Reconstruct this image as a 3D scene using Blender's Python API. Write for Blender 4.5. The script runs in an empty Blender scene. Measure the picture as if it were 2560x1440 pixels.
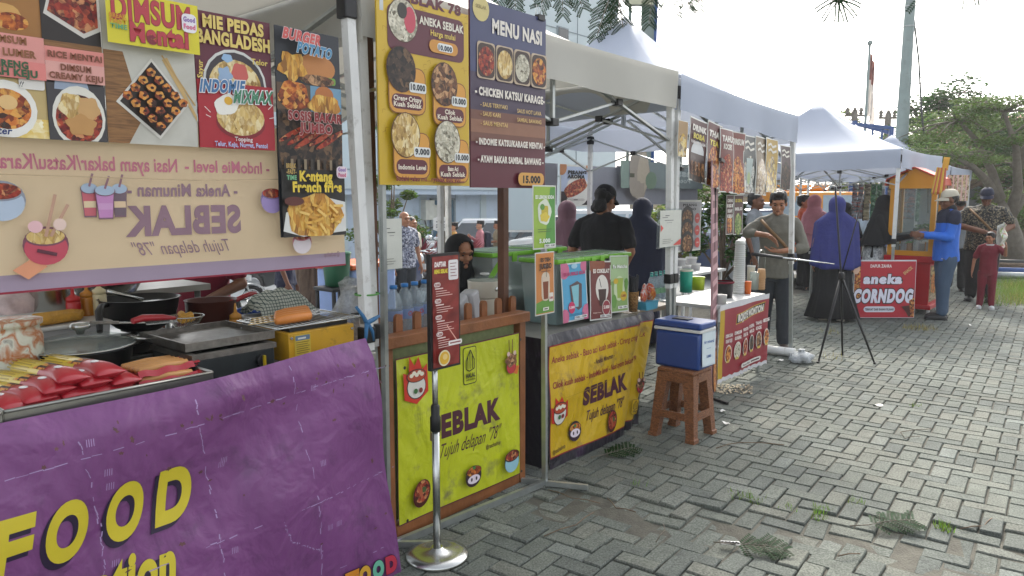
import bpy, bmesh, math, random
from mathutils import Vector, Matrix, noise
from math import radians, sin, cos, pi
random.seed(7)
SC = bpy.context.scene
COL = SC.collection
# ---------------------------------------------------------------- camera, world, sun, exposure
# world frame: X runs along the row of stalls (away to the right), Y into the stalls, Z up
FPX, PITCH, YAW, EYE = 1850.0, radians(7.1), radians(49.9), 1.62
cam = bpy.data.objects.new('camera', bpy.data.cameras.new('camera'))
COL.objects.link(cam)
cam.data.sensor_width = 36.0
cam.data.lens = FPX / 2560 * 36
cam.data.clip_end = 2000
cam.data.clip_start = 0.05
cam.location = (0, 0, EYE)
cam.rotation_euler = (pi / 2 - PITCH, 0, -YAW)
SC.camera = cam
W = bpy.data.worlds.new('World'); SC.world = W; W.use_nodes = True
nt = W.node_tree
sky = nt.nodes.new('ShaderNodeTexSky'); sky.sky_type = 'NISHITA'
SUN_EL, SUN_AZ = radians(38), radians(24)       # azimuth measured from +X towards +Y
sky.sun_disc = False; sky.sun_elevation = SUN_EL; sky.sun_rotation = pi / 2 - SUN_AZ
sky.air_density = 1.0; sky.dust_density = 4.5; sky.ozone_density = 1.0
bg = nt.nodes['Background']; bg.inputs['Strength'].default_value = 0.15
hs = nt.nodes.new('ShaderNodeHueSaturation'); hs.inputs['Saturation'].default_value = .28
nt.links.new(sky.outputs[0], hs.inputs['Color']); nt.links.new(hs.outputs[0], bg.inputs[0])
sl = bpy.data.lights.new('sun', 'SUN'); sl.energy = 1.3; sl.angle = radians(10); sl.color = (1, .93, .82)
sun = bpy.data.objects.new('sun', sl); COL.objects.link(sun)
sun.rotation_euler = Vector((-cos(SUN_AZ) * cos(SUN_EL), -sin(SUN_AZ) * cos(SUN_EL), -sin(SUN_EL))).to_track_quat('-Z', 'Y').to_euler()
SC.view_settings.view_transform = 'Standard'; SC.view_settings.look = 'None'
SC.view_settings.gamma = 1; SC.view_settings.exposure = 1.56
SC.cycles.max_bounces = 8; SC.cycles.transparent_max_bounces = 16

# ---------------------------------------------------------------- measuring helpers (pixels of the photograph to metres)
_cf = Vector((sin(YAW) * cos(PITCH), cos(YAW) * cos(PITCH), -sin(PITCH)))
_cr = Vector((cos(YAW), -sin(YAW), 0))
_cu = _cr.cross(_cf)
EYEV = Vector((0, 0, EYE))
def ray(px, py): return _cf + _cr * ((px - 1280) / FPX) + _cu * ((720 - py) / FPX)
def G(px, py, z=0.0):
    d = ray(px, py); return EYEV + d * ((z - EYE) / d.z)
def S(px, py, t):
    d = ray(px, py); return EYEV + d * (t / d.y)
def D(px, py, dep):
    d = ray(px, py); return EYEV + d * (dep / d.dot(Vector((sin(YAW), cos(YAW), 0))))
def gz(t): return -0.085 * max(0, min(t - 5.5, 9.5))      # the car park behind the stalls lies lower
def GG(px, py):                                            # point on that sloping ground
    p = G(px, py)
    for _ in range(12): p = G(px, py, gz(p.y))
    return p

# ---------------------------------------------------------------- materials
def lin(h):
    if isinstance(h, (tuple, list)): return tuple(h[:3]) + (1,)
    h = h.lstrip('#'); c = [int(h[i:i + 2], 16) / 255 for i in (0, 2, 4)]
    return tuple(x / 12.92 if x <= .04045 else ((x + .055) / 1.055) ** 2.4 for x in c) + (1,)
MATS = {}
def mat(name, col='#808080', rough=.6, metal=0, var=.12, vs=6.0, bump=0, bs=60.0, trans=0, transl=0, spec=.5, dirt=None, ds=3.0, coat=0, alpha=1):
    if name in MATS: return MATS[name]
    m = bpy.data.materials.new(name); m.use_nodes = True; MATS[name] = m
    n, l = m.node_tree.nodes, m.node_tree.links
    b = n['Principled BSDF']; out = n['Material Output']
    c = lin(col)
    b.inputs['Roughness'].default_value = rough; b.inputs['Metallic'].default_value = metal
    b.inputs['Specular IOR Level'].default_value = spec
    b.inputs['Coat Weight'].default_value = coat
    b.inputs['Base Color'].default_value = c
    tc = n.new('ShaderNodeTexCoord')
    csock = None
    if var > 0:
        nz = n.new('ShaderNodeTexNoise'); nz.inputs['Scale'].default_value = vs; nz.inputs['Detail'].default_value = 4
        l.new(tc.outputs['Object'], nz.inputs['Vector'])
        mr = n.new('ShaderNodeMapRange'); mr.inputs[1].default_value = .25; mr.inputs[2].default_value = .75
        mr.inputs[3].default_value = 1 - var; mr.inputs[4].default_value = 1 + var
        l.new(nz.outputs['Fac'], mr.inputs[0])
        mx = n.new('ShaderNodeMix'); mx.data_type = 'RGBA'; mx.blend_type = 'MULTIPLY'; mx.inputs[0].default_value = 1
        mx.inputs[6].default_value = c
        l.new(mr.outputs[0], mx.inputs[7]); csock = mx.outputs[2]
    if dirt:
        nz = n.new('ShaderNodeTexNoise'); nz.inputs['Scale'].default_value = ds; nz.inputs['Detail'].default_value = 8; nz.inputs['Roughness'].default_value = .7
        l.new(tc.outputs['Object'], nz.inputs['Vector'])
        rp = n.new('ShaderNodeMapRange'); rp.inputs[1].default_value = .55; rp.inputs[2].default_value = .72; rp.inputs[4].default_value = .75
        l.new(nz.outputs['Fac'], rp.inputs[0])
        mx = n.new('ShaderNodeMix'); mx.data_type = 'RGBA'; mx.inputs[6].default_value = c
        if csock: l.new(csock, mx.inputs[6])
        mx.inputs[7].default_value = lin(dirt); l.new(rp.outputs[0], mx.inputs[0]); csock = mx.outputs[2]
    if csock: l.new(csock, b.inputs['Base Color'])
    if bump:
        nz = n.new('ShaderNodeTexNoise'); nz.inputs['Scale'].default_value = bs; nz.inputs['Detail'].default_value = 5
        l.new(tc.outputs['Object'], nz.inputs['Vector'])
        bp = n.new('ShaderNodeBump'); bp.inputs['Strength'].default_value = bump; bp.inputs['Distance'].default_value = .02
        l.new(nz.outputs['Fac'], bp.inputs['Height']); l.new(bp.outputs[0], b.inputs['Normal'])
    last = b.outputs[0]
    if transl:
        t = n.new('ShaderNodeBsdfTranslucent'); t.inputs[0].default_value = c
        if csock: l.new(csock, t.inputs[0])
        x = n.new('ShaderNodeMixShader'); x.inputs[0].default_value = transl
        l.new(last, x.inputs[1]); l.new(t.outputs[0], x.inputs[2]); last = x.outputs[0]
    if trans:                                           # thin clear plastic or glass
        t = n.new('ShaderNodeBsdfTransparent'); t.inputs[0].default_value = tuple(.5 + .5 * v for v in c[:3]) + (1,)
        x = n.new('ShaderNodeMixShader'); x.inputs[0].default_value = trans
        l.new(last, x.inputs[1]); l.new(t.outputs[0], x.inputs[2]); last = x.outputs[0]
    l.new(last, out.inputs[0])
    return m
def multi(name, cols, scale=60, rough=.5, stretch=(1, 1, 1), kind='V', bump=0, detail=6):
    """mottled procedural surface built from several colours: printed food, leaves, bark, batik"""
    if name in MATS: return MATS[name]
    m = bpy.data.materials.new(name); m.use_nodes = True; MATS[name] = m
    n, l = m.node_tree.nodes, m.node_tree.links
    b = n['Principled BSDF']; b.inputs['Roughness'].default_value = rough
    tc = n.new('ShaderNodeTexCoord'); mp = n.new('ShaderNodeMapping'); mp.inputs['Scale'].default_value = stretch
    l.new(tc.outputs['Object'], mp.inputs[0])
    nz = n.new('ShaderNodeTexNoise'); nz.inputs['Scale'].default_value = scale * .6; nz.inputs['Detail'].default_value = detail; nz.inputs['Distortion'].default_value = 1.2
    l.new(mp.outputs[0], nz.inputs['Vector'])
    f = nz.outputs['Fac']
    if kind == 'V':
        v = n.new('ShaderNodeTexVoronoi'); v.inputs['Scale'].default_value = scale
        ad = n.new('ShaderNodeVectorMath'); ad.operation = 'ADD'
        sc = n.new('ShaderNodeVectorMath'); sc.operation = 'SCALE'; sc.inputs['Scale'].default_value = .8 / scale
        l.new(nz.outputs['Color'], sc.inputs[0]); l.new(mp.outputs[0], ad.inputs[0]); l.new(sc.outputs[0], ad.inputs[1]); l.new(ad.outputs[0], v.inputs['Vector'])
        sp = n.new('ShaderNodeSeparateColor'); l.new(v.outputs['Color'], sp.inputs[0])
        mm = n.new('ShaderNodeMix'); mm.inputs[0].default_value = .45; l.new(sp.outputs[0], mm.inputs[2]); l.new(nz.outputs['Fac'], mm.inputs[3]); f = mm.outputs[0]
    cr = n.new('ShaderNodeValToRGB'); e = cr.color_ramp.elements
    k = len(cols)
    while len(e) < k: e.new(.5)
    for i, c in enumerate(cols): e[i].position = .25 + .5 * i / max(1, k - 1); e[i].color = lin(c)
    l.new(f, cr.inputs[0]); l.new(cr.outputs[0], b.inputs['Base Color'])
    if bump:
        bp = n.new('ShaderNodeBump'); bp.inputs['Strength'].default_value = bump; bp.inputs['Distance'].default_value = .02
        l.new(f, bp.inputs['Height']); l.new(bp.outputs[0], b.inputs['Normal'])
    return m
def leafmat(name, c, transl=.4, vary=.35):
    if name in MATS: return MATS[name]
    m = bpy.data.materials.new(name); m.use_nodes = True; MATS[name] = m
    n, l = m.node_tree.nodes, m.node_tree.links
    b = n['Principled BSDF']; b.inputs['Roughness'].default_value = .6; b.inputs['Specular IOR Level'].default_value = .08
    g = n.new('ShaderNodeNewGeometry'); hs = n.new('ShaderNodeHueSaturation'); hs.inputs['Color'].default_value = lin(c)
    a = n.new('ShaderNodeMapRange'); a.inputs[3].default_value = 1 - vary; a.inputs[4].default_value = 1 + vary
    l.new(g.outputs['Random Per Island'], a.inputs[0]); l.new(a.outputs[0], hs.inputs['Value'])
    a2 = n.new('ShaderNodeMapRange'); a2.inputs[3].default_value = .47; a2.inputs[4].default_value = .53
    l.new(g.outputs['Random Per Island'], a2.inputs[0]); l.new(a2.outputs[0], hs.inputs['Hue'])
    l.new(hs.outputs[0], b.inputs['Base Color'])
    t = n.new('ShaderNodeBsdfTranslucent'); l.new(hs.outputs[0], t.inputs[0])
    x = n.new('ShaderNodeMixShader'); x.inputs[0].default_value = transl
    l.new(b.outputs[0], x.inputs[1]); l.new(t.outputs[0], x.inputs[2]); l.new(x.outputs[0], n['Material Output'].inputs[0])
    return m
def P(c, rough=.45):                                    # plain print ink
    return mat('ink_' + c.strip('#'), c, rough, var=.05, vs=20)

# ---------------------------------------------------------------- object helpers
def tag(o, label=None, cat=None, group=None, kind=None):
    if label: o['label'] = label
    if cat: o['category'] = cat
    if group: o['group'] = group
    if kind: o['kind'] = kind
    return o
def thing(name, label, cat, loc=(0, 0, 0), rz=0, group=None):
    o = bpy.data.objects.new(name, None); COL.objects.link(o)
    o.location = loc; o.rotation_euler = (0, 0, rz); o.empty_display_size = .1
    return tag(o, label, cat, group)
def kids(o): return [c for c in bpy.data.objects if c.parent == o]
def dup(root, loc, rz=None, label=None, group=None, scale=None):
    def cp(o, par):
        c = o.copy(); COL.objects.link(c); c.parent = par
        if par: c.matrix_parent_inverse = Matrix.Identity(4)
        for ch in kids(o): cp(ch, c)
        return c
    r = cp(root, None); r.location = loc
    if rz is not None: r.rotation_euler = (0, 0, rz)
    if scale is not None: r.scale = (scale,) * 3 if not isinstance(scale, tuple) else scale
    if label: r['label'] = label
    if group: r['group'] = group
    return r

class MB:
    """collects shapes with material slots and links them as one mesh object"""
    def __init__(s): s.bm = bmesh.new(); s.mats = []; s.M = Matrix.Identity(4); s.map = None
    def mi(s, m):
        if isinstance(m, str): m = P(m) if m.startswith('#') else MATS[m]
        if m not in s.mats: s.mats.append(m)
        return s.mats.index(m)
    def v(s, p): return s.bm.verts.new(s.M @ Vector(p))
    def face(s, vs, i, sm=False):
        try: f = s.bm.faces.new(vs)
        except ValueError: return
        f.material_index = i; f.smooth = sm
    def poly(s, pts, m): s.face([s.v(p) for p in pts], s.mi(m)); return s
    def box(s, c, d, m, rot=None, bev=0):
        R = rot.to_matrix().to_4x4() if isinstance(rot, (Vector,)) else (rot or Matrix.Identity(4))
        i = s.mi(m); T = s.M @ Matrix.Translation(c) @ R
        r = bmesh.ops.create_cube(s.bm, size=1, matrix=T @ Matrix.Diagonal((d[0], d[1], d[2], 1)))
        fs = {f for v in r['verts'] for f in v.link_faces}
        for f in fs: f.material_index = i
        if bev:
            es = list({e for v in r['verts'] for e in v.link_edges})
            q = bmesh.ops.bevel(s.bm, geom=es, offset=bev, segments=2, affect='EDGES', profile=.5)
            for f in q['faces']: f.material_index = i; f.smooth = True
        return s
    def bar(s, a, b, w, h, m, up=(0, 0, 1), bev=0):
        a, b = Vector(a), Vector(b); d = b - a; L = d.length; x = d.normalized(); u = Vector(up)
        y = u.cross(x)
        if y.length < 1e-4: y = Vector((0, 1, 0)).cross(x)
        y.normalize(); z = x.cross(y)
        R = Matrix((x, y, z)).transposed().to_4x4()
        return s.box((a + b) / 2, (L, w, h), m, R, bev)
    def tube(s, pts, r, m, n=8, caps=True, sm=True):
        pts = [Vector(p) for p in pts]; k = len(pts); rr = r if isinstance(r, (list, tuple)) else [r] * k
        i = s.mi(m); rings = []; ref = None
        for j, p in enumerate(pts):
            d = (pts[min(j + 1, k - 1)] - pts[max(j - 1, 0)]).normalized()
            if ref is None: ref = Vector((0, 0, 1)) if abs(d.z) < .9 else Vector((1, 0, 0))
            x = ref - d * ref.dot(d)
            if x.length < 1e-4: x = d.orthogonal()
            x.normalize(); ref = x; y = d.cross(x)
            rings.append([s.v(p + (x * cos(2 * pi * a / n) + y * sin(2 * pi * a / n)) * rr[j]) for a in range(n)])
        for A, B in zip(rings, rings[1:]):
            for a in range(n): s.face((A[a], A[(a + 1) % n], B[(a + 1) % n], B[a]), i, sm)
        if caps: s.face(rings[0][::-1], i); s.face(rings[-1], i)
        return s
    def cyl(s, a, b, r, m, n=16, r2=None): return s.tube([a, b], [r, r if r2 is None else r2], m, n)
    def lathe(s, prof, m, n=24, c=(0, 0, 0), sx=1, sy=1, wob=None, sm=True, ax=None, cap=True):
        i = s.mi(m); c = Vector(c); rings = []
        for (r, z) in prof:
            ring = []
            for a in range(n):
                ph = 2 * pi * a / n; q = r * (1 + (wob(ph, z) if wob else 0))
                p = Vector((q * cos(ph) * sx, q * sin(ph) * sy, z))
                if ax: p = ax @ p
                ring.append(s.v(c + p))
            rings.append(ring)
        for A, B in zip(rings, rings[1:]):
            for a in range(n): s.face((A[a], A[(a + 1) % n], B[(a + 1) % n], B[a]), i, sm)
        if cap:
            if prof[0][0] > 1e-4: s.face(rings[0][::-1], i)
            if prof[-1][0] > 1e-4: s.face(rings[-1], i)
        return s
    def ell(s, c, r, m, n=12, R=None):
        r = (r, r, r) if not isinstance(r, (tuple, list)) else r
        i = s.mi(m); T = s.M @ Matrix.Translation(c) @ (R or Matrix.Identity(4)) @ Matrix.Diagonal((r[0], r[1], r[2], 1))
        q = bmesh.ops.create_uvsphere(s.bm, u_segments=n, v_segments=max(5, n * 2 // 3), radius=1, matrix=T)
        for v in q['verts']:
            for f in v.link_faces: f.material_index = i; f.smooth = True
        return s
    def grid(s, f, nu, nv, m, sm=True, skip=None):
        i = s.mi(m); V = [[s.v(f(a / nu, b / nv)) for b in range(nv + 1)] for a in range(nu + 1)]
        for a in range(nu):
            for b in range(nv):
                if skip and skip((a + .5) / nu, (b + .5) / nv): continue
                s.face((V[a][b], V[a + 1][b], V[a + 1][b + 1], V[a][b + 1]), i, sm)
        return s
    def prism(s, pts, y0, y1, m, bev=0):
        """outline in x,z pulled from y0 to y1"""
        i = s.mi(m); A = [s.v((x, y0, z)) for x, z in pts]; B = [s.v((x, y1, z)) for x, z in pts]; n = len(pts)
        s.face(A, i); s.face(B[::-1], i)
        for k in range(n): s.face((A[k], B[k], B[(k + 1) % n], A[(k + 1) % n]), i)
        return s
    def build(s, name, par=None, loc=None, rz=None, label=None, cat=None, group=None, kind=None, merge=0):
        if merge: bmesh.ops.remove_doubles(s.bm, verts=s.bm.verts, dist=merge)
        if s.map:
            for v in s.bm.verts: v.co = Vector(s.map(v.co))
        me = bpy.data.meshes.new(name); s.bm.to_mesh(me); s.bm.free()
        for m in s.mats: me.materials.append(m)
        o = bpy.data.objects.new(name, me); COL.objects.link(o)
        if par: o.parent = par
        if loc is not None: o.location = loc
        if rz is not None: o.rotation_euler = (0, 0, rz)
        return tag(o, label, cat, group, kind)

# ---------------------------------------------------------------- lettering and flat print
_tx = {}
def glyphs(body, bold=.0, res=2, sp=1.0):
    key = (body, round(bold, 3), res, round(sp, 3))
    if key not in _tx:
        cu = bpy.data.curves.new('lettering', 'FONT'); cu.body = body; cu.offset = bold; cu.resolution_u = res; cu.fill_mode = 'FRONT'; cu.space_character = sp
        ob = bpy.data.objects.new('lettering', cu); me = ob.to_mesh()
        vs = [(v.co.x, v.co.y) for v in me.vertices]; fs = [tuple(p.vertices) for p in me.polygons]
        ob.to_mesh_clear(); bpy.data.objects.remove(ob); bpy.data.curves.remove(cu)
        _tx[key] = (vs, fs)
    return _tx[key]
CAPH = max(y for x, y in glyphs('H')[0])
class Art(MB):
    """flat print on a sheet w by h metres: x right, z up, facing -Y; u and v run 0..1 over the sheet"""
    def __init__(s, w, h, base='#ffffff', eps=.0006, back=None, thick=0):
        super().__init__(); s.w, s.h, s.eps, s.L = w, h, eps, 0
        if thick: s.box((w / 2, thick / 2, h / 2), (w, thick, h), back or base)
        if base: s.L = 1; s.rect(0, 0, 1, 1, base)
    def p(s, u, v): return (u * s.w, -s.L * s.eps, v * s.h)
    def up(s): s.L += 1
    def rect(s, u0, v0, u1, v1, m): s.poly([s.p(u0, v0), s.p(u1, v0), s.p(u1, v1), s.p(u0, v1)], m); s.up(); return s
    def pg(s, pts, m): s.poly([s.p(u, v) for u, v in pts], m); s.up(); return s
    def ov(s, cu, cv, ru, m, rv=None, n=20, wob=0, rot=0):
        """oval, ru in sheet widths; rv in sheet widths too"""
        rv = ru if rv is None else rv; k = s.w / s.h; pts = []
        for a in range(n):
            t = 2 * pi * a / n; q = 1 + (wob * sin(5 * t + cu * 40) if wob else 0)
            x, y = ru * q * cos(t), rv * q * sin(t)
            pts.append((cu + x * cos(rot) - y * sin(rot), cv + (x * sin(rot) + y * cos(rot)) * k))
        return s.pg(pts, m)
    def rr(s, u0, v0, u1, v1, m, r=.03):
        k = s.w / s.h; pts = []
        for cx, cy, a0 in ((u1 - r, v1 - r * k, 0), (u0 + r, v1 - r * k, 90), (u0 + r, v0 + r * k, 180), (u1 - r, v0 + r * k, 270)):
            for a in range(0, 91, 30): pts.append((cx + r * cos(radians(a0 + a)), cy + r * k * sin(radians(a0 + a))))
        return s.pg(pts, m)
    def line(s, pts, wd, m):
        k = s.w / s.h; i = s.mi(m)
        for (a, b), (c, d) in zip(pts, pts[1:]):
            dx, dy = (c - a), (d - b) / k; L = math.hypot(dx, dy) or 1; nx, ny = -dy / L * wd / 2, dx / L * wd / 2 * k
            s.face([s.v(s.p(*q)) for q in ((a - nx, b - ny), (c - nx, d - ny), (c + nx, d + ny), (a + nx, b + ny))], i)
        s.up(); return s
    def text(s, body, cu, cv, h, m, w=None, bold=.012, shear=0, rot=0, mir=False, out=None, ow=.05, al='C', sh=None, sp=None):
        """h = cap height in sheet heights, w = width in sheet widths, cv = baseline"""
        if sh: s.text(body, cu + sh[1], cv + sh[2], h, sh[0], w, bold, shear, rot, mir, al=al)
        sp = sp or 1 + 2.6 * max(0, bold - .012) + (ow * .8 if out else 0)
        if out: s.text(body, cu, cv, h, out, w, bold + ow, shear, rot, mir, al=al, sp=sp)
        rs = 7 if h * s.h > .06 else 4 if h * s.h > .03 else 2
        vs, fs = glyphs(body, bold, rs, sp)
        if not vs: return s
        b0 = vs; x0, x1 = min(x for x, y in b0) + bold, max(x for x, y in b0) - bold
        ky = h * s.h / CAPH; kx = ky if w is None else w * s.w / max(1e-6, x1 - x0)
        off = {'C': (x0 + x1) / 2, 'L': x0, 'R': x1}[al]; i = s.mi(m); c, sn = cos(rot), sin(rot); V = []
        for x, y in vs:
            X, Y = (x - off) * kx, y * ky; X += shear * Y
            if mir: X = -X
            X, Y = X * c - Y * sn, X * sn + Y * c
            V.append(s.v((cu * s.w + X, -s.L * s.eps, cv * s.h + Y)))
        for f in fs: s.face([V[j] for j in f], i)
        s.up(); return s
    def clip(s):
        for co, no in (((0, 0, 0), (-1, 0, 0)), ((s.w, 0, 0), (1, 0, 0)), ((0, 0, 0), (0, 0, -1)), ((0, 0, s.h), (0, 0, 1))):
            bmesh.ops.bisect_plane(s.bm, geom=s.bm.verts[:] + s.bm.edges[:] + s.bm.faces[:], plane_co=co, plane_no=no, dist=1e-6, clear_outer=True)
        return s
    def bend(s, f, step=.06):
        """cut along a grid and displace: f(x, z) -> dx, dy, dz"""
        for ax, size in ((0, s.w), (2, s.h)):
            n = max(1, int(size / step))
            for k in range(1, n):
                co = [0, 0, 0]; no = [0, 0, 0]; co[ax] = size * k / n; no[ax] = 1
                bmesh.ops.bisect_plane(s.bm, geom=s.bm.verts[:] + s.bm.edges[:] + s.bm.faces[:], plane_co=co, plane_no=no, dist=1e-5)
        for v in s.bm.verts:
            d = f(v.co.x, v.co.z); v.co += Vector(d)
        for fa in s.bm.faces: fa.smooth = True
        return s
# ================================================================ ground
mat('dirt', '#55534a', .95, var=.3, vs=14, bump=.4, bs=90)
def paver_mat():
    m = bpy.data.materials.new('paver'); m.use_nodes = True; MATS['paver'] = m
    n, l = m.node_tree.nodes, m.node_tree.links; b = n['Principled BSDF']; b.inputs['Roughness'].default_value = .88; b.inputs['Specular IOR Level'].default_value = .2
    g = n.new('ShaderNodeNewGeometry'); tc = n.new('ShaderNodeTexCoord')
    cr = n.new('ShaderNodeValToRGB'); e = cr.color_ramp.elements
    e[0].position = 0; e[0].color = lin('#666b66'); e[1].position = 1; e[1].color = lin('#7d837d')
    x = e.new(.5); x.color = lin('#72776f'); x = e.new(.92); x.color = lin('#777970')
    l.new(g.outputs['Random Per Island'], cr.inputs[0])
    sock = cr.outputs[0]
    for sc, lo, hi, a, bb in ((1.1, .3, .7, .80, 1.14), (9, .3, .75, .84, 1.12), (110, .35, .62, .6, 1.12), (300, .3, .7, .72, 1.2)):
        z = n.new('ShaderNodeTexNoise'); z.inputs['Scale'].default_value = sc; z.inputs['Detail'].default_value = 5
        l.new(tc.outputs['Object'], z.inputs['Vector'])
        r = n.new('ShaderNodeMapRange'); r.inputs[1].default_value = lo; r.inputs[2].default_value = hi; r.inputs[3].default_value = a; r.inputs[4].default_value = bb
        l.new(z.outputs['Fac'], r.inputs[0])
        mx = n.new('ShaderNodeMix'); mx.data_type = 'RGBA'; mx.blend_type = 'MULTIPLY'; mx.inputs[0].default_value = 1
        l.new(sock, mx.inputs[6]); l.new(r.outputs[0], mx.inputs[7]); sock = mx.outputs[2]
    l.new(sock, b.inputs['Base Color'])
    z = n.new('ShaderNodeTexNoise'); z.inputs['Scale'].default_value = 180; z.inputs['Detail'].default_value = 4
    l.new(tc.outputs['Object'], z.inputs['Vector'])
    bp = n.new('ShaderNodeBump'); bp.inputs['Strength'].default_value = .55; bp.inputs['Distance'].default_value = .006
    l.new(z.outputs['Fac'], bp.inputs['Height']); l.new(bp.outputs[0], b.inputs['Normal'])
paver_mat()
mat('asphalt_pale', '#7d8081', .9, var=.2, vs=.8, bump=.2, bs=40)
SINK = [G(1420, 1262), G(1620, 1300), G(1800, 1330), G(2050, 1335), G(2250, 1375), G(2450, 1390), G(2545, 1425)]
def dip(x, y):
    d = min((x - p.x) ** 2 + (y - p.y) ** 2 for p in SINK)
    return -.022 * math.exp(-d / .035) + .006 * noise.noise((x * 1.3, y * 1.3, 3)) + .012 * math.exp(-(math.sqrt(d) - .38) ** 2 / .01)
def paving():
    b = MB(); i = b.mi('paver'); bm = b.bm; Wd = .1; A = radians(3.8); ca, sa = cos(A), sin(A); g = .0035
    rng = random.Random(3)
    for a in range(-8, 285):
        for c in range(-40, 80):
            m = (a - c) % 4
            if m not in (0, 3): continue
            w, h = (2, 1) if m == 0 else (1, 2)
            cx, cy = (a + w / 2) * Wd, (c + h / 2) * Wd
            X, Y = cx * ca - cy * sa, cx * sa + cy * ca
            if Y < .09 * X - 1.1 or Y > 5.6 or (X > 9 and Y > 4.2) or X < .2: continue
            if X < 5 and Y > 3.9: continue
            z = dip(X, Y) + rng.uniform(-.002, .002); near = min((X - p.x) ** 2 + (Y - p.y) ** 2 for p in SINK) < .2
            tx, ty = rng.gauss(0, .03 if near else .01), rng.gauss(0, .03 if near else .01)
            if near: z -= rng.random() * .012
            jx, jy = rng.uniform(-.002, .002), rng.uniform(-.002, .002); ja = rng.gauss(0, .03 if near else .008)
            hw, hh = w * Wd / 2 - g - rng.random() * .002, h * Wd / 2 - g - rng.random() * .002
            V = []
            for (k, zz) in ((.004, 0), (0, -.006), (0, -.05)):
                for sx, sy in ((-1, -1), (1, -1), (1, 1), (-1, 1)):
                    lx, ly = sx * (hw - k), sy * (hh - k); lx, ly = lx - ly * ja, ly + lx * ja
                    px, py = cx + jx + lx, cy + jy + ly
                    V.append(bm.verts.new((px * ca - py * sa, px * sa + py * ca, z + zz + lx * tx + ly * ty)))
            for f in ((0, 1, 2, 3), (0, 4, 5, 1), (1, 5, 6, 2), (2, 6, 7, 3), (3, 7, 4, 0), (4, 8, 9, 5), (5, 9, 10, 6), (6, 10, 11, 7), (7, 11, 8, 4)):
                fc = bm.faces.new([V[q] for q in f]); fc.material_index = i
    b.build('paving', kind='structure')
paving()
def ground_z(x, y):
    if -1 < x < 28.6 and -4.4 < y < 5.3: return -.012 + min(0, dip(x, y)) if x < 16 else -.015
    return gz(y) - .012
b = MB(); i = b.mi('dirt'); j = b.mi('asphalt_pale')
xs = sorted(set([-60, -30, -15, -8, -4, -1.2, -.9] + [k * .25 for k in range(-3, 64)] + [16, 18, 20, 22, 25, 28.5, 28.7, 35, 50, 80, 140, 400]))
ys = sorted(set([-300, -60, -20, -8, -4.6, -4.3] + [k * .25 for k in range(-17, 22)] + [5.24, 5.4, 6, 8, 10, 12, 13, 14, 15, 18, 25, 40, 80, 400]))
V = [[b.v((x, y, ground_z(x, y))) for y in ys] for x in xs]
for a in range(len(xs) - 1):
    for c in range(len(ys) - 1):
        inn = -1 < xs[a] + .01 < 28.6 and -4.4 < ys[c] + .01 < 5.3
        b.face((V[a][c], V[a + 1][c], V[a + 1][c + 1], V[a][c + 1]), i if inn else j)
b.build('ground', kind='structure')

# ================================================================ foliage builders
leafmat('leaf_mid', '#53692f'); leafmat('leaf_dark', '#34501f'); leafmat('leaf_pale', '#7c8a4a', .5); leafmat('leaf_frond', '#14310f', .05); leafmat('leaf_red', '#6d3038')
mat('bark', '#6a5a4a', .9, var=.3, vs=12, bump=.8, bs=30)
mat('bark_grey', '#6b6459', .9, var=.25, vs=9, bump=.6, bs=25)
def leafquad(b, i, c, L, Wd, d, nrm):
    d = d.normalized(); sd = d.cross(nrm)
    if sd.length < 1e-3: sd = d.orthogonal()
    sd.normalize()
    b.face([b.v(c - d * L / 2), b.v(c + sd * Wd / 2), b.v(c + d * L / 2), b.v(c - sd * Wd / 2)], i)
def cloud(b, i, c, r, n, L, rng, flat=.5, up=.8):
    for _ in range(n):
        u = Vector((rng.gauss(0, 1), rng.gauss(0, 1), rng.gauss(0, 1))).normalized() * (rng.random() ** .45)
        p = Vector(c) + Vector((u.x * r, u.y * r, u.z * r * flat))
        d = Vector((rng.uniform(-1, 1), rng.uniform(-1, 1), rng.uniform(-.5, .3))); nn = Vector((rng.gauss(0, .6), rng.gauss(0, .6), up))
        leafquad(b, i, p, L * rng.uniform(.6, 1.3), L * .5, d, nn)
def tree(label, base, limbs, leaf, L, name='tree', group=None, trunk_r=.25, bark='bark', seed=1, twig=True):
    """limbs: list of (polyline points, radius, [(clump centre, radius, leaves, flatness)])"""
    rng = random.Random(seed); root = thing(name, label, 'tree', base, group=group)
    t = MB(); c = MB(); i = c.mi(leaf)
    for pts, r, cl in limbs:
        t.tube(pts, [r * (1 - .75 * k / max(1, len(pts) - 1)) for k in range(len(pts))], bark, 9)
        for (cc, cr, n, fl) in cl:
            cloud(c, i, cc, cr, n, L, rng, fl)
            if twig: 
                for q in range(3):
                    e = Vector(cc) + Vector((rng.uniform(-1, 1) * cr, rng.uniform(-1, 1) * cr, rng.uniform(-.3, .6) * cr * fl))
                    t.tube([pts[-1], (Vector(pts[-1]) + e) / 2 + Vector((0, 0, .08)), e], [r * .22, r * .14, r * .05], bark, 5)
    t.build('trunk', root); c.build('crown', root)
    return root
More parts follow.
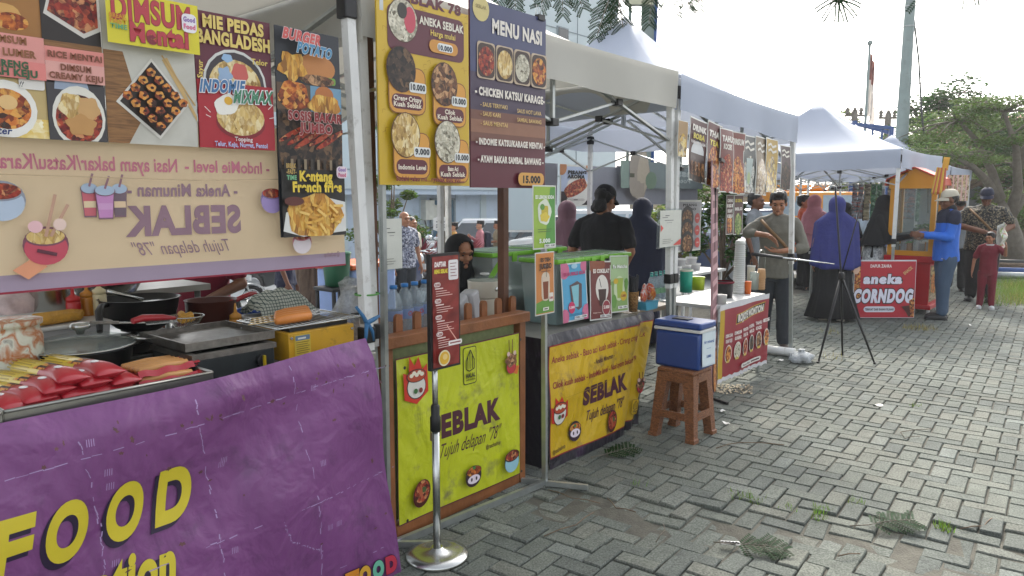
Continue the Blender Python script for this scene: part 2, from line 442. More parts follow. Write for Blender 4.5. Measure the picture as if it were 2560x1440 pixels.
def auto_tree(label, base, H, R, leaf, L, n=26, per=260, seed=1, trunk=.2, flat=.5, lo=.35, name='tree', group=None, bark='bark', lean=0):
    rng = random.Random(seed); limbs = []; top = Vector((lean, 0, H * lo))
    limbs.append(([(0, 0, -.3), (lean * .4, 0, H * lo * .5), top], trunk, []))
    for k in range(n):
        a = k * 2.4 + rng.uniform(-.3, .3); q = math.sqrt((k + .5) / n); hh = H * (lo + (1 - lo) * (1 - q * q * .75) * rng.uniform(.75, 1.0))
        e = Vector((lean + cos(a) * R * q, sin(a) * R * q, hh)); mid = top.lerp(e, .5) + Vector((rng.uniform(-.2, .2), rng.uniform(-.2, .2), rng.uniform(-.1, .3))) * R * .3
        limbs.append(([top, mid, e], trunk * .45, [(e, R * rng.uniform(.2, .36), per, flat)]))
    return tree(label, base, limbs, leaf, L, name, group, trunk, bark, seed)
def frond(b, i, j, p0, d, L, nrm, pairs=9, seed=0, pl=.32, droop=.5, leaflet=.018):
    """feathery compound leaf: a stalk with pairs of leaflet-lined side stems"""
    rng = random.Random(seed); d = Vector(d).normalized(); nrm = Vector(nrm); sd = d.cross(nrm).normalized(); p = Vector(p0); pts = [p.copy()]
    leaflet *= 1.5
    for k in range(pairs):
        d = (d + Vector((0, 0, -droop / pairs))).normalized(); sd = d.cross(nrm).normalized()
        p = p + d * (L / pairs); pts.append(p.copy()); ln = L * pl * (1 - .5 * abs(k / pairs - .35)) * rng.uniform(.85, 1.1)
        for sg in (-1, 1):
            e = (d * (.75 + rng.uniform(-.25, .3)) + sd * sg + Vector((0, 0, rng.uniform(-.25, .2)))).normalized(); q = p.copy(); m = max(5, int(ln / (leaflet * .5)))
            pr = [q.copy()]
            for a in range(m):
                e = (e + Vector((0, 0, -droop * .5 / m))).normalized(); q = q + e * (ln / m); pr.append(q.copy())
                s2 = e.cross(nrm).normalized()
                for g in (-1, 1):
                    leafquad(b, i, q + s2 * g * leaflet * .4, leaflet, leaflet * .5, (s2 * g + e * .45), nrm)
            b.tube(pr[::2] if len(pr) > 4 else pr, leaflet * .05, MATS['bark_grey'], 3, False)
    b.tube(pts, L * .008, MATS['bark_grey'], 5)

# ================================================================ tents
mat('tent_cloth', '#b2bac9', .75, var=.06, vs=1.5, transl=.2, bump=.12, bs=3)
mat('tent_white', '#b9b7ae', .75, var=.07, vs=2, transl=.18, bump=.12, bs=3)
mat('tent_blue', '#8fa2c8', .75, var=.06, vs=2, transl=.4)
mat('white_paint', '#d9d9d6', .45, var=.08, vs=9, dirt='#9a948a', ds=14)
mat('alu', '#a9adab', .38, .75, var=.12, vs=20)
mat('black_plastic', '#141416', .45, var=.1)
mat('steel', '#b9bbb8', .25, 1, var=.1, vs=15)
mat('chrome', '#cfd2d2', .12, 1, var=.05)
def tent(label, x0, x1, y0, y1, z0, z1, peak, legs=None, cloth='tent_cloth', val=.25, frame=True, front=True, group='pop-up tents along the row'):
    cx, cy = (x0 + x1) / 2, (y0 + y1) / 2; root = thing('canopy_tent', label, 'tent', (cx, cy, 0), group=group)
    hx, hy = (x1 - x0) / 2, (y1 - y0) / 2; zt = lambda x: z0 + (z1 - z0) * (x + hx) / (2 * hx)
    b = MB(); i = b.mi(cloth); K = 10; N = 10
    def pt(k, e, u):
        q = k / K; a = [(-1 + 2 * u, -1), (1, -1 + 2 * u), (1 - 2 * u, 1), (-1, 1 - 2 * u)][e]
        x, y = a[0] * hx * q, a[1] * hy * q; c = max(abs(a[0]), abs(a[1])); edge = (1 - min(1, (2 * u - 1) ** 2))
        z = zt(x) + (peak - (z0 + z1) / 2) * ((1 - q) ** 1.6) - .05 * edge * q * (1 - q) * 2 - .018 * edge * q ** 3
        return (x, y, z)
    for e in range(4):
        b.grid(lambda u, v, e=e: pt(v * K, e, u), N, K, cloth)
    b.build('roof', root, merge=.001)
    for e in range(4):
        if e == 0 and not front: continue
        b = MB()
        def vp(u, v, e=e):
            x, y, z = pt(K, e, u); o = .015 + .012 * sin(u * 17 + e) * v + .02 * v * sin(u * pi)
            n = [(0, -1), (1, 0), (0, 1), (-1, 0)][e]
            return (x + n[0] * o, y + n[1] * o, z - val * v * (1 + .05 * sin(u * 9 + e) * (1 - abs(2 * u - 1))) + .003)
        b.grid(vp, 26, 5, cloth); b.build('valance', root)
    L = legs or [(0, 0)] * 4
    for q, (sx, sy) in enumerate(((-1, -1), (1, -1), (1, 1), (-1, 1))):
        x, y = sx * (hx - .03), sy * (hy - .03); zz = zt(x); b = MB(); g = gz(cy + y); dx, dy = L[q]
        b.bar((x, y, zz - .02), (x + dx * .55, y + dy * .55, .95 + g * .5), .042, .042, 'white_paint', (1, 0, 0))
        b.bar((x + dx * .45, y + dy * .45, 1.1 + g * .5), (x + dx, y + dy, g), .032, .032, 'alu', (1, 0, 0))
        b.box((x + dx, y + dy, g + .006), (.07, .07, .012), 'alu'); le = b.build('leg', root)
        b = MB(); b.box((x, y, zz - .12), (.062, .062, .09), 'black_plastic', bev=.006); b.build('bracket', le); b = MB()
        b.box((x + dx * .5, y + dy * .5, 1.02 + g * .5), (.058, .058, .07), 'black_plastic', bev=.006); b.build('clamp', le)
    if frame:
        b = MB(); J = []; up, dn = -.1, -.47
        def sc(a, c):
            a, c = Vector(a), Vector(c); m = (a + c) / 2
            for A, B in ((a, m), (m, c)):
                za, zb = zt(A.x), zt(B.x)
                b.bar((A.x, A.y, za + up), (B.x, B.y, zb + dn), .028, .014, 'alu'); b.bar((A.x, A.y + .012, za + dn), (B.x, B.y + .012, zb + up), .028, .014, 'alu')
                h = (A + B) / 2; J.append((h.x, h.y, zt(h.x) + (up + dn) / 2))
            J.extend([(m.x, m.y, zt(m.x) + up), (m.x, m.y, zt(m.x) + dn)])
            b.bar((m.x, m.y, zt(m.x) + up), (m.x, m.y, zt(m.x) + dn), .022, .022, 'alu', (1, 0, 0))
        e = .035; cs = [(-hx + e, -hy + e), (hx - e, -hy + e), (hx - e, hy - e), (-hx + e, hy - e)]
        for q in range(4):
            if q == 0 and not front: continue
            sc((*cs[q], 0), (*cs[(q + 1) % 4], 0))
        zc = (z0 + z1) / 2
        for (x, y) in ((0, -hy + e), (hx - e, 0), (0, hy - e), (-hx + e, 0)):
            b.bar((x, y, zc + up), (x * .06, y * .06, zc + .12), .028, .014, 'alu'); b.bar((x, y, zc + dn), (x * .06, y * .06, zc - .1), .028, .014, 'alu')
        for (x, y) in cs: b.bar((x, y, zc - .06), (x * .05, y * .05, zc + .14), .02, .02, 'alu')
        b.bar((0, 0, zc - .16), (0, 0, peak - .05), .032, .032, 'alu', (1, 0, 0)); J.append((0, 0, zc + .12))
        f = b.build('truss', root); k = MB(); k.box((0, 0, 0), (.06, .055, .042), 'black_plastic', bev=.004); k = k.build('joint', f, J[0])
        for p in J[1:]: c = k.copy(); COL.objects.link(c); c.parent = f; c.location = p
    return root
TENT1 = tent('white canopy over the purple-bannered sausage stall, nearest the camera', -1.0, 1.99, 2.5, 5.3, 2.5, 2.5, 3.3,
     legs=[(0, 0), (.12, 0), (.05, 0), (0, 0)], cloth='tent_white', front=False)
TENT2 = tent('pale canopy behind the two hanging menu boards, over the drink dispensers', 2.03, 4.82, 2.55, 4.92, 2.53, 2.48, 3.2, legs=[(.06, 0), (.1, 0), (0, 0), (0, 0)], cloth='tent_white')
TENT3 = tent('pale canopy with a row of small drink posters hanging from its edge', 4.86, 7.24, 2.55, 4.92, 2.47, 2.37, 3.25, legs=[(.04, 0), (.3, .02), (0, 0), (0, 0)])
TENT4 = tent('bluish white canopy over the yellow glass food cart, its peak highest in the far row', 10.74, 13.3, 2.42, 5.4, 2.23, 2.23, 3.05, legs=[(0, 0), (0, 0), (0, 0), (0, 0)])
tent5 = dup(TENT4, (16.1, 4.5, 0), label='pale canopy with its tip beside the blue steel frame, second in the far row')
tent6 = dup(TENT4, (19.4, 4.6, 0), label='farthest pale canopy, its low front corner beside the spreading tree')
for r in (tent5, tent6):
    pass
# ================================================================ buildings and walls behind
mat('wall_blue', '#b4c3d2', .85, var=.06, vs=1.2, dirt='#8f9ca6', ds=1.5)
mat('wall_pale', '#b3c0c4', .85, var=.04, vs=.4)
mat('wall_beige', '#a99a84', .85, var=.1, vs=1.5)
mat('wall_concrete', '#8c9294', .9, var=.15, vs=2, bump=.3, bs=12)
mat('roof_tile', '#8a4f3c', .8, var=.2, vs=8, bump=.4, bs=20)
mat('door_teal', '#3c6378', .6, var=.15, vs=4)
mat('dark_glass', '#171c20', .15, var=.1, spec=.6)
mat('seam', '#7d8a90', .9)
Y0 = 22.0; x0, x1 = S(330, 520, Y0).x, S(1345, 520, Y0).x; zt = S(1130, 474, Y0).z; g0 = gz(Y0)
bl = thing('building', 'low pale blue building with a corrugated teal door behind the car park', 'building', ((x0 + x1) / 2, Y0, g0)); hw = (x1 - x0) / 2; H = zt - g0
b = MB(); b.box((0, 3, H / 2), (2 * hw, 6, H), 'wall_blue')
for q in (-.62, -.22, .2, .58): b.box((q * hw, -.03, H / 2), (.35, .09, H - .02), 'wall_pale')
for q in (-.8, -.42, .02, .4): b.box((q * hw, -.005, H / 2), (.03, .02, H - .3), 'seam')
b.build('wall', bl)
b = MB(); b.box((0, 2.7, H + .1), (2 * hw + .6, 7.2, .22), 'wall_pale'); b.box((0, -.75, H - .1), (2 * hw + .5, .12, .22), 'wall_blue'); b.build('roof', bl)
def bx(px): return S(px, 520, Y0).x - (x0 + x1) / 2
dx0, dx1 = bx(1077), bx(1131)
b = MB(); b.grid(lambda u, v: (dx0 + (dx1 - dx0) * u, -.06 + .02 * sin(u * 60), .1 + 2.15 * v), 60, 1, 'door_teal'); d = b.build('door', bl)
b = MB()
for xx in (dx0 - .04, dx1 + .04): b.box((xx, -.07, 1.15), (.09, .1, 2.3), 'seam')
b.box(((dx0 + dx1) / 2, -.07, 2.3), (dx1 - dx0 + .17, .1, .09), 'seam'); b.build('frame', d)
for a, c, z0_, z1_ in ((1017, 1058, .35, 1.25), (1135, 1165, .75, 1.22), (1205, 1225, .4, 1.2)):
    b = MB(); b.box(((bx(a) + bx(c)) / 2, -.03, (z0_ + z1_) / 2), (bx(c) - bx(a), .08, z1_ - z0_), 'seam'); w = b.build('window', bl)
    b = MB(); b.box(((bx(a) + bx(c)) / 2, -.075, (z0_ + z1_) / 2), (bx(c) - bx(a) - .1, .03, z1_ - z0_ - .1), 'dark_glass'); b.build('pane', w)
p = S(1060, 525, Y0)
ac = MB(); ac.box((0, -.22, 0), (.5, .3, .8), mat('box_cream', '#b9bab0', .6), bev=.02); ac.box((.5, -.15, -.05), (.25, .18, .5), 'box_cream', bev=.02)
ac.tube([(-.1, -.15, -.4), (0, -.15, -.75), (.35, -.15, -.7), (.5, -.15, -.3)], .03, 'black_plastic', 6)
ac.build('meter_box', loc=(p.x, Y0, p.z), label='cream electricity meter box with looping cable on the pale blue wall', cat='meter box')

Y1 = 27.0; xr = S(1545, 60, Y1).x; xl = S(760, 60, Y1).x
bl = thing('building', 'tall pale building block rising behind the tents beside the floodlight post', 'building', ((xr + xl) / 2, Y1, gz(Y1))); hw = (xr - xl) / 2
b = MB(); b.box((0, 5, 9), (2 * hw, 10, 18), 'wall_pale')
for z in (3.6, 7.1, 8.6, 12.2): b.box((0, -.01, z), (2 * hw + .02, .04, .05), 'seam')
for x in (-hw * .6, hw * .1, hw * .62): b.box((x, -.01, 9), (.05, .04, 17.9), 'seam')
b.build('wall', bl); b = MB(); b.box((0, 5, 18.2), (2 * hw + .8, 10.8, .4), 'wall_pale'); b.build('roof', bl)
for px, py in ((1405, 88), (1360, 330)):
    p = S(px, py, Y1); b = MB(); b.box((p.x - (xr + xl) / 2, -.05, p.z - gz(Y1)), (1.1, .1, .9), 'seam'); w = b.build('window', bl)
    b = MB(); b.box((p.x - (xr + xl) / 2, -.11, p.z - gz(Y1)), (.95, .04, .75), 'dark_glass'); b.build('pane', w)

p0, p1 = D(1640, 520, 27), D(1985, 520, 27)
bl = thing('building', 'low beige building with pale window frames behind the parked cars', 'building', ((p0.x + p1.x) / 2, (p0.y + p1.y) / 2, -.81)); bl.rotation_euler.z = math.atan2(p1.y - p0.y, p1.x - p0.x); hw = (p1 - p0).length / 2
b = MB(); b.box((0, 3, 1.6), (2 * hw, 6, 3.2), 'wall_beige'); b.build('wall', bl)
b = MB(); b.box((0, 2.6, 3.3), (2 * hw + .8, 7.4, .2), 'wall_pale'); b.build('roof', bl)
for k in range(6):
    x = -hw + (k + .5) * 2 * hw / 6; b = MB(); b.box((x, -.04, 1.75), (1.5, .1, 1.5), 'white_paint'); w = b.build('window', bl)
    b = MB(); b.box((x, -.1, 1.75), (1.3, .04, 1.3), mat('sign_tan', '#b5a78e', .5)); b.build('pane', w)
p0, p1 = D(1960, 500, 30), D(2620, 500, 30)
b = MB(); L = (p1 - p0).length
b.box((0, 0, 1.35), (L, .25, 2.7), 'wall_concrete'); b.box((0, 0, 2.76), (L, .35, .12), 'wall_pale')
k = -L / 2
while k < L / 2: b.box((k, -.16, 1.35), (.3, .12, 2.69), 'wall_concrete'); k += 2.4
b.build('boundary_wall', loc=((p0.x + p1.x) / 2, (p0.y + p1.y) / 2, -.81), rz=math.atan2(p1.y - p0.y, p1.x - p0.x), label='long grey concrete boundary wall behind the far tents and trees', cat='wall')
p0 = D(2520, 520, 46)
bl = thing('house', 'house with a red tiled roof half hidden behind the spreading tree', 'house', (p0.x, p0.y, -.8), rz=radians(-50))
b = MB(); b.box((0, 0, 2.1), (11, 8, 4.2), 'wall_beige'); b.build('wall', bl)
b = MB(); b.prism([(-6.2, 4.1), (6.2, 4.1), (2.5, 6.9), (-2.5, 6.9)], -4.8, 4.8, 'roof_tile'); b.build('roof', bl)
for x in (-3, 0, 3):
    b = MB(); b.box((x, -4.03, 2.3), (1.4, .1, 1.5), 'white_paint'); w = b.build('window', bl); b = MB(); b.box((x, -4.09, 2.3), (1.2, .04, 1.3), 'dark_glass'); b.build('pane', w)

# ================================================================ poles, wires, flag
mat('pole_grey', '#83908c', .7, var=.1, vs=4, dirt='#6f7672', ds=6)
mat('blue_steel', '#2f4f86', .5, var=.15, vs=6)
mat('wire', '#3a3d3d', .6)
p = D(2243, 520, 18)
r = thing('lamp_post', 'tall grey concrete lamp post with a cable hanging down beside it', 'lamp post', (p.x, p.y, gz(p.y)))
b = MB(); b.tube([(0, 0, 0), (0, 0, 3), (0, 0, 9.5)], [.165, .14, .085], 'pole_grey', 14); b.build('post', r)
b = MB()
for z in (5.55, 6.0): b.lathe([(.128, 0), (.128, .03)], 'alu', 12, (0, 0, z))
b.build('strap', r)
b = MB(); b.tube([(.1, -.05, 5.9), (.28, -.2, 4.8), (.5, -.3, 3.5), (.75, -.45, 2.4), (.9, -.5, 1.2)], .022, 'wire', 6)
b.tube([(.08, -.08, 6.1), (.4, -.35, 6.4), (.42, -.38, 5.7), (.1, -.1, 5.5)], .008, 'wire', 4); b.tube([(.1, -.1, 4.7), (.5, -.5, 4.0), (.9, -.85, 3.9)], .007, 'wire', 4)
b.build('cable', r)
b = MB(); b.tube([(0, 0, 9.3), (.5, -.5, 9.7), (1.3, -1.3, 9.8)], .05, 'pole_grey', 8); b.box((1.5, -1.5, 9.78), (.6, .25, .12), 'alu', Matrix.Rotation(radians(-45), 4, 'Z')); b.build('lamp_head', r)
p = D(1612, 520, 14)
r = thing('floodlight_post', 'concrete post with a floodlight and blue pipe rising behind the tents', 'floodlight', (p.x, p.y, gz(p.y)), rz=radians(-50))
b = MB(); b.box((0, 0, 3.6), (.25, .25, 7.2), 'pole_grey', bev=.02); b.build('post', r)
b = MB(); b.cyl((.1, -.14, 0), (.1, -.14, 7), .03, 'blue_steel', 8); b.box((-.14, -.14, 4.25), (.5, .05, .05), 'blue_steel'); b.cyl((-.36, -.1, 2.2), (-.36, -.1, 7), .03, 'pole_grey', 8); b.build('pipe', r)
b = MB(); b.box((-.22, -.32, 5.28), (.5, .22, .34), mat('lamp_body', '#8d9087', .4), Matrix.Rotation(radians(20), 4, 'X'), .03); f = b.build('floodlight', r)
b = MB(); b.box((-.22, -.44, 5.24), (.42, .02, .26), mat('lamp_lens', '#c9c8ae', .2), Matrix.Rotation(radians(20), 4, 'X')); b.build('lens', f)
p = D(2151, 520, 25)
r = thing('flagpole', 'slim flagpole with a limp red and white flag beyond the canopies', 'flagpole', (p.x, p.y, gz(p.y)))
b = MB(); b.tube([(0, 0, 0), (0, 0, 6.65)], [.06, .04], 'pole_grey', 8); b.ell((0, 0, 6.72), .09, 'pole_grey', 8); b.build('pole', r)
b = MB()
def fl(u, v): return (.03 + .42 * u * (1 - .3 * v) * (.35 + .9 * v), -.12 * u + .06 * sin(u * 14 + v * 4), 6.4 - 1.95 * v - .5 * u * u)
b.grid(fl, 10, 14, mat('flag_white', '#cfc6bd', .8, transl=.3)); f = b.build('flag', r)
for po in f.data.polygons:
    if po.index % 14 < 6: po.material_index = 1
f.data.materials.append(mat('flag_red', '#80524a', .8, transl=.3))
PO = []
for px, py, hh in ((2138, 262, 'utility pole with clustered insulators beside the flagpole'), (2222, 268, 'utility pole with insulators just left of the lamp post'), (2338, 262, 'utility pole with insulators standing right of the lamp post, above the trees')):
    p = D(px, py, 36); g = gz(p.y); h = p.z - g
    r = thing('utility_pole', hh, 'utility pole', (p.x, p.y, g), rz=radians(-50), group='distant utility poles')
    b = MB(); b.tube([(0, 0, 0), (0, 0, h - .3)], [.2, .15], 'bark_grey', 8); b.build('pole', r)
    b = MB(); b.box((0, 0, h - .5), (.9, .1, .1), 'bark_grey')
    for x in (-.35, 0, .3): b.lathe([(.05, 0), (.12, .05), (.06, .12), (.12, .18), (.05, .3), (0, .34)], 'bark_grey', 8, (x, 0, h - .45))
    b.build('insulator', r); PO.append(Vector((p.x, p.y, p.z)))
def wire(a, c, sag, rad, label, n=14):
    a, c = Vector(a), Vector(c); b = MB(); o = (a + c) / 2
    b.tube([a.lerp(c, k / n) - o - Vector((0, 0, sag * 4 * (k / n) * (1 - k / n))) for k in range(n + 1)], rad, 'wire', 4); b.build('power_line', loc=o, label=label, cat='power line', group='power lines')
wire(PO[0] - (PO[2] - PO[0]) * .4, PO[1], .1, .018, 'thin wire running left from the utility pole by the flagpole')
wire(PO[1], PO[2], .25, .018, 'sagging wire between the two utility poles either side of the lamp post')
wire(PO[2], D(2760, 235, 34), .3, .018, 'thin wire from the right utility pole over the spreading tree')
wire(PO[0] - Vector((0, 0, .7)), PO[2] - Vector((0, 0, .5)), .5, .016, 'lowest sagging wire linking the three utility poles')
wire(D(2260, 210, 18), D(2760, 150, 20), .1, .01, 'single wire rising right from the lamp post across the sky')
p0 = D(2170, 520, 24)
r = thing('billboard_frame', 'blue steel billboard frame rising behind the far canopies', 'frame', (p0.x, p0.y, gz(p0.y)), rz=radians(-62))
b = MB(); z0_, z1_ = 3.1, 4.1
for x in (-.55, .55): b.bar((x, 0, 0), (x, 0, z1_ - .25 * (x > 0)), .13, .13, 'blue_steel', (1, 0, 0))
for z in (z0_, z0_ + .45, z1_ - .1): b.bar((-.6, 0, z), (.6, 0, z - .15), .1, .1, 'blue_steel')
for x in (-.25, .0, .28): b.bar((x, 0, z0_), (x, 0, z1_ - .3), .06, .06, 'blue_steel', (1, 0, 0))
b.bar((-.6, .5, z1_), (.6, .5, z1_ - .35), .1, .1, 'blue_steel'); b.bar((-.6, .0, z1_ - .1), (-.6, .5, z1_), .1, .1, 'blue_steel'); b.build('frame', r)
p0 = D(1300, 520, 17.5)
r = thing('signboard', 'blank white framed signboard on posts in front of the pale blue building', 'signboard', (p0.x, p0.y, gz(p0.y)), rz=radians(-50))
b = MB(); b.box((0, 0, 1.95), (.75, .06, 1.4), 'white_paint'); b.box((0, -.04, 1.95), (.66, .02, 1.3), 'wall_pale'); b.build('board', r)
b = MB(); b.box((-.33, .05, .9), (.07, .06, 1.9), 'white_paint'); b.box((.33, .05, .9), (.07, .06, 1.9), 'white_paint'); b.build('post', r)
p0 = D(1102, 600, 17)
r = thing('small_sign', 'small white hexagonal notice on a thin stake among the walking students', 'sign', (p0.x, p0.y, gz(p0.y)), rz=radians(-50))
zz = D(1102, 560, 17).z - gz(p0.y); b = MB(); b.prism([(-.17, zz - .13), (0, zz - .19), (.17, zz - .13), (.17, zz + .13), (0, zz + .19), (-.17, zz + .13)], -.015, .015, 'white_paint')
for q in (.05, -.02, -.07): b.box((0, -.017, zz + q), (.2, .004, .02), 'wire')
b.build('plate', r); b = MB(); b.cyl((0, .03, 0), (0, .03, zz), .02, 'alu', 6); b.build('stake', r)

leafmat('leaf_fine', '#586c38', .4)
# ================================================================ trees and plants
p = GG(2538, 655)
def rel(px, py, dep, base): q = D(px, py, dep) - Vector(base); return (q.x, q.y, q.z)
dp = p.dot(Vector((sin(YAW), cos(YAW), 0))); B = (p.x, p.y, p.z)
T1 = [rel(2534, 660, dp, B), rel(2530, 590, dp, B), rel(2522, 545, dp, B), rel(2500, 500, dp, B)]
LM = [(T1, .3, [])]
f1 = T1[3]
for pts, r_, cl in (
    ([f1, rel(2470, 455, dp, B), rel(2430, 415, dp - .8, B), rel(2390, 395, dp - 1.4, B)], .13, [(2380, 388, -1.4, 1.0), (2340, 372, -1.8, .9), (2415, 402, -.6, .8), (2310, 398, -1.6, .6)]),
    ([f1, rel(2480, 430, dp, B), rel(2440, 350, dp, B), rel(2395, 300, dp, B)], .13, [(2390, 290, 0, 1.0), (2350, 315, .4, .9), (2430, 300, 0, .8), (2320, 340, 0, .7), (2410, 340, .6, .8), (2300, 352, -.3, .6)]),
    ([T1[2], rel(2545, 470, dp, B), rel(2540, 370, dp - .6, B), rel(2510, 280, dp - .8, B)], .15, [(2500, 262, -.8, .9), (2455, 270, -.6, .7), (2540, 250, -.8, .9), (2480, 310, 0, .9), (2430, 252, 0, .5)]),
    ([rel(2540, 420, dp, B), rel(2570, 360, dp, B), rel(2600, 300, dp, B)], .15, [(2560, 310, 0, 1.0), (2600, 270, 0, 1.1), (2545, 350, -.8, .8), (2610, 340, 0, 1.1), (2500, 355, -.5, .7)]),
    ([T1[2], rel(2555, 500, dp, B), rel(2600, 440, dp + .4, B)], .14, [(2560, 430, .4, .8), (2610, 420, .4, 1.0), (2520, 425, .5, .6), (2470, 400, .8, .7), (2450, 440, 1.0, .6), (2575, 480, 1, .6)])):
    LM.append((pts, r_, [(rel(x, y, dp + dd, B), R_, 620, .16) for x, y, dd, R_ in cl]))
tree('large spreading tree with a leaning trunk and flat feathery layers at the right edge', B, LM, 'leaf_fine', .075, seed=4, bark='bark_grey')
p = D(2375, 520, 27); auto_tree('dense dark green tree behind the far canopies left of the spreading tree', (p.x, p.y, gz(p.y)), 5.6, 2.6, 'leaf_dark', .2, 24, 330, 5, .25, .8, .3)
p = D(2470, 520, 30); auto_tree('dense green tree filling the gap under the spreading crown', (p.x, p.y, gz(p.y)), 5.0, 2.6, 'leaf_dark', .22, 22, 300, 15, .25, .8, .25)
p = D(2555, 520, 29); auto_tree('leafy tree at the right edge partly behind the leaning trunk', (p.x, p.y, gz(p.y)), 4.2, 2.4, 'leaf_mid', .22, 18, 260, 16, .2, .8, .25)
p = D(2305, 520, 32); auto_tree('pale yellow-green tree just right of the lamp post', (p.x, p.y, gz(p.y)), 5.2, 1.5, 'leaf_pale', .2, 16, 170, 25, .2, .7, .3)
p = D(2095, 520, 44); auto_tree('thin pale distant tree left of the flagpole', (p.x, p.y, -.8), 7.4, 1.5, 'leaf_pale', .26, 12, 60, 8, .12, .7, .5)
p = D(2190, 520, 44); auto_tree('thin distant tree between flagpole and lamp post', (p.x, p.y, -.8), 6.4, 1.9, 'leaf_pale', .26, 12, 70, 9, .12, .6, .4)
p = D(2135, 520, 28); auto_tree('small bright bush in front of the boundary wall above the yellow minibus', (p.x, p.y, gz(p.y)), 3.0, 1.1, 'leaf_pale', .16, 12, 120, 10, .1, .7, .3)
p = D(968, 520, 14.5); auto_tree('bushy green tree behind the white card holder on the cart', (p.x, p.y, gz(p.y)), 2.75, .72, 'leaf_mid', .09, 16, 200, 11, .07, .6, .3)
p = D(1720, 560, 13); auto_tree('leafy shrub beside the parked car behind the drink stall', (p.x, p.y, gz(p.y)), 2.0, .9, 'leaf_mid', .1, 14, 170, 12, .05, .8, .25, name='shrub')
p = D(1810, 600, 10.5); auto_tree('dark vine-covered shrub behind the cup stack', (p.x, p.y, gz(p.y)), 1.75, .5, 'leaf_dark', .08, 14, 170, 13, .05, 1.0, .25, name='shrub')
p = D(1640, 600, 12); auto_tree('light green shrub behind the navy-veiled woman', (p.x, p.y, gz(p.y)), 1.5, .6, 'leaf_pale', .1, 12, 150, 14, .05, .8, .25, name='shrub')
p = D(2500, 600, 25); auto_tree('low green bush growing behind the leaning trunk', (p.x, p.y, 0), 1.5, 1.3, 'leaf_pale', .12, 12, 200, 17, .05, .7, .2, name='shrub')
p = D(2560, 600, 23); auto_tree('low bush at the right edge beside the leaning trunk', (p.x, p.y, 0), 1.3, 1.0, 'leaf_mid', .12, 12, 200, 18, .05, .7, .2, name='shrub')
for px, py, lb in ((1160, 620, 'spiky dark red plant between the students and the white van'), (1042, 610, 'spiky dark red plant beside the girl in the green jacket')):
    p = D(px, py, 16.5); b = MB(); i = b.mi('leaf_red'); rng = random.Random(px)
    for k in range(46):
        a = rng.uniform(0, 2 * pi); e = rng.uniform(.4, 1.3); d = Vector((cos(a) * cos(e), sin(a) * cos(e), sin(e))); leafquad(b, i, Vector((0, 0, .75)) + d * .28, .56, .06, d, Vector((rng.random(), rng.random(), .3)))
    b.cyl((0, 0, 0), (0, 0, .8), .05, 'bark', 6); b.build('cordyline_plant', loc=(p.x, p.y, gz(p.y)), label=lb, cat='plant', group='spiky red plants')
p = D(1108, 600, 18.5); b = MB(); b.tube([(0, 0, -.1), (.02, 0, 1.5), (0, 0, 4.2)], [.19, .16, .14], 'bark_grey', 12)
r = thing('palm_tree', 'smooth grey palm trunk in front of the teal door', 'palm', (p.x, p.y, gz(p.y))); b.build('trunk', r); b = MB(); i = b.mi('leaf_dark')
for k in range(14):
    a = k * 2.4; d = Vector((cos(a), sin(a), .7)); q = Vector((0, 0, 4.2)); 
    for m in range(12):
        d = (d + Vector((0, 0, -.14))).normalized(); q = q + d * .16; sd = d.cross(Vector((0, 0, 1))).normalized()
        for g in (-1, 1): leafquad(b, i, q + sd * g * .2, .45, .05, sd * g + d * .6 - Vector((0, 0, .3)), Vector((0, 0, 1)))
b.build('crown', r)
# tree standing between the stalls and the car park
p = G(783, 840, -.15); rt = thing('tree', 'rough brown tree trunk behind the checked cloth on the sausage stall', 'tree', (p.x, p.y, -.3))
b = MB(); b.lathe([(.31, 0), (.26, .25), (.225, .7), (.19, 1.2), (.17, 2), (.16, 3.6), (.12, 5)], multi('bark_rough', ['#2c231c', '#574538', '#6c5a4a', '#42352b'], 14, .9, (1, 1, .25), 'N', 1.0), 22, wob=lambda a, z: .07 * sin(3 * a + z * 2) + .035 * sin(7 * a - z * 3)); b.build('trunk', rt)
b = MB(); i = b.mi('leaf_mid'); rng = random.Random(2)
for k in range(14):
    a = k * 2.4; q = Vector((cos(a) * (.4 + k * .09), sin(a) * (.4 + k * .09), 5.2 + rng.random() * 1.4)); b.tube([(0, 0, 4.2), q * .6 + Vector((0, 0, 1.9)), q], [.08, .05, .02], 'bark', 6); cloud(b, i, q, .75, 150, .1, rng, .35)
b.build('crown', rt)

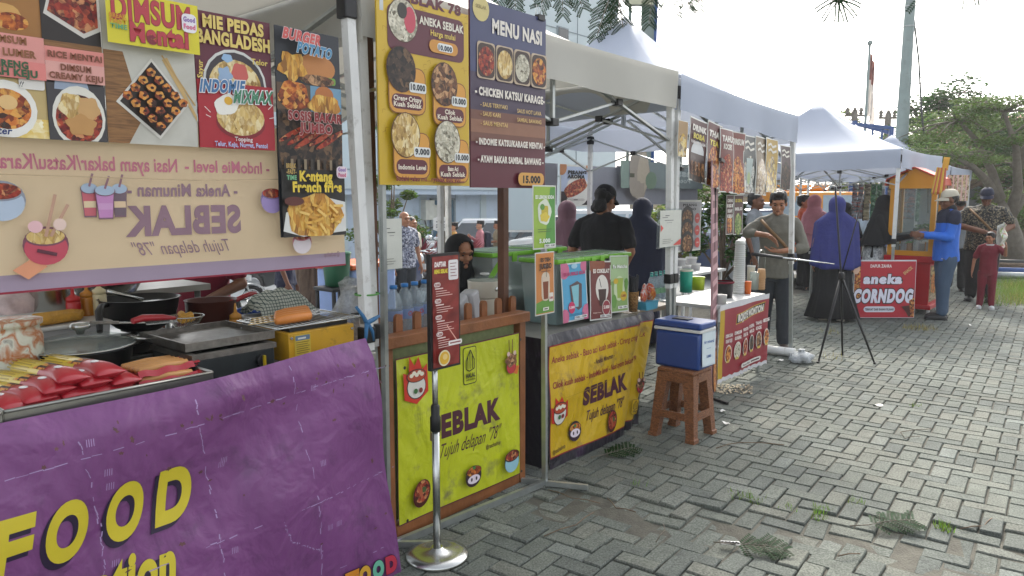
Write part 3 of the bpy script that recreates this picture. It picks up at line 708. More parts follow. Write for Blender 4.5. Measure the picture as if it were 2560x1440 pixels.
# fronds hanging into the top of the picture from the tree overhead
k = 0
for px, py, dep, ln, dirs, lb in ((1540, -38, 7.0, .5, ((-.5, -.9), (.2, -1), (-.15, -1)), 'feathery leaf spray hanging beside the floodlight, lowest of those overhead'),
        (1640, -60, 7.0, .42, ((.5, -.8), (-.2, -1)), 'small feathery leaf spray hanging over the floodlight'),
        (1725, -85, 7.2, .4, ((.25, -1), (-.1, -1)), 'drooping thin leaf sprig hanging right of the floodlight'),
        (1400, -85, 7.5, .45, ((.1, -1), (-.6, -.8), (.6, -.7)), 'feathery leaf spray hanging over the pale tall building'),
        (1275, -80, 7.5, .42, ((.2, -1), (-.4, -.8)), 'feathery leaf spray just above the brown menu board'),
        (2095, -6, 5.0, .17, ((-.9, -.35), (-.6, -.8), (-.15, -1), (.3, -.95), (.75, -.6), (1, -.1)), 'dark fan of leaflets hanging alone in the bright sky'),
        (2335, -42, 5.0, .22, ((-.3, -1), (.05, -1), (-.6, -.6)), 'dark leaflets hanging right of the lamp post top'),
        (2425, -50, 5.0, .18, ((.2, -1), (-.1, -1), (.6, -.6)), 'dark leaflets hanging at the far right of the sky')):
    c = D(px, py, dep); b = MB(); i = b.mi('leaf_frond'); fw = Vector((sin(YAW), cos(YAW), 0))
    for q, (dx, dy) in enumerate(dirs):
        d = _cr * dx + Vector((0, 0, dy)) + fw * random.uniform(-.4, .2)
        if dep < 6:
            pts = [Vector((0, 0, 0))]; dd = d.normalized()
            for m in range(16):
                dd = (dd + Vector((0, 0, -.02))).normalized(); pts.append(pts[-1] + dd * ln / 16); sd = dd.cross(fw).normalized()
                for g in (-1, 1): leafquad(b, i, pts[-1] + sd * g * .011, .027, .0115, sd * g + dd * .5, fw)
            b.tube(pts, .0012, 'bark_grey', 4)
        else: frond(b, i, 0, (0, 0, 0), d, ln, fw + Vector((0, 0, .2)), 8, k * 7 + q, .32, .7, .017)
    b.tube([(0, 0, 0), (0, .03, .25), (.1, .12, .8)], .005, 'bark', 5)
    b.build('hanging_branch', loc=c, label=lb, cat='branch', group='leaf sprays hanging from overhead'); k += 1

# ================================================================ vehicles
mat('tyre', '#1b1b1c', .85, var=.15); mat('rim', '#a9adb0', .3, .8)
mat('car_white', '#c9cdd0', .25, var=.03, coat=.6); mat('car_dark', '#1a2024', .3, var=.05, coat=.6); mat('car_blue', '#2a3a5c', .3, var=.05, coat=.6); mat('bus_yellow', '#dd8d18', .35, var=.05, coat=.5)
mat('glass_car', '#27323a', .08, var=.1, spec=.8); mat('glass_pale', '#8fa0ab', .1, var=.1, spec=.8); mat('lamp_red', '#8a1a18', .3); mat('lamp_clear', '#cfd4d6', .15)
def car(label, loc, rz, paint, prof, cab, glass='glass_car', W_=1.7, wheels=(-1.3, 1.3), wr=.31, group='parked vehicles', name='parked_car'):
    r = thing(name, label, 'car' if name == 'parked_car' else 'minibus', loc, rz, group); w = W_ / 2
    b = MB(); b.prism(prof, -w, w, paint)
    i = b.mi(paint); n = len(cab); t = .82
    A = [b.v((x, -w * (1 - .16 * k), z)) for (x, z), k in zip(cab, [0] + [1] * (n - 2) + [0])]; Bk = [b.v((x, w * (1 - .16 * k), z)) for (x, z), k in zip(cab, [0] + [1] * (n - 2) + [0])]
    b.face(A, i); b.face(Bk[::-1], i)
    for k in range(n - 1): b.face((A[k], Bk[k], Bk[k + 1], A[k + 1]), i)
    bmesh.ops.recalc_face_normals(b.bm, faces=b.bm.faces[:])
    body = b.build('body', r); m = body.modifiers.new('bevel', 'BEVEL'); m.width = .05; m.segments = 3; m.limit_method = 'ANGLE'; m.angle_limit = .5
    (xa, za), (xb, zb), (xc, zc), (xd, zd) = cab[0], cab[1], cab[-2], cab[-1]
    L1 = lambda a, c, q: a + (c - a) * q
    for sd in (-1, 1):
        nw = 3 if xc - xb > 1.6 else 2
        for k in range(nw):
            b = MB(); lo0, lo1 = L1(xa, xd, .05 + .9 * k / nw), L1(xa, xd, .05 + .9 * (k + 1) / nw - .03); hi0, hi1 = L1(xb, xc, .02 + .96 * k / nw), L1(xb, xc, .02 + .96 * (k + 1) / nw - .03)
            y0_, y1_ = sd * (w * 1.0 + .006 - .16 * w * .12), sd * (w * .84 + .006 + .16 * w * .15); zl, zh = za + (zb - za) * .12, za + (zb - za) * .85
            b.poly([(L1(lo0, hi0, .12), y0_, zl), (L1(lo1, hi1, .12), y0_, zl), (L1(lo1, hi1, .85), y1_, zh), (L1(lo0, hi0, .85), y1_, zh)], glass); b.build('window', r)
    for (x0_, z0_, x1_, z1_), nm in (((xa, za, xb, zb), 'windscreen'), ((xd, zd, xc, zc), 'rear_window')):
        s = -1 if nm == 'windscreen' else 1; b = MB(); o = .012 * s
        p_ = lambda q: (L1(x0_, x1_, q) + o, L1(z0_, z1_, q) + .006)
        (ax, az), (bx_, bz) = p_(.12), p_(.88)
        b.poly([(ax, -w * .93, az), (ax, w * .93, az), (bx_, w * .78, bz), (bx_, -w * .78, bz)], glass); b.build(nm, r)
    for x in wheels:
        for sd in (-1, 1):
            y = sd * (w - .07); q = Matrix.Rotation(pi / 2, 3, 'X'); b = MB()
            b.lathe([(wr * .62, -.1), (wr * .95, -.1), (wr, -.06), (wr, .06), (wr * .95, .1), (wr * .62, .1)], 'tyre', 28, ax=q); wh = b.build('wheel', r, (x, y, wr))
            b = MB(); b.lathe([(wr * .58, -.105), (wr * .66, -.112), (wr * .66, .112), (wr * .58, .105)], 'rim', 28, ax=q)
            for k in range(16):
                a = 2 * pi * k / 16; b.bar((0, sd * .09, 0), (cos(a) * wr * .6, sd * .105, sin(a) * wr * .6), .022, .02, 'rim')
            b.cyl((0, sd * .06, 0), (0, sd * .118, 0), .05, 'rim', 10); b.cyl((0, sd * .02, 0), (0, sd * .03, 0), wr * .6, 'black_plastic', 20); b.build('rim', wh)
    xs_ = [x for x, z in prof]; zf = za * .78
    for sd in (-1, 1):
        b = MB(); b.box((min(xs_) + .03, sd * w * .72, zf), (.1, .32, .16), 'lamp_clear', bev=.02); b.build('headlight', r)
        b = MB(); b.box((max(xs_) - .03, sd * w * .78, zf + .05), (.1, .22, .3), 'lamp_red', bev=.02); b.build('tail_light', r)
    return r
sedan = [(-2.1, .35), (-2.12, .62), (-1.9, .78), (-1.0, .9), (1.35, .92), (2.05, .88), (2.15, .6), (2.1, .3), (1.7, .25), (1.62, .5), (1.3, .66), (.98, .5), (.9, .22), (-.9, .22), (-.98, .5), (-1.3, .66), (-1.62, .5), (-1.7, .28)]
sedan_c = [(-1.05, .88), (-.35, 1.42), (.75, 1.42), (1.5, .9)]
suv = [(-2.1, .4), (-2.12, .8), (-1.95, .95), (-1.0, 1.05), (2.05, 1.08), (2.12, .7), (2.1, .38), (1.7, .3), (1.62, .55), (1.3, .72), (.98, .55), (.9, .28), (-.9, .28), (-.98, .55), (-1.3, .72), (-1.62, .55), (-1.7, .34)]
suv_c = [(-1.1, 1.04), (-.4, 1.72), (1.75, 1.72), (2.05, 1.06)]
p = D(1190, 600, 23); car('white van parked behind the walking students', (p.x, p.y, gz(p.y)), radians(-46), 'car_white', suv, suv_c)
p = GG(615, 748); q = radians(8); car('dark car whose spoked wheel shows below the beige banner', (p.x - cos(q) * 1.3, p.y - sin(q) * 1.3 + .75, gz(p.y) - .02), q, 'car_dark', sedan, sedan_c, wr=.32)
p = D(1480, 600, 19); car('silver white car behind the man in the black cap', (p.x, p.y, gz(p.y)), radians(-65), 'car_white', suv, suv_c, 'glass_pale')
p = D(1745, 600, 19); car('pale silver car parked beyond the leafy shrub', (p.x, p.y, gz(p.y)), radians(-58), 'car_white', suv, suv_c, 'glass_pale')
p = D(1845, 620, 15.5); car('dark blue car with a pale windscreen behind the wonton stall', (p.x, p.y, gz(p.y)), radians(55), 'car_blue', sedan, sedan_c, 'glass_pale')
p = D(1345, 600, 22); car('black car half hidden behind the wooden cart post', (p.x, p.y, gz(p.y)), radians(-30), 'car_dark', suv, suv_c)
bus = [(-2.6, .4), (-2.7, .9), (-2.5, 1.15), (2.5, 1.2), (2.6, .8), (2.55, .35), (2.1, .32), (1.95, .6), (1.6, .72), (1.25, .6), (1.1, .32), (-1.1, .32), (-1.25, .6), (-1.6, .72), (-1.95, .6), (-2.1, .36)]
p = D(2010, 600, 25); r = car('yellow minibus with a dark roof vent behind the blue-veiled woman', (p.x, p.y, gz(p.y)), radians(50), 'bus_yellow', bus, [(-2.4, 1.14), (-2.1, 2.0), (2.2, 2.05), (2.5, 1.2)], 'glass_pale', 1.9, (-1.6, 1.6), .33, name='minibus')
b = MB(); b.box((.8, 0, 2.14), (2.4, 1.25, .24), 'bus_yellow', bev=.09); b.build('roof_hatch', r); b = MB(); b.box((2.005, 0, 2.15), (.03, .8, .1), 'black_plastic'); b.build('vent', r)
# motorcycles
mat('moto_black', '#17181b', .3, var=.1, coat=.5); mat('moto_white', '#d2d5d6', .3, coat=.5); mat('moto_blue', '#1d2f58', .3, coat=.5); mat('seat_black', '#1c1c1e', .7)
def moto(label, loc, rz, paint):
    r = thing('motorcycle', label, 'motorcycle', loc, rz, 'parked motorcycles'); q = Matrix.Rotation(pi / 2, 3, 'X')
    for x in (-.63, .63):
        b = MB(); b.lathe([(.22, -.045), (.27, -.045), (.29, 0), (.27, .045), (.22, .045)], 'tyre', 24, ax=q, cap=False); w = b.build('wheel', r, (x, 0, .29))
        b = MB(); b.lathe([(.2, -.035), (.225, -.035), (.225, .035), (.2, .035)], 'chrome', 24, ax=q, cap=False)
        for k in range(14): a = 2 * pi * k / 14; b.tube([(0, .02 * (-1) ** k, 0), (cos(a) * .21, 0, sin(a) * .21)], .006, 'chrome', 4)
        b.cyl((0, -.05, 0), (0, .05, 0), .045, 'chrome', 10); b.build('rim', w)
    b = MB(); b.prism([(-.5, .5), (-.42, .82), (-.2, .95), (.0, .62), (.3, .55), (.72, .72), (.92, .78), (.85, .62), (.45, .42), (.1, .36), (-.35, .34)], -.11, .11, paint); o = b.build('body', r); m = o.modifiers.new('bevel', 'BEVEL'); m.width = .04; m.segments = 3
    b = MB(); b.ell((.28, 0, .74), (.42, .13, .075), 'seat_black', 14); b.ell((.62, 0, .8), (.22, .11, .07), 'seat_black', 12); b.build('seat', r)
    b = MB()
    for y in (-.075, .075): b.tube([(-.63, y, .29), (-.42, y, .9)], .024, 'chrome', 8)
    b.build('fork', r)
    b = MB(); b.tube([(-.22, -.36, 1.0), (-.3, -.2, 1.02), (-.38, 0, .96), (-.3, .2, 1.02), (-.22, .36, 1.0)], .013, 'chrome', 8)
    for y in (-.3, .3): b.tube([(-.25, y, 1.02), (-.22, y * 1.25, 1.22)], .006, 'chrome', 5); b.ell((-.22, y * 1.25, 1.25), (.02, .07, .045), 'chrome', 10)
    b.build('handlebar', r)
    b = MB(); b.ell((-.52, 0, .87), (.09, .12, .1), 'lamp_clear', 12); b.build('headlight', r)
    b = MB(); b.grid(lambda u, v: (-.63 + .325 * cos(.5 + u * 2.1), -.07 + .14 * v, .29 + .325 * sin(.5 + u * 2.1)), 12, 2, paint); b.build('front_mudguard', r)
    b = MB(); b.cyl((.1, -.14, .28), (.85, -.17, .4), .05, 'chrome', 12); b.build('exhaust', r)
    b = MB(); b.box((.05, 0, .33), (.36, .22, .24), 'rim', bev=.04); b.build('engine', r)
    b = MB(); b.box((.95, 0, .58), (.02, .22, .12), 'moto_black'); b.box((-.6, 0, .72), (.015, .24, .1), 'moto_white'); b.build('number_plate', r)
    return r
m1 = moto('chrome-fendered motorcycle in front of the dark car wheel', (0, 0, 0), 0, 'moto_white')
p = GG(545, 800); m1.location = (p.x, p.y, gz(p.y)); m1.rotation_euler.z = radians(175)
def mo(px, py, rz, lb, paint):
    p = GG(px, py); c = dup(m1, (p.x, p.y, gz(p.y)), radians(rz), lb)
    for ch in kids(c):
        if ch.name.startswith(('body', 'front_mud')):
            ch.data = ch.data.copy(); ch.data.materials[0] = MATS[paint]
mo(385, 800, 120, 'black motorcycle with a white plate behind the black wok', 'moto_black')
mo(1010, 780, 200, 'dark blue and white motorcycle behind the water bottles', 'moto_blue')
mo(885, 800, 160, 'black motorcycle behind the tree trunk beside the pale blue crate', 'moto_black')
mo(1065, 735, 20, 'motorcycle with a red light behind the narrow menu stand', 'moto_black')
# ================================================================ people
def rotx(p, piv, a):
    v = Vector(p) - Vector(piv); return Vector(piv) + Matrix.Rotation(a, 3, 'X') @ v
def b_cap(bm, a, c, r0, r1, n=12):
    a, c = Vector(a), Vector(c); d = (c - a); L = d.length or 1e-4; d = d / L if L > 1e-4 else Vector((0, 0, 1))
    x = d.orthogonal().normalized(); y = d.cross(x); rings = []
    prof = [(-r0 * cos(k * pi / 8), r0 * sin(k * pi / 8)) for k in range(1, 5)] + [(L + r1 * sin(k * pi / 8), r1 * cos(k * pi / 8)) for k in range(0, 4)]
    for o, r in prof: rings.append([bm.verts.new(a + d * o + (x * cos(2 * pi * q / n) + y * sin(2 * pi * q / n)) * r) for q in range(n)])
    for A, B in zip(rings, rings[1:]):
        for q in range(n): bm.faces.new((A[q], A[(q + 1) % n], B[(q + 1) % n], B[q]))
    for ring, pt in ((rings[0], a - d * r0), (rings[-1], c + d * r1)):
        v = bm.verts.new(pt)
        for q in range(n):
            f = (ring[(q + 1) % n], ring[q], v) if ring is rings[0] else (ring[q], ring[(q + 1) % n], v)
            bm.faces.new(f)
def b_ell(bm, c, r, R=None):
    bmesh.ops.create_uvsphere(bm, u_segments=16, v_segments=10, radius=1, matrix=Matrix.Translation(c) @ (R or Matrix.Identity(4)) @ Matrix.Diagonal((r[0], r[1], r[2], 1)))
def b_loft(bm, rings, n=20):
    """rings: (centre, rx, ry)"""
    V = [[bm.verts.new(Vector(c) + Vector((rx * cos(2 * pi * q / n), ry * sin(2 * pi * q / n), 0))) for q in range(n)] for c, rx, ry in rings]
    for A, B in zip(V, V[1:]):
        for q in range(n): bm.faces.new((A[q], A[(q + 1) % n], B[(q + 1) % n], B[q]))
    bm.faces.new(V[0][::-1]); bm.faces.new(V[-1])
def fuse(prims, m, name, vox=.01, sm=4, par=None, fold=0, fs=9):
    """grow one continuous surface over overlapping volumes"""
    bm = bmesh.new()
    for p in prims:
        if p[0] == 'c': b_cap(bm, *p[1:])
        elif p[0] == 'e': b_ell(bm, *p[1:])
        else: b_loft(bm, p[1])
    me = bpy.data.meshes.new(name); bm.to_mesh(me); bm.free()
    o = bpy.data.objects.new(name, me); COL.objects.link(o)
    r = o.modifiers.new('r', 'REMESH'); r.mode = 'VOXEL'; r.voxel_size = vox; r.use_smooth_shade = True
    s = o.modifiers.new('s', 'SMOOTH'); s.iterations = sm; s.factor = .5
    dg = bpy.context.evaluated_depsgraph_get(); dg.update()
    nm = bpy.data.meshes.new_from_object(o.evaluated_get(dg), depsgraph=dg)
    o.modifiers.clear(); o.data = nm; bpy.data.meshes.remove(me); nm.name = name
    nm.materials.clear(); nm.materials.append(MATS[m] if isinstance(m, str) else m)
    if fold:
        for v, nn in zip(nm.vertices, [v.normal.copy() for v in nm.vertices]):
            q = v.co; f = noise.noise((q.x * fs, q.y * fs, q.z * fs * .45 + fs)) + .5 * noise.noise((q.x * fs * 2.3, q.y * fs * 2.3, q.z * fs * 1.2))
            v.co = q + nn * fold * f
    for f in nm.polygons: f.use_smooth = True
    if par: o.parent = par
    return o
mat('skin', '#9c6c50', .5, var=.06, vs=20, spec=.4); mat('skin_dark', '#734d39', .5, var=.06, vs=20, spec=.4); mat('skin_fair', '#b98a6d', .5, var=.06, vs=20, spec=.4)
mat('hair_black', '#12100f', .5, var=.3, vs=60, bump=.5, bs=120); mat('eye_dark', '#0d0a09', .3, var=0); mat('lip', '#6e3a32', .5)
def cloth(n, c, rough=.85, **k): return mat('cloth_' + n, c, rough, var=.14, vs=5, bump=.35, bs=22, **k)
def hand(w, d, palm, curl=.5, s=1.0, side=1):
    """hand prims: w wrist, d pointing direction, palm = palm normal"""
    w, d, p = Vector(w), Vector(d).normalized(), Vector(palm).normalized(); sd = d.cross(p).normalized() * side; L = .19 * s; out = []
    out.append(('c', w, w + d * L * .18, .024 * s, .026 * s))
    for q in (-1.2, 0, 1.2): out.append(('c', w + d * L * .12 + sd * q * .012 * s, w + d * L * .47 + sd * q * .02 * s, .015 * s, .014 * s))
    for q, ln in ((-1.5, .40), (-.5, .50), (.5, .46), (1.5, .36)):
        a = w + d * L * .48 + sd * q * .0205 * s; e = d
        for m in range(3):
            e = (e + p * curl * (.5 if m == 0 else .75)).normalized(); c = a + e * L * ln * (.42, .33, .25)[m]
            out.append(('c', a, c, (.0098 - m * .0008) * s, (.0092 - m * .0008) * s)); a = c
    a = w + d * L * .16 - sd * .026 * s * 1; e = (d * .7 - sd * .8 + p * .25).normalized(); c = a + e * L * .24; out.append(('c', a, c, .012 * s, .0105 * s))
    e = (d * .9 - sd * .2 + p * .5 * curl).normalized(); out.append(('c', c, c + e * L * .2, .0102 * s, .009 * s))
    return out
def person(label, loc, face, H=1.66, girth=1.0, skin='skin', shirt=None, sleeve='short', pants=None, skirt=None, hair=None, cap=None, brim=None, peci=False,
           hijab=None, hj=None, armL=None, armR=None, lean=0, nod=0, turn=0, shoes='black_plastic', vox=.012, stance=.06, step=0, collar=None, hands=None, group=None, sw=1.0, tuck=0, belly=0, low=True, tilt=0):
    """face: 0 towards the camera, 90 to picture right, 180 away. arms: (elbow, wrist) in body heights"""
    rz = radians(-50 + face); h = lambda p: Vector(p) * H; g = girth; la = radians(lean); hip = Vector((0, 0, .53)) * H
    T = lambda p: rotx(p, hip, la)
    sh = .108 * sw; SHL, SHR = T(h((sh, .0, .815))), T(h((-sh, .0, .815)))
    eL, wL = [h(p) for p in (armL or ((.15, .02, .64), (.155, -.03, .49)))]; eR, wR = [h(p) for p in (armR or ((-.15, .02, .64), (-.155, -.03, .49)))]
    HR = Matrix.Rotation(radians(turn), 4, 'Z') @ Matrix.Rotation(radians(nod), 4, 'X') @ Matrix.Rotation(radians(tilt), 4, 'Y'); nk = T(h((0, .004, .865)))
    Hd = lambda x, y, z: nk + (HR @ Vector((x, y, z))) * H      # head space: origin at the neck top, face towards -y
    e_ = lambda c, r: ('e', Hd(*c), tuple(v * H for v in r), HR)
    fl = low
    body = [('c', T(h((0, .012, .81))), nk + Vector((0, 0, .02)), .036 * H * g ** .5, .033 * H),
            e_((0, .006, .088), (.047, .056, .052)), e_((0, -.012, .048), (.039, .046, .048)), e_((0, -.026, .026), (.028, .032, .028)),
            ('c', Hd(0, -.052, .066), Hd(0, -.066, .05), .0075 * H, .0105 * H), e_((0, -.05, .082), (.036, .014, .012)), e_((-.024, -.042, .05), (.016, .014, .016)), e_((.024, -.042, .05), (.016, .014, .016)),
            e_((0, -.056, .03), (.015, .007, .006)), e_((0, -.054, .014), (.014, .011, .01)), e_((.048, .006, .06), (.006, .013, .018)), e_((-.048, .006, .06), (.006, .013, .018)),
            ('c', T(h((sh * .93, 0, .806))), eL, .024 * H * g, .023 * H * g), ('c', eL, wL, .022 * H * g, .0155 * H * g), ('c', T(h((-sh * .93, 0, .806))), eR, .024 * H * g, .023 * H * g), ('c', eR, wR, .022 * H * g, .0155 * H * g),
            ('l', [(h((0, 0, .47)), .085 * H * g, .06 * H * g), (h((0, 0, .54)), .09 * H * g, .062 * H * g), (T(h((0, 0, .63))), .078 * H * g, .055 * H * g), (T(h((0, 0, .74))), .09 * H * g, .062 * H * g), (T(h((0, 0, .81))), .085 * H * g, .05 * H * g), (T(h((0, 0, .845))), .04 * H, .036 * H)])]
    hd = hands or {}
    for k, w, e, s in (('L', wL, eL, -1), ('R', wR, eR, 1)):
        d, pn, cu = hd.get(k, ((w - e), (-s * -1, 0, 0), .35))
        body += hand(w, d, pn, cu, H / 1.7 * (1.0 if H > 1.4 else .95), s)
    fy = {}
    for s in (1, -1):
        hp, kn, an = h((s * .05, 0, .5)), h((s * (stance * .9), -.012 - step * s * .5, .28)), h((s * stance, .0 - step * s, .045)); fy[s] = an
        if fl: body += [('c', hp, kn, .055 * H * g, .037 * H * g), ('c', kn, an, .036 * H * g, .022 * H), ('c', an + h((0, .01, -.028)), an + h((s * .012, -.1, -.034)), .018 * H, .014 * H)]
    root = fuse(body, skin, 'person', vox * .8, 3); root.location = loc; root.rotation_euler.z = rz; tag(root, label, 'person', group)
    if True:
        b = MB()
        for s in (1, -1): b.ell(Hd(s * .019, -.0545, .067), tuple(v * H for v in (.0072, .004, .0036)), 'eye_dark', 8, HR)
        b.build('eyes', root); b = MB()
        for s in (1, -1): b.tube([Hd(s * .009, -.0605, .079), Hd(s * .02, -.0605, .0825), Hd(s * .031, -.0525, .079)], [.0022 * H, .003 * H, .0016 * H], 'hair_black', 6)
        b.build('eyebrows', root); b = MB(); b.ell(Hd(0, -.0615, .0305), tuple(v * H for v in (.0135, .0035, .0035)), 'lip', 8, HR); b.build('mouth', root)
    if shirt:
        q = g; up = [(h((0, .0, .462 - tuck)), .106 * H * q, (.078 + belly * .5) * H * q), (h((0, -belly * .3, .56)), .1 * H * q, (.07 + belly) * H * q), (T(h((0, -belly * .3, .65))), .097 * H * q, (.068 + belly * .8) * H * q), (T(h((0, 0, .75))), .108 * H * q, .075 * H * q), (T(h((0, .004, .815))), .1 * H * q, .06 * H * q), (T(h((0, .008, .85))), .05 * H, .045 * H)]
        pr = [('l', up)]
        for S_, e, w in ((SHL, eL, wL), (SHR, eR, wR)):
            pr.append(('c', S_ + Vector((0, 0, -.012 * H)), S_.lerp(e, 1 if sleeve != 'short' else .72), .034 * H * q, (.032 if sleeve == 'long' else .036) * H * q)); pr.append(('c', T(h((0, .006, .838))), S_ + Vector((0, 0, -.004 * H)), .04 * H, .03 * H))
            if sleeve == 'long': pr.append(('c', e, e.lerp(w, .93), .035 * H * q, .024 * H * q))
            if sleeve == 'elbow': pr.append(('c', e, e.lerp(w, .3), .036 * H * q, .03 * H * q))
        fuse(pr, shirt, 'shirt', vox, 3, root, .0065 * H, 11)
        if collar: fuse([('c', T(h((0, .006, .845))), nk + Vector((0, .004, -.002)) * H, .05 * H, .044 * H)], collar, 'collar', vox, 2, root)
    if pants:
        pr = [('l', [(h((0, 0, .44)), .09 * H * g, .068 * H * g), (h((0, 0, .5)), .096 * H * g, .07 * H * g), (h((0, -belly * .2, .57)), .091 * H * g, (.062 + belly * .4) * H * g)])]
        for s in (1, -1):
            hp, kn, an = h((s * .05, 0, .48)), h((s * (stance * .9), -.012 - step * s * .5, .28)), h((s * stance, .0 - step * s, .05))
            pr += [('c', hp, kn, .063 * H * g, .047 * H * g), ('c', kn, an + Vector((0, .0, .01 * H)), .047 * H * g, .038 * H * (g ** .5))]
        fuse(pr, pants, 'trousers', vox, 3, root, .0055 * H, 9)
    if skirt:
        m_, r_ = skirt; b = MB(); b.lathe([(.098 * H * g, .56 * H), (.11 * H * g, .45 * H), (.125 * H * g, .25 * H), (r_ * H, .03 * H)], m_, 60, wob=lambda a, z: .07 * sin(9 * a + z * 2) * (1 - z / H) + .03 * sin(17 * a), sy=.82); b.build('skirt', root)
    if fl:
        for s in (1, -1):
            an = fy[s]; b = MB(); b.ell(an + h((s * .008, -.042, -.028)), (.033 * H, .082 * H, .03 * H), shoes, 14); b.box(an + h((s * .008, -.042, -.04)), (.058 * H, .155 * H, .012 * H), shoes, bev=.004); b.build('shoe', root)
    if hair:
        v = {'short': [e_((0, .014, .1), (.051, .058, .05)), e_((0, .034, .07), (.046, .038, .045))], 'full': [e_((0, .012, .104), (.053, .061, .052)), e_((0, -.03, .132), (.036, .026, .018)), e_((0, .03, .066), (.049, .042, .05)), e_((.04, .004, .09), (.013, .03, .03)), e_((-.04, .004, .09), (.013, .03, .03))],
             'nape': [e_((0, .02, .09), (.052, .058, .052)), e_((0, .045, .03), (.044, .028, .045)), e_((.025, .045, .012), (.022, .022, .026)), e_((-.025, .045, .015), (.022, .022, .026))], 'long': [e_((0, .014, .096), (.056, .063, .058)), e_((0, .035, .02), (.05, .035, .085))], 'back': [e_((0, .02, .08), (.05, .052, .045))]}[hair]
        fuse(v, 'hair_black', 'hair', .008, 2, root, .006, 40)
    if cap:
        b = MB(); N = 24
        b.grid(lambda u, v: Hd(.0545 * cos(2 * pi * u) * cos(v * 1.45) ** .75, .008 + .065 * sin(2 * pi * u) * cos(v * 1.45) ** .75, .094 + .058 * sin(v * 1.5)), N, 8, cap)
        b.ell(Hd(0, .008, .152), .005 * H, cap, 8); c = b.build('cap', root); b = MB()
        bc = brim or cap; a0 = radians(-158); a1 = radians(-22)
        def bp(u, v, o=0): a = a0 + (a1 - a0) * u; R1 = 1 + .75 * v * sin(pi * u) ** .6; return Hd(.054 * cos(a) * R1 ** .5, .008 + .064 * sin(a) * R1, .096 - .016 * v - .012 * abs(2 * u - 1) ** 2 + o)
        b.grid(bp, 14, 5, bc); b.grid(lambda u, v: bp(u, v, -.003), 14, 5, bc); b.build('brim', c)
    if peci:
        b = MB(); Rr = HR.to_3x3(); b.lathe([(.0535 * H, 0), (.052 * H, .052 * H), (.049 * H, .056 * H), (0.02 * H, .05 * H)], 'hair_black', 24, Hd(0, .008, .096), sy=1.2, ax=Rr); b.build('songkok_cap', root)
    if hijab:
        m_ = hijab; j = dict(front=.62, back=.62, w=.15, d=.11, open=True, n=44, fa=.62); j.update(hj or {}); b = MB(); NN = j['n']
        zb = (j['front'], j['back'])
        def hp_(u, v):
            a = 2 * pi * u - pi / 2                       # u=0 is the face side
            fr = .5 - .5 * sin(a); zl = zb[1] + (zb[0] - zb[1]) * fr
            if v < .5:
                q = v / .5; th = pi / 2 - q * 2.25; r = cos(th) if th > 0 else 1.0 - .08 * (-th)
                p = Hd(.063 * cos(a) * r, .012 + .074 * sin(a) * r, .078 + (.07 * sin(th) if th > 0 else .085 * th))
                return p
            q = (v - .5) / .5; s = q ** .75; p0_ = Hd(.063 * cos(a) * .94, .012 + .074 * sin(a) * .94, .078 - .058)
            ez = zl * H; ex = Vector((j['w'] * cos(a) * H, (.01 + j['d'] * sin(a)) * H, 0)); mid = T(h((j['w'] * .86 * cos(a), .006 + .085 * sin(a), .8)))
            p = p0_.lerp(mid, min(1, q * 3)) if q < 1 / 3 else mid.lerp(Vector((ex.x, ex.y, ez)) + (T(h((0, 0, .62))) - h((0, 0, .62))) * .8, (q - 1 / 3) * 1.5)
            f = 1 + .07 * q * sin(a * 6 + v * 4 + j['w'] * 40) * (.5 + .5 * sin(a * 2 + 1)) + .045 * q * sin(a * 11 + v * 3) + .02 * q * sin(a * 23 + v * 7)
            return Vector((p.x * f, p.y * f, p.z + .008 * H * sin(a * 5) * q))
        def sk(u, v):
            d_ = min(u, 1 - u) * 2 * pi
            return j['open'] and .17 < v < .475 and d_ < j['fa'] * (sin((v - .17) / .305 * pi)) ** .5
        b.grid(hp_, NN, 40, m_, skip=sk); o = b.build('hijab', root, merge=.0005)
        so = o.modifiers.new('thick', 'SOLIDIFY'); so.thickness = .006; so.offset = 0
    return root
def at_feet(px, py): return GG(px, py)
cloth('black', '#17181b'); cloth('navy', '#1d2238'); cloth('hijab_blue', '#2b3170'); cloth('mauve', '#7c5b66'); cloth('grey_olive', '#6a685e'); cloth('jeans', '#3d5066'); cloth('jeans_dark', '#2b3036')
cloth('blue', '#1c62c4', .6); cloth('maroon', '#6d1527'); cloth('pink', '#c58792'); cloth('mustard', '#b98a3e'); cloth('green', '#24513f'); cloth('olive', '#877d63'); cloth('grey', '#7d8286'); cloth('orange', '#b8502c'); cloth('cream', '#b9b3a2'); cloth('rose', '#b0707a'); cloth('pale_blue', '#9fb0bd')
multi('batik', ['#14161a', '#17191d', '#1c1e22', '#8b8066', '#3b3c34'], 60, .8); multi('plaid', ['#23263c', '#9ba0b0', '#3b4058', '#c5c8d2', '#2a2d44'], 38, .85, (1, 1, 1))
multi('apron_print', ['#8d9091', '#c3c6c5', '#777b7d', '#d4d6d4'], 40, .85)
mat('sole', '#c9c3b4', .6); mat('sandal', '#3a2c25', .7); mat('shoe_white', '#b9bcbd', .6)

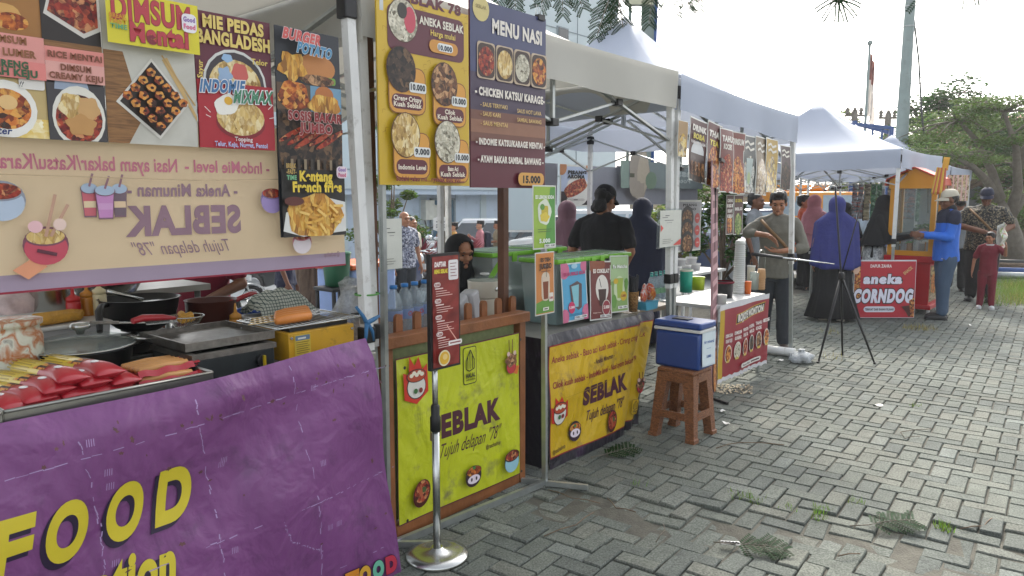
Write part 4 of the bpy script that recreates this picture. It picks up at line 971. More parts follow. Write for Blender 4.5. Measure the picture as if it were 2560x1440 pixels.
# --- the man in grey beside the wonton stall, working on a thin rod
p = at_feet(1930, 872)
M_GREY = person('man in an olive grey long-sleeved top and dark jeans holding a thin rod', (p.x, p.y, 0), -20, 1.66, 1.02, 'skin', 'cloth_grey_olive', 'elbow', 'cloth_jeans_dark', hair='full', shoes='sandal', vox=.009, stance=.062, nod=14,
    armL=((.16, -.03, .655), (.03, -.16, .64)), armR=((-.175, -.05, .745), (-.05, -.15, .735)), hands={'L': ((-1, -.25, .02), (0, -.2, 1), .55), 'R': ((.8, -.5, -.6), (0, -.6, -.8), .7)}, step=.02)
b = MB(); b.tube([(-.16, -.09, 1.37), (-.06, -.145, 1.26), (.06, -.14, 1.14), (.16, -.08, 1.0), (.19, .0, .95)], .017, mat('strap_tan', '#7d5f3e', .7), 6); b.build('bag_strap', M_GREY)
a = S(1880, 635, 2.35); c = S(2085, 660, 1.95); o = (a + c) / 2
b = MB(); b.tube([a - o, (a - o).lerp(c - o, .35)], .014, 'black_plastic', 8); b.tube([(a - o).lerp(c - o, .35), c - o], [.008, .005], 'chrome', 8)
b.build('selfie_stick', loc=o, label='thin telescopic rod held level by the man in grey', cat='rod')
# --- the man in blue at the food cart
p = at_feet(2354, 797)
M_BLUE = person('man in a blue and black jacket, jeans and beige cap facing the food cart', (p.x, p.y, 0), -102, 1.68, 1.08, 'skin_dark', 'cloth_blue', 'long', 'cloth_jeans', hair='back', cap='cloth_cream', stance=.05, vox=.010, nod=10, belly=.012,
    armL=((.13, -.03, .65), (.07, -.175, .66)), armR=((-.13, -.03, .65), (-.07, -.175, .66)), collar='cloth_black', step=.02)
b = []
Hh = 1.68
fuse([('l', [((0, .002, .755 * Hh), .121 * Hh, .088 * Hh), ((0, .004, .805 * Hh), .116 * Hh, .076 * Hh), ((0, .006, .838 * Hh), .085 * Hh, .062 * Hh), ((0, .008, .86 * Hh), .056 * Hh, .05 * Hh)]), ('c', (.112 * Hh, 0, .815 * Hh), (.118 * Hh, -.004, .78 * Hh), .047 * Hh, .047 * Hh), ('c', (-.112 * Hh, 0, .815 * Hh), (-.118 * Hh, -.004, .78 * Hh), .047 * Hh, .047 * Hh)], 'cloth_navy', 'yoke', .012, 2, M_BLUE, .004)
fuse([('l', [((0, -.004, .462 * Hh), .112 * Hh, .086 * Hh), ((0, -.004, .487 * Hh), .113 * Hh, .088 * Hh)])], 'cloth_cream', 'shirt_hem', .012, 1, M_BLUE, .004)
# --- batik man and boy
p = at_feet(2447, 752)
M_BAT = person('heavy man in a black floral shirt and navy cap opening a plastic packet', (p.x, p.y, 0), -38, 1.72, 1.42, 'skin_dark', 'batik', 'short', 'cloth_black', hair='back', cap='cloth_navy', vox=.012, nod=16, turn=4, belly=.03, sw=1.15, stance=.07,
    armL=((.2, -.03, .68), (.13, -.19, .62)), armR=((-.21, -.06, .68), (.02, -.2, .63)), hands={'L': ((-.4, -.6, .1), (-1, 0, -.3), .6), 'R': ((1, -.2, -.1), (0, -.3, -1), .6)})
b = MB(); b.tube([(-.2, -.1, 1.42), (-.02, -.2, 1.25), (.12, -.22, 1.1), (.24, -.1, .98)], .018, 'strap_tan', 6); b.build('bag_strap', M_BAT)
p = D(2500, 590, 10.75)
b = MB(); rng = random.Random(1)
b.grid(lambda u, v: (.2 * (u - .5) + .1 * v, .04 * sin(u * 5 + v * 3), .16 - .32 * v + .08 * (u - .5)), 8, 10, mat('plastic_clear', '#d8dbd8', .25, var=.2, vs=30, trans=.25, bump=.8, bs=40)); b.grid(lambda u, v: (.2 * (u - .5) + .1 * v, -.02 - .05 * sin(pi * u) + .02 * sin(v * 9), .16 - .32 * v + .08 * (u - .5)), 8, 10, multi('packet_print', ['#7fa044', '#d5d6cc', '#c9ccc6', '#a9653d', '#dfe0dc'], 30, .3))
b.build('snack_packet', loc=p, label='crinkled plastic packet in the hands of the man in the floral shirt', cat='packet')
p = at_feet(2462, 771)
M_BOY = person('small boy in a dark red top and trousers with white trim', (p.x, p.y, 0), -30, 1.09, 1.02, 'skin', 'cloth_maroon', 'short', 'cloth_maroon', hair='full', shoes='shoe_white', vox=.009, turn=-30, stance=.065, sw=1.0,
    armL=((.175, -.06, .72), (.17, -.16, .83)), armR=((-.16, .02, .64), (-.175, -.02, .5)))
Hb = 1.09; b = MB(); b.lathe([(.052 * Hb, .856 * Hb), (.06 * Hb, .848 * Hb), (.056 * Hb, .838 * Hb)], 'shoe_white', 20, sy=.9, c=(0, .006, 0), cap=False); b.build('neck_trim', M_BOY)
# --- behind the boy: man in a black songkok
p = D(2392, 640, 12.6); person('man in a black songkok hat mostly hidden behind the man in blue', (p.x, p.y, 0), 150, 1.6, 1.0, 'skin_dark', 'cloth_grey', 'short', 'cloth_black', hair='back', peci=True)
# --- women by the food cart
p = at_feet(2078, 800)
person('woman in a long royal blue veil and black skirt seen from behind', (p.x, p.y, 0), 165, 1.6, 1.15, 'skin', None, 'short', None, ('cloth_black', .2), hijab='cloth_hijab_blue', hj=dict(front=.5, back=.43, w=.19, d=.17, open=True, n=80), shoes='sole', lean=4)
p = D(2108, 640, 10.9); person('person with long black hair standing between the blue veil and the tripod', (p.x, p.y, gz(p.y)), 170, 1.5, .95, 'skin', 'cloth_black', 'short', 'cloth_black', hair='long')
p = D(2186, 640, 10.6); person('stall woman in a black veil and patterned wrap reaching into the food cart', (p.x, p.y, gz(p.y)), 50, 1.62, 1.05, 'skin_fair', 'cloth_black', 'long', None, ('apron_print', .13), hijab='cloth_black', hj=dict(front=.58, back=.56, w=.15, d=.13), lean=10, nod=12,
    armL=((.08, -.14, .63), (.04, -.3, .68)), armR=((-.1, -.12, .62), (-.04, -.3, .66)))
p = D(2150, 640, 13.5); person('woman in a pale blue blouse far back under the canopy, hand to her mouth', (p.x, p.y, gz(p.y)), 40, 1.55, .95, 'skin_fair', 'cloth_pale_blue', 'long', 'cloth_black', hijab='cloth_black', hj=dict(front=.7, back=.66, w=.12, d=.1), armR=((-.13, -.06, .66), (-.03, -.12, .86)))
p = D(2004, 640, 13); person('dark-haired boy in an orange shirt behind the grey tent leg', (p.x, p.y, gz(p.y)), 60, 1.62, .9, 'skin', 'cloth_orange', 'short', 'cloth_black', hair='full')
p = D(2032, 640, 12.6); person('woman in a pink veil beside the royal blue veil', (p.x, p.y, gz(p.y)), 120, 1.62, 1.0, 'skin', 'cloth_pink', 'long', 'cloth_black', hijab='cloth_rose', hj=dict(front=.62, back=.6, w=.14, d=.12))
p = D(1884, 640, 10.2); person('man in a grey-blue shirt standing behind the man in grey', (p.x, p.y, gz(p.y)), 60, 1.66, 1.0, 'skin_dark', 'cloth_grey', 'short', 'cloth_jeans_dark', hair='short', nod=5)
# --- at the drink stall
p = S(1500, 640, 3.72); person('man in a black cap and black T-shirt seen from behind at the drink stall', (p.x, p.y, 0), 152, 1.7, 1.16, 'skin', 'cloth_black', 'short', 'cloth_jeans_dark', hair='nape', cap='cloth_black', vox=.009, nod=20, turn=-14, lean=6, sw=1.12,
    armL=((.17, -.02, .66), (.11, -.16, .56)), armR=((-.17, -.0, .66), (-.09, -.16, .58)))
p = S(1600, 640, 4.1); person('woman in a navy veil beside the man in the black cap', (p.x, p.y, 0), 150, 1.58, 1.1, 'skin', 'cloth_navy', 'long', None, ('cloth_navy', .16), hijab='cloth_navy', hj=dict(front=.5, back=.4, w=.185, d=.15, n=70), lean=4, nod=14,
    armL=((.15, -.04, .66), (.1, -.15, .62)), armR=((-.19, .02, .7), (-.1, -.14, .78)))
p = S(1418, 640, 4.75); person('woman in a mauve veil behind the green lemon soda poster', (p.x, p.y, 0), 160, 1.55, 1.05, 'skin', 'cloth_mauve', 'long', None, ('cloth_mauve', .15), hijab='cloth_mauve', hj=dict(front=.52, back=.5, w=.165, d=.14))
# --- the woman in the wooden cart
p = S(1092, 690, 3.72); person('woman in a black headscarf looking down inside the wooden cart', (p.x, p.y, 0), 36, 1.45, 1.05, 'skin', 'cloth_black', 'long', 'cloth_black', hijab='cloth_black', hj=dict(front=.72, back=.7, w=.13, d=.105, fa=.74, n=72), vox=.0075, nod=12, lean=38,
    armL=((.13, -.2, .6), (.06, -.34, .6)), armR=((-.13, -.2, .6), (-.05, -.34, .6)))
# --- students walking behind
def back_person(px, yt, dep, *a, **k):
    q = D(px, yt, dep); H_ = k.get('H', 1.6); hh = q.z - (H_ + (.02 if k.get('peci') else 0)); return person(a[0], (q.x, q.y, min(gz(q.y), max(gz(q.y), hh))), *a[1:], **k)
st = 'students walking behind the wooden cart'
back_person(1134, 548, 20, 'student in a mustard shirt and black songkok walking left with a bag', -80, H=1.62, shirt='cloth_mustard', sleeve='elbow', pants='cloth_jeans_dark', hair='short', peci=True, skin='skin_fair', group=st, armL=((.13, -.04, .66), (.08, -.16, .62)), armR=((-.13, -.06, .68), (-.05, -.17, .76)), step=.04)
r_ = back_person(1200, 549, 20, 'student in a pink shirt and songkok with a navy backpack', -80, H=1.62, shirt='cloth_rose', sleeve='long', pants='cloth_navy', hair='short', peci=True, skin='skin_fair', group=st, armR=((-.13, -.05, .66), (-.04, -.15, .74)), step=.04)
def backpack(r, m):
    b = MB(); b.box((0, .2, 1.12), (.3, .17, .44), m, bev=.05); b.build('backpack', r)
backpack(r_, 'cloth_navy')
r_ = back_person(1243, 552, 20.5, 'student in an olive shirt and songkok with a grey backpack', -82, H=1.6, shirt='cloth_olive', sleeve='short', pants='cloth_grey', hair='short', peci=True, skin='skin', group=st, armL=((.13, -.04, .66), (.1, -.2, .64)), step=.04)
backpack(r_, 'cloth_grey')
r_ = back_person(1050, 560, 18.5, 'girl in a green jacket and long black veil walking away', 60, H=1.55, shirt='cloth_green', sleeve='long', pants='cloth_green', hijab='cloth_black', hj=dict(front=.72, back=.6, w=.12, d=.11), group=st)
back_person(1108, 572, 19, 'person in a pink scarf raising a hand to the mouth behind the mustard shirt', -40, H=1.5, shirt='cloth_rose', sleeve='long', pants='cloth_black', hair='short', group=st, armR=((-.13, -.07, .68), (-.03, -.12, .85)))
r_ = back_person(1012, 552, 12, 'bald man in a dark plaid shirt behind the white card holder', 40, H=1.66, shirt='plaid', sleeve='short', pants='cloth_jeans_dark', girth=1.05)
back_person(1030, 575, 13, 'person in a cream shirt seated behind the bald man', 60, H=1.6, shirt='cloth_cream', sleeve='short', pants='cloth_grey', hair='short')
# --- behind the sausage stall
p = S(505, 720, 4.6); person('person in a maroon shirt standing behind the sausage stall', (p.x, p.y, 0), 20, 1.6, 1.1, 'skin_dark', 'cloth_maroon', 'short', 'cloth_jeans_dark', hair='short', armL=((.15, -.06, .66), (.03, -.2, .62)))
p = S(35, 720, 4.4); person('person in navy clothes at the left edge behind the stock pot', (p.x, p.y, 0), 30, 1.6, 1.1, 'skin_dark', 'cloth_navy', 'short', 'cloth_navy', hair='short')
p = D(714, 700, 8.6); person('person in dark trousers standing left of the tree trunk', (p.x, p.y, gz(p.y)), 100, 1.65, .95, 'skin_dark', 'cloth_navy', 'short', 'cloth_navy', hair='short')
# ================================================================ printed pictures of food
multi('food_orange', ['#3a1c10', '#8a3a14', '#c8702a', '#d9a04a', '#7a2a12'], 55); multi('food_red', ['#3d100c', '#8a1f16', '#b24a2a', '#5a1410', '#c98a5a'], 60)
multi('food_noodle', ['#8a6a35', '#c7a55c', '#dcc488', '#a98445', '#e0cfa0'], 70, stretch=(1, 1, .5)); multi('food_brown', ['#2a1a12', '#6b432a', '#9a6a42', '#3c2618', '#c09468'], 50)
multi('food_fries', ['#8a5a1e', '#d09a3a', '#e2bd62', '#a86f26', '#c98f34'], 45, stretch=(1.6, 1, .5)); multi('food_pale', ['#8d8a78', '#c9c3ae', '#a49c86', '#e0dac6', '#6d6552'], 60)
multi('food_dark', ['#15110f', '#2c211b', '#4d3a2c', '#1c1614', '#6d5238'], 45); multi('food_green', ['#2d4a1c', '#5b7a2e', '#93a550', '#3d5a22', '#c0c47a'], 55)
multi('bamboo', ['#5a3a20', '#7c5630', '#946a3e', '#4a2e18'], 40, stretch=(.3, 1, 4), kind='N'); multi('pale_stone', ['#a9a79c', '#c2c0b5', '#b5b2a6', '#d0cec4'], 6, kind='N'); multi('gingham', ['#d9b95a', '#e9dcae', '#d9b95a', '#efe6c6'], 40)
mat('poster_grey', '#35383d', .35, var=.25, vs=10)

def hang(a, name, label, x, y, z, cat='poster', group=None, rz=0, tilt=0):
    o = a.build(name, loc=(x, y, z), rz=rz, label=label, cat=cat, group=group); o.rotation_euler.x = tilt; return o
def wav(k1=7, k2=5, amp=.006, ph=0):
    return lambda x, z: (0, amp * (sin(k1 * x + 1.3 * z + ph) + .6 * sin(k2 * z * 1.7 + 3 * x + ph * 2)), 0)
tp = 2.465
def sx(px, py, t=tp): return S(px, py, t).x
gp = 'menu posters along the top of the sausage stall'
# -- collage poster
xa, xb, xm = sx(-60, 345), sx(268, 345), sx(124, 345); w, h = xb - xa, .46; m_ = (xm - xa) / w
A = Art(w, h, '#3a3233', thick=.003)
A.rect(0, .47, m_, 1, '#9a6a34'); A.ov(m_ * .45, .73, .16, '#c89a55', .1, wob=.05); A.ov(m_ * .6, .7, .12, 'food_orange', .07); A.ov(m_ * .1, .85, .12, '#c08a45', .1)
A.rect(m_, .47, 1, 1, '#2c2522'); A.pg([(m_ + .02, .78), (.86, .66), (1, .72), (1, 1), (m_ + .1, 1)], '#cfcac0'); A.pg([(m_ + .05, .8), (.86, .69), (.98, .74), (.98, .99), (m_ + .12, .99)], 'food_red'); A.rect(m_, .58, 1, .62, 'bamboo')
A.rect(0, 0, m_, .36, '#b7a06a'); A.rect(0, 0, m_, .12, 'gingham'); A.ov(m_ * .42, .17, .23, '#e0ddd4', .235); A.ov(m_ * .42, .17, .185, 'food_orange', .165); A.ov(m_ * .45, .21, .07, '#d8b277', .06); A.rr(m_ * .62, .3, m_ * .98, .42, '#d8d4cc', .02)
A.rect(m_, 0, 1, .36, '#3d3a3c'); A.pg([(m_ + .06, .32), (m_ + .34, .32), (m_ + .3, .44), (m_ + .08, .44)], '#93a0b2'); A.ov((1 + m_) / 2 + .01, .15, .215, '#d9d6ca', .27); A.ov((1 + m_) / 2 + .01, .14, .19, 'food_red', .21); A.ov((1 + m_) / 2 - .05, .22, .1, 'food_noodle', .11, wob=.1); A.ov((1 + m_) / 2 + .09, .21, .09, '#c49a63', .1, wob=.12); A.ov((1 + m_) / 2 + .02, .1, .12, '#b98a50', .09, wob=.15)
A.rect(0, .46, m_, .62, '#d9938a'); A.rect(m_, .49, 1, .58, '#d98a80'); A.rect(m_, .37, 1, .49, '#d9a096'); A.rect(0, .36, m_, .465, '#d77f78')
for t, u, v, c in (('DIMSUM', .3, .565, '#8a5a38'), ('KEJU LUMER', .27, .49, '#8a5a38'), ('CIRENG', .3, .42, '#2f5a38'), ('KUAH KEJU', .27, .372, '#2f5a38')): A.text(t, m_ * (u + .2), v, .04, c, w=m_ * (.5 if len(t) < 8 else .8), bold=.05)
for t, v, q in (('RICE MENTAI', .515, .5), ('DIMSUM', .44, .28), ('CREAMY KEJU', .385, .5)): A.text(t, (1 + m_) / 2, v, .036, '#7d4a35', w=q * .85, bold=.05)
A.text('always', m_ * .2, .06, .035, '#39352f', shear=.3); A.text('better', m_ * .25, .015, .04, '#2d3a6a', shear=.2, bold=.03); A.text('!!', m_ * .62, .31, .03, '#333333', shear=.4)
A.clip(); A.bend(wav(5, 6, .004)); hang(A, 'food_poster', 'collage poster of bowls lettered dimsum keju and rice mentai', xa, tp, 1.785, group=gp)
# -- dimsum mentai
xa, xb = sx(272, 345), sx(499, 370); w, h = xb - xa - .004, .455
A = Art(w, h, '#b9b5a6', thick=.003)
A.rect(0, 0, 1, .66, 'pale_stone'); A.pg([(0, 0), (.22, 0), (.38, .18), (.2, .62), (0, .62)], 'bamboo'); A.pg([(.62, .6), (.68, .62), (1, .22), (1, .18)], '#c2a26a'); A.line([(.62, .63), (.98, .3)], .018, '#b8965c')
A.pg([(.5, .6), (.9, .3), (.56, .04), (.1, .28)], '#d3d0c6'); A.pg([(.5, .575), (.865, .3), (.56, .065), (.14, .285)], '#2a201b')
rng = random.Random(4)
for i in range(5):
    for j in range(4):
        u, v = .5 + (i - 2) * .075 + (j - 1.5) * .085, .315 - (i - 2) * .05 + (j - 1.5) * .057
        A.ov(u, v, .052, 'food_orange', .047, wob=.1); A.ov(u + .008, v, .02, '#3a1a0e', .015); A.ov(u - .02, v + .012, .022, '#d48a38', .015)
A.rect(0, .655, 1, 1, '#d2c52c'); A.text('DIMSUM', .48, .82, .15, '#b13a44', w=.84, bold=.03, out='#7c2430', ow=.02); A.text('Mentai', .55, .69, .115, '#b13a44', w=.62, bold=.05, out='#7c2430', ow=.02)
for t, v, c in (('BREAK', .82, '#c98d2a'), ('FAST', .785, '#c98d2a'), ('TIME', .75, '#5d9a6a')): A.text(t, .03, v, .028, c, w=.17, bold=.04, al='L')
A.rr(.8, .8, .97, .93, '#e3dfe2', .05); A.text('Good', .885, .875, .032, '#8a6aa8', w=.13, bold=.05); A.text('Food', .885, .825, .032, '#d26a8a', w=.13, bold=.05)
A.clip(); A.bend(wav(6, 5, .004, 1)); hang(A, 'food_poster', 'yellow-topped poster lettered dimsum mentai with a foil tray of dumplings', xa, tp, 1.785, group=gp)
# -- mie pedas / indomie mixmax
xa, xb = sx(500, 375), sx(687, 380); w, h = xb - xa - .004, .455
A = Art(w, h, '#6c2231', thick=.003); A.rect(0, 0, 1, .5, '#a3202c'); A.rect(0, .5, 1, 1, '#5f2534')
A.ov(.5, .49, .42, '#cfcfc9', .42); A.ov(.5, .49, .39, '#3a3236', .385); A.ov(.5, .47, .35, 'food_noodle', .33); A.ov(.56, .58, .11, '#c05a52', .12, wob=.08); A.ov(.4, .68, .07, '#8fb0cf', .05, wob=.1); A.ov(.36, .55, .09, '#8fa8c4', .1, wob=.2); A.rect(0, 0, 1, .495, '#a3202c')
A.ov(.54, .2, .33, '#7d1a24', .2); A.ov(.54, .24, .32, 'food_noodle', .22); A.ov(.36, .33, .17, '#e3e0d6', .12, wob=.06, rot=.4); A.ov(.38, .36, .055, '#d8a62e', .05)
A.text('MIE PEDAS', .5, .885, .085, '#d9c06a', w=.78, bold=.05); A.text('BANGLADESH', .5, .77, .09, '#d9c06a', w=.94, bold=.05)
A.text('Sayur', .07, .57, .04, '#d8c060', rot=1.5, bold=.02); A.text('Telor', .82, .66, .042, '#d8c060', bold=.02)
A.text('INDOMIE', .3, .42, .085, '#3f6d9a', w=.56, bold=.05, shear=.25, rot=.06, out='#e6e6e6', ow=.05); A.text('MIXMAX', .7, .36, .09, '#3f7a5a', w=.52, bold=.05, shear=.25, rot=.06, out='#e6e6e6', ow=.05)
A.text('Topping', .55, .06, .03, '#d9d3cf', bold=.02); A.text('Telur, Keju, Nugget, Pentol', .52, .015, .034, '#aab6da', w=.7, bold=.03)
for p0, p1 in (((.06, .3), (.13, .26)), ((.07, .24), (.13, .225)), ((.9, .32), (.97, .36)), ((.91, .25), (.98, .26))): A.line([p0, p1], .008, '#e4d9d2')
A.clip(); A.bend(wav(6, 5, .004, 2)); hang(A, 'food_poster', 'dark red noodle poster lettered mie pedas bangladesh with a fried egg', xa, tp, 1.785, group=gp)
# -- burger potato / sosis bakar / kentang
xa, xb = sx(690, 380), sx(850, 480); w, z0_, z1_ = xb - xa, 1.465, 2.235; h = z1_ - z0_
A = Art(w, h, '#23262b', thick=.003)
A.rect(0, .62, 1, 1, '#2a2d33'); A.ov(.62, .83, .3, '#b87a42', .18); A.rr(.36, .755, .92, .79, '#6d9a3a', .03); A.ov(.62, .77, .28, 'food_brown', .07); A.ov(.24, .82, .2, 'food_fries', .18, wob=.2)
A.rect(0, .615, .5, .74, '#5a4634'); A.ov(.25, .68, .23, 'food_orange', .2, wob=.08); A.rect(.5, .615, 1, .74, '#6c93ac'); A.ov(.72, .7, .15, '#b06a34', .12); A.ov(.72, .65, .26, 'food_fries', .14, wob=.1)
A.rect(0, .32, 1, .615, 'food_dark')
for k in range(7): A.ov(.2 + .11 * k, .5 - .015 * (k % 3), .22, 'food_red', .035, rot=.5)
for k in range(9): A.rect(.06 + k * .1, .31, .1 + k * .1, .38, '#8a7a62' if k % 2 else '#3a322a')
A.rect(0, 0, 1, .33, '#24211f'); A.pg([(0, .03), (.3, .0), (1, .02), (1, .17), (.6, .2), (.05, .12)], '#d4d4cf'); A.ov(.5, .1, .44, 'food_fries', .3, wob=.08)
rng = random.Random(8)
for k in range(26): u, v, a = .2 + rng.random() * .6, .05 + rng.random() * .12, rng.uniform(-1, 1); A.line([(u, v), (u + .16 * cos(a), v + .07 * sin(a))], .035, ('#d9a84a', '#c8923a', '#e3bd68')[k % 3])
A.ov(.14, .175, .15, '#5a2b22', .06)
A.text('BURGER', .32, .935, .045, '#c85a56', w=.56, bold=.06, shear=.2, rot=-.05, out='#e3dfdc', ow=.03); A.text('POTATO', .5, .88, .045, '#4f8aae', w=.52, bold=.06, shear=.2, rot=-.05, out='#e3dfdc', ow=.03)
A.text('SOSIS BAKAR', .5, .565, .04, '#8a2a2c', w=.82, bold=.05, out='#d6b9b2', ow=.03); A.text('JUMBO', .5, .51, .042, '#8a2a2c', w=.5, bold=.05, out='#d6b9b2', ow=.03)
A.text('Kentang', .48, .275, .045, '#d9bd3a', w=.5, bold=.05); A.text('French fries', .5, .222, .045, '#d9bd3a', w=.76, bold=.05)
for k, (t, c) in enumerate((('BREAK', '#a98c4a'), ('-FAST-', '#a98c4a'), ('TIME', '#6aa57a'))): A.text(t, .03, .335 - .028 * k, .02, c, w=.14, bold=.05, al='L')
A.rr(.8, .29, .98, .35, '#d9c9cf', .05); A.text('Good', .89, .325, .018, '#8a6aa8', w=.12, bold=.05); A.text('Food', .89, .298, .018, '#c2607e', w=.12, bold=.05)
A.clip(); A.bend(wav(6, 4, .005, 3)); hang(A, 'food_poster', 'tall dark poster lettered burger potato, sosis bakar jumbo and kentang french fries', xa, tp - .012, z0_, group=gp)
# -- clear sheet edge and beige banner seen from its back
xa, xb = sx(-80, 660, 2.5), sx(862, 640, 2.5); w, h = xb - xa, .5; z0_ = 1.372
mat('banner_beige', '#ead2ae', .6, var=.06, vs=3, transl=.5); mat('banner_lilac', '#a493a6', .6, var=.05, transl=.2); mat('ink_faded', '#8a6c78', .6); mat('ink_pink', '#b7677a', .6)
A = Art(w, h, 'banner_beige'); u_ = lambda px, py: (sx(px, py, 2.5) - xa) / w
def zz(px, py): return (S(px, py, 2.5).z - z0_) / h
A.rect(0, -.07, 1, .035, 'banner_lilac'); A.rect(0, -.075, 1, -.062, '#8a1e34')
A.text('Nasi ayam bakar/Katsu/Karage', u_(220, 410), zz(220, 425), .085, 'ink_pink', w=u_(447, 410) - u_(-30, 410), bold=.02, mir=True); A.text('- IndoMie level -', u_(570, 430), zz(570, 432), .08, 'ink_pink', w=u_(672, 410) - u_(462, 410), bold=.02, mir=True)
A.text('- Aneka Minuman -', u_(460, 480), zz(460, 490), .08, 'ink_faded', w=u_(595, 480) - u_(325, 480), bold=.03, mir=True)
A.text('SEBLAK', u_(462, 550), zz(462, 582), .175, 'ink_faded', w=u_(602, 550) - u_(326, 550), bold=.05, mir=True)
A.text('Tujuh delapan "78"', u_(462, 630), zz(462, 632), .085, 'ink_faded', w=u_(580, 630) - u_(345, 630), bold=.0, mir=True, shear=.35)
A.text('@raschashop', u_(826, 636), zz(826, 640), .035, 'ink_faded', w=.06, mir=True)
def cup(u, v, c1, c2, r=.022, lid='#9fb0c2'):
    v -= .0
    A.pg([(u - r, v + .1), (u + r, v + .1), (u + r * .75, v - .07), (u - r * .75, v - .07)], '#7a5a68'); A.pg([(u - r * .9, v + .09), (u + r * .9, v + .09), (u + r * .68, v - .06), (u - r * .68, v - .06)], c1); A.rect(u - r * .75, v - .01, u + r * .75, v + .03, c2); A.ov(u, v + .105, r * 1.1, '#7a5a68', .012); A.ov(u, v + .11, r, lid, .012); A.line([(u, v + .12), (u + r * .5, v + .2)], .005, '#8a6470')
cup(u_(222, 500), zz(222, 515), '#c0606a', '#dcc6a0', .018); cup(u_(295, 500), zz(295, 515), '#6d5a64', '#d2b795', .018); cup(u_(258, 500), zz(258, 520), '#bd83b4', '#c797c0', .022)
def bowl(u, v, r, c, food, rim='#7a4a58'):
    A.ov(u, v, r * 1.06, rim, r * .95); A.ov(u, v - .02, r, c, r * .86); A.ov(u, v + .045, r * .95, rim, r * .45); A.ov(u, v + .05, r * .88, food, r * .4)
uu, vv = u_(112, 610), zz(112, 612)
A.pg([(uu - .07, vv - .14), (uu - .02, vv - .06), (uu + .0, vv - .13), (uu - .04, vv - .2)], '#d8936e'); bowl(uu, vv, .045, '#bd4a5a', 'food_noodle'); A.line([(uu, vv + .05), (uu + .025, vv + .3)], .007, '#b9917a'); A.line([(uu + .01, vv + .05), (uu + .05, vv + .24)], .007, '#b9917a'); A.ov(uu - .02, vv + .11, .015, '#dfb3b6', .014); A.ov(uu + .03, vv + .12, .014, '#dfc3b6', .014); A.line([(uu - .02, vv - .03), (uu + .02, vv - .06)], .008, '#5a2a38')
bowl(u_(-2, 500), zz(-2, 500), .045, '#aebccd', 'food_red', '#8a8f9a'); bowl(u_(668, 500), zz(668, 500), .035, '#9a86b8', 'food_red', '#7a6a92'); bowl(u_(742, 605), zz(742, 604), .032, '#d3c8cb', 'food_red', '#b26a74')
for p0, p1 in (((.02, .62), (.5, .6)), ((.5, .6), (.97, .635))): A.line([p0, p1], .0025, '#b59a78')
A.bend(wav(4, 3, .007, 1), .08); hang(A, 'cloth_banner', 'beige cloth banner seen from the back with mirrored seblak lettering', xa, 2.5, z0_, 'banner')

# ================================================================ purple banner of the sausage stall
def crumpled(name, c, sheen=.5, rough=.42):
    m = mat(name, c, rough, var=.10, vs=2.2, bump=0, dirt='#4b3050', ds=5); n, l = m.node_tree.nodes, m.node_tree.links; b = n['Principled BSDF']
    tc = n.new('ShaderNodeTexCoord'); hgt = None
    for sc, st, dist in ((1.6, (1, 1, .5), 1.8), (5, (1, 1, .8), 1.2), (15, (1, 1, 1), .5)):
        mp = n.new('ShaderNodeMapping'); mp.inputs['Scale'].default_value = st; mp.inputs['Rotation'].default_value = (0, .5, 0); l.new(tc.outputs['Object'], mp.inputs[0])
        z = n.new('ShaderNodeTexNoise'); z.inputs['Scale'].default_value = sc; z.inputs['Detail'].default_value = 3; z.inputs['Distortion'].default_value = dist; l.new(mp.outputs[0], z.inputs['Vector'])
        mu = n.new('ShaderNodeMath'); mu.operation = 'MULTIPLY'; mu.inputs[1].default_value = 2.0 / sc ** 1.15; l.new(z.outputs['Fac'], mu.inputs[0])
        if hgt is None: hgt = mu.outputs[0]
        else:
            ad = n.new('ShaderNodeMath'); l.new(hgt, ad.inputs[0]); l.new(mu.outputs[0], ad.inputs[1]); hgt = ad.outputs[0]
    bp = n.new('ShaderNodeBump'); bp.inputs['Strength'].default_value = .6; bp.inputs['Distance'].default_value = .09; l.new(hgt, bp.inputs['Height']); l.new(bp.outputs[0], b.inputs['Normal']); return m
crumpled('vinyl_purple', '#774478', rough=.36); mat('crease_white', '#9c86ae', .6); mat('stain_brown', '#5d3a3c', .6, var=.3, vs=40)
xa, xb = .16, 2.015; w, h, z0_ = xb - xa, 1.06, -.02; ty = 2.33
A = Art(w, h, None); A.L = 1
N1, N2 = 60, 40; i = A.mi('vinyl_purple')
VV = [[A.v((w * a / N1, -A.eps, h * c / N2)) for c in range(N2 + 1)] for a in range(N1 + 1)]
for a in range(N1):
    for c in range(N2): A.face((VV[a][c], VV[a + 1][c], VV[a + 1][c + 1], VV[a][c + 1]), i)
A.L = 2; U = lambda s: (s - xa) / w; Zf = lambda z: (z - z0_) / h
def purp(t, s, z, hh, ww, c='#c8b62c', sh='#241433'):
    A.text(t, U(s) - .008, Zf(z) - .012, hh, sh, w=ww, bold=.06, shear=.18); A.text(t, U(s), Zf(z), hh, c, w=ww, bold=.05, shear=.18)
for t, s in (('F', .585), ('O', .735), ('O', .91), ('D', 1.075)): purp(t, s, .592, .155, .105 / w * (.85 if t == 'F' else 1))
purp('Location', .83, .39, .13, .42 / w); A.L += 1
for t, s, c in (('F', 1.77, '#d98a2a'), ('O', 1.83, '#d9a53a'), ('O', 1.895, '#6fb79c'), ('D', 1.96, '#b8324a')): A.text(t, U(s), Zf(.03), .062, c, w=.045 / w, bold=.09, out='#2a1a2c', ow=.03)
rng = random.Random(6)
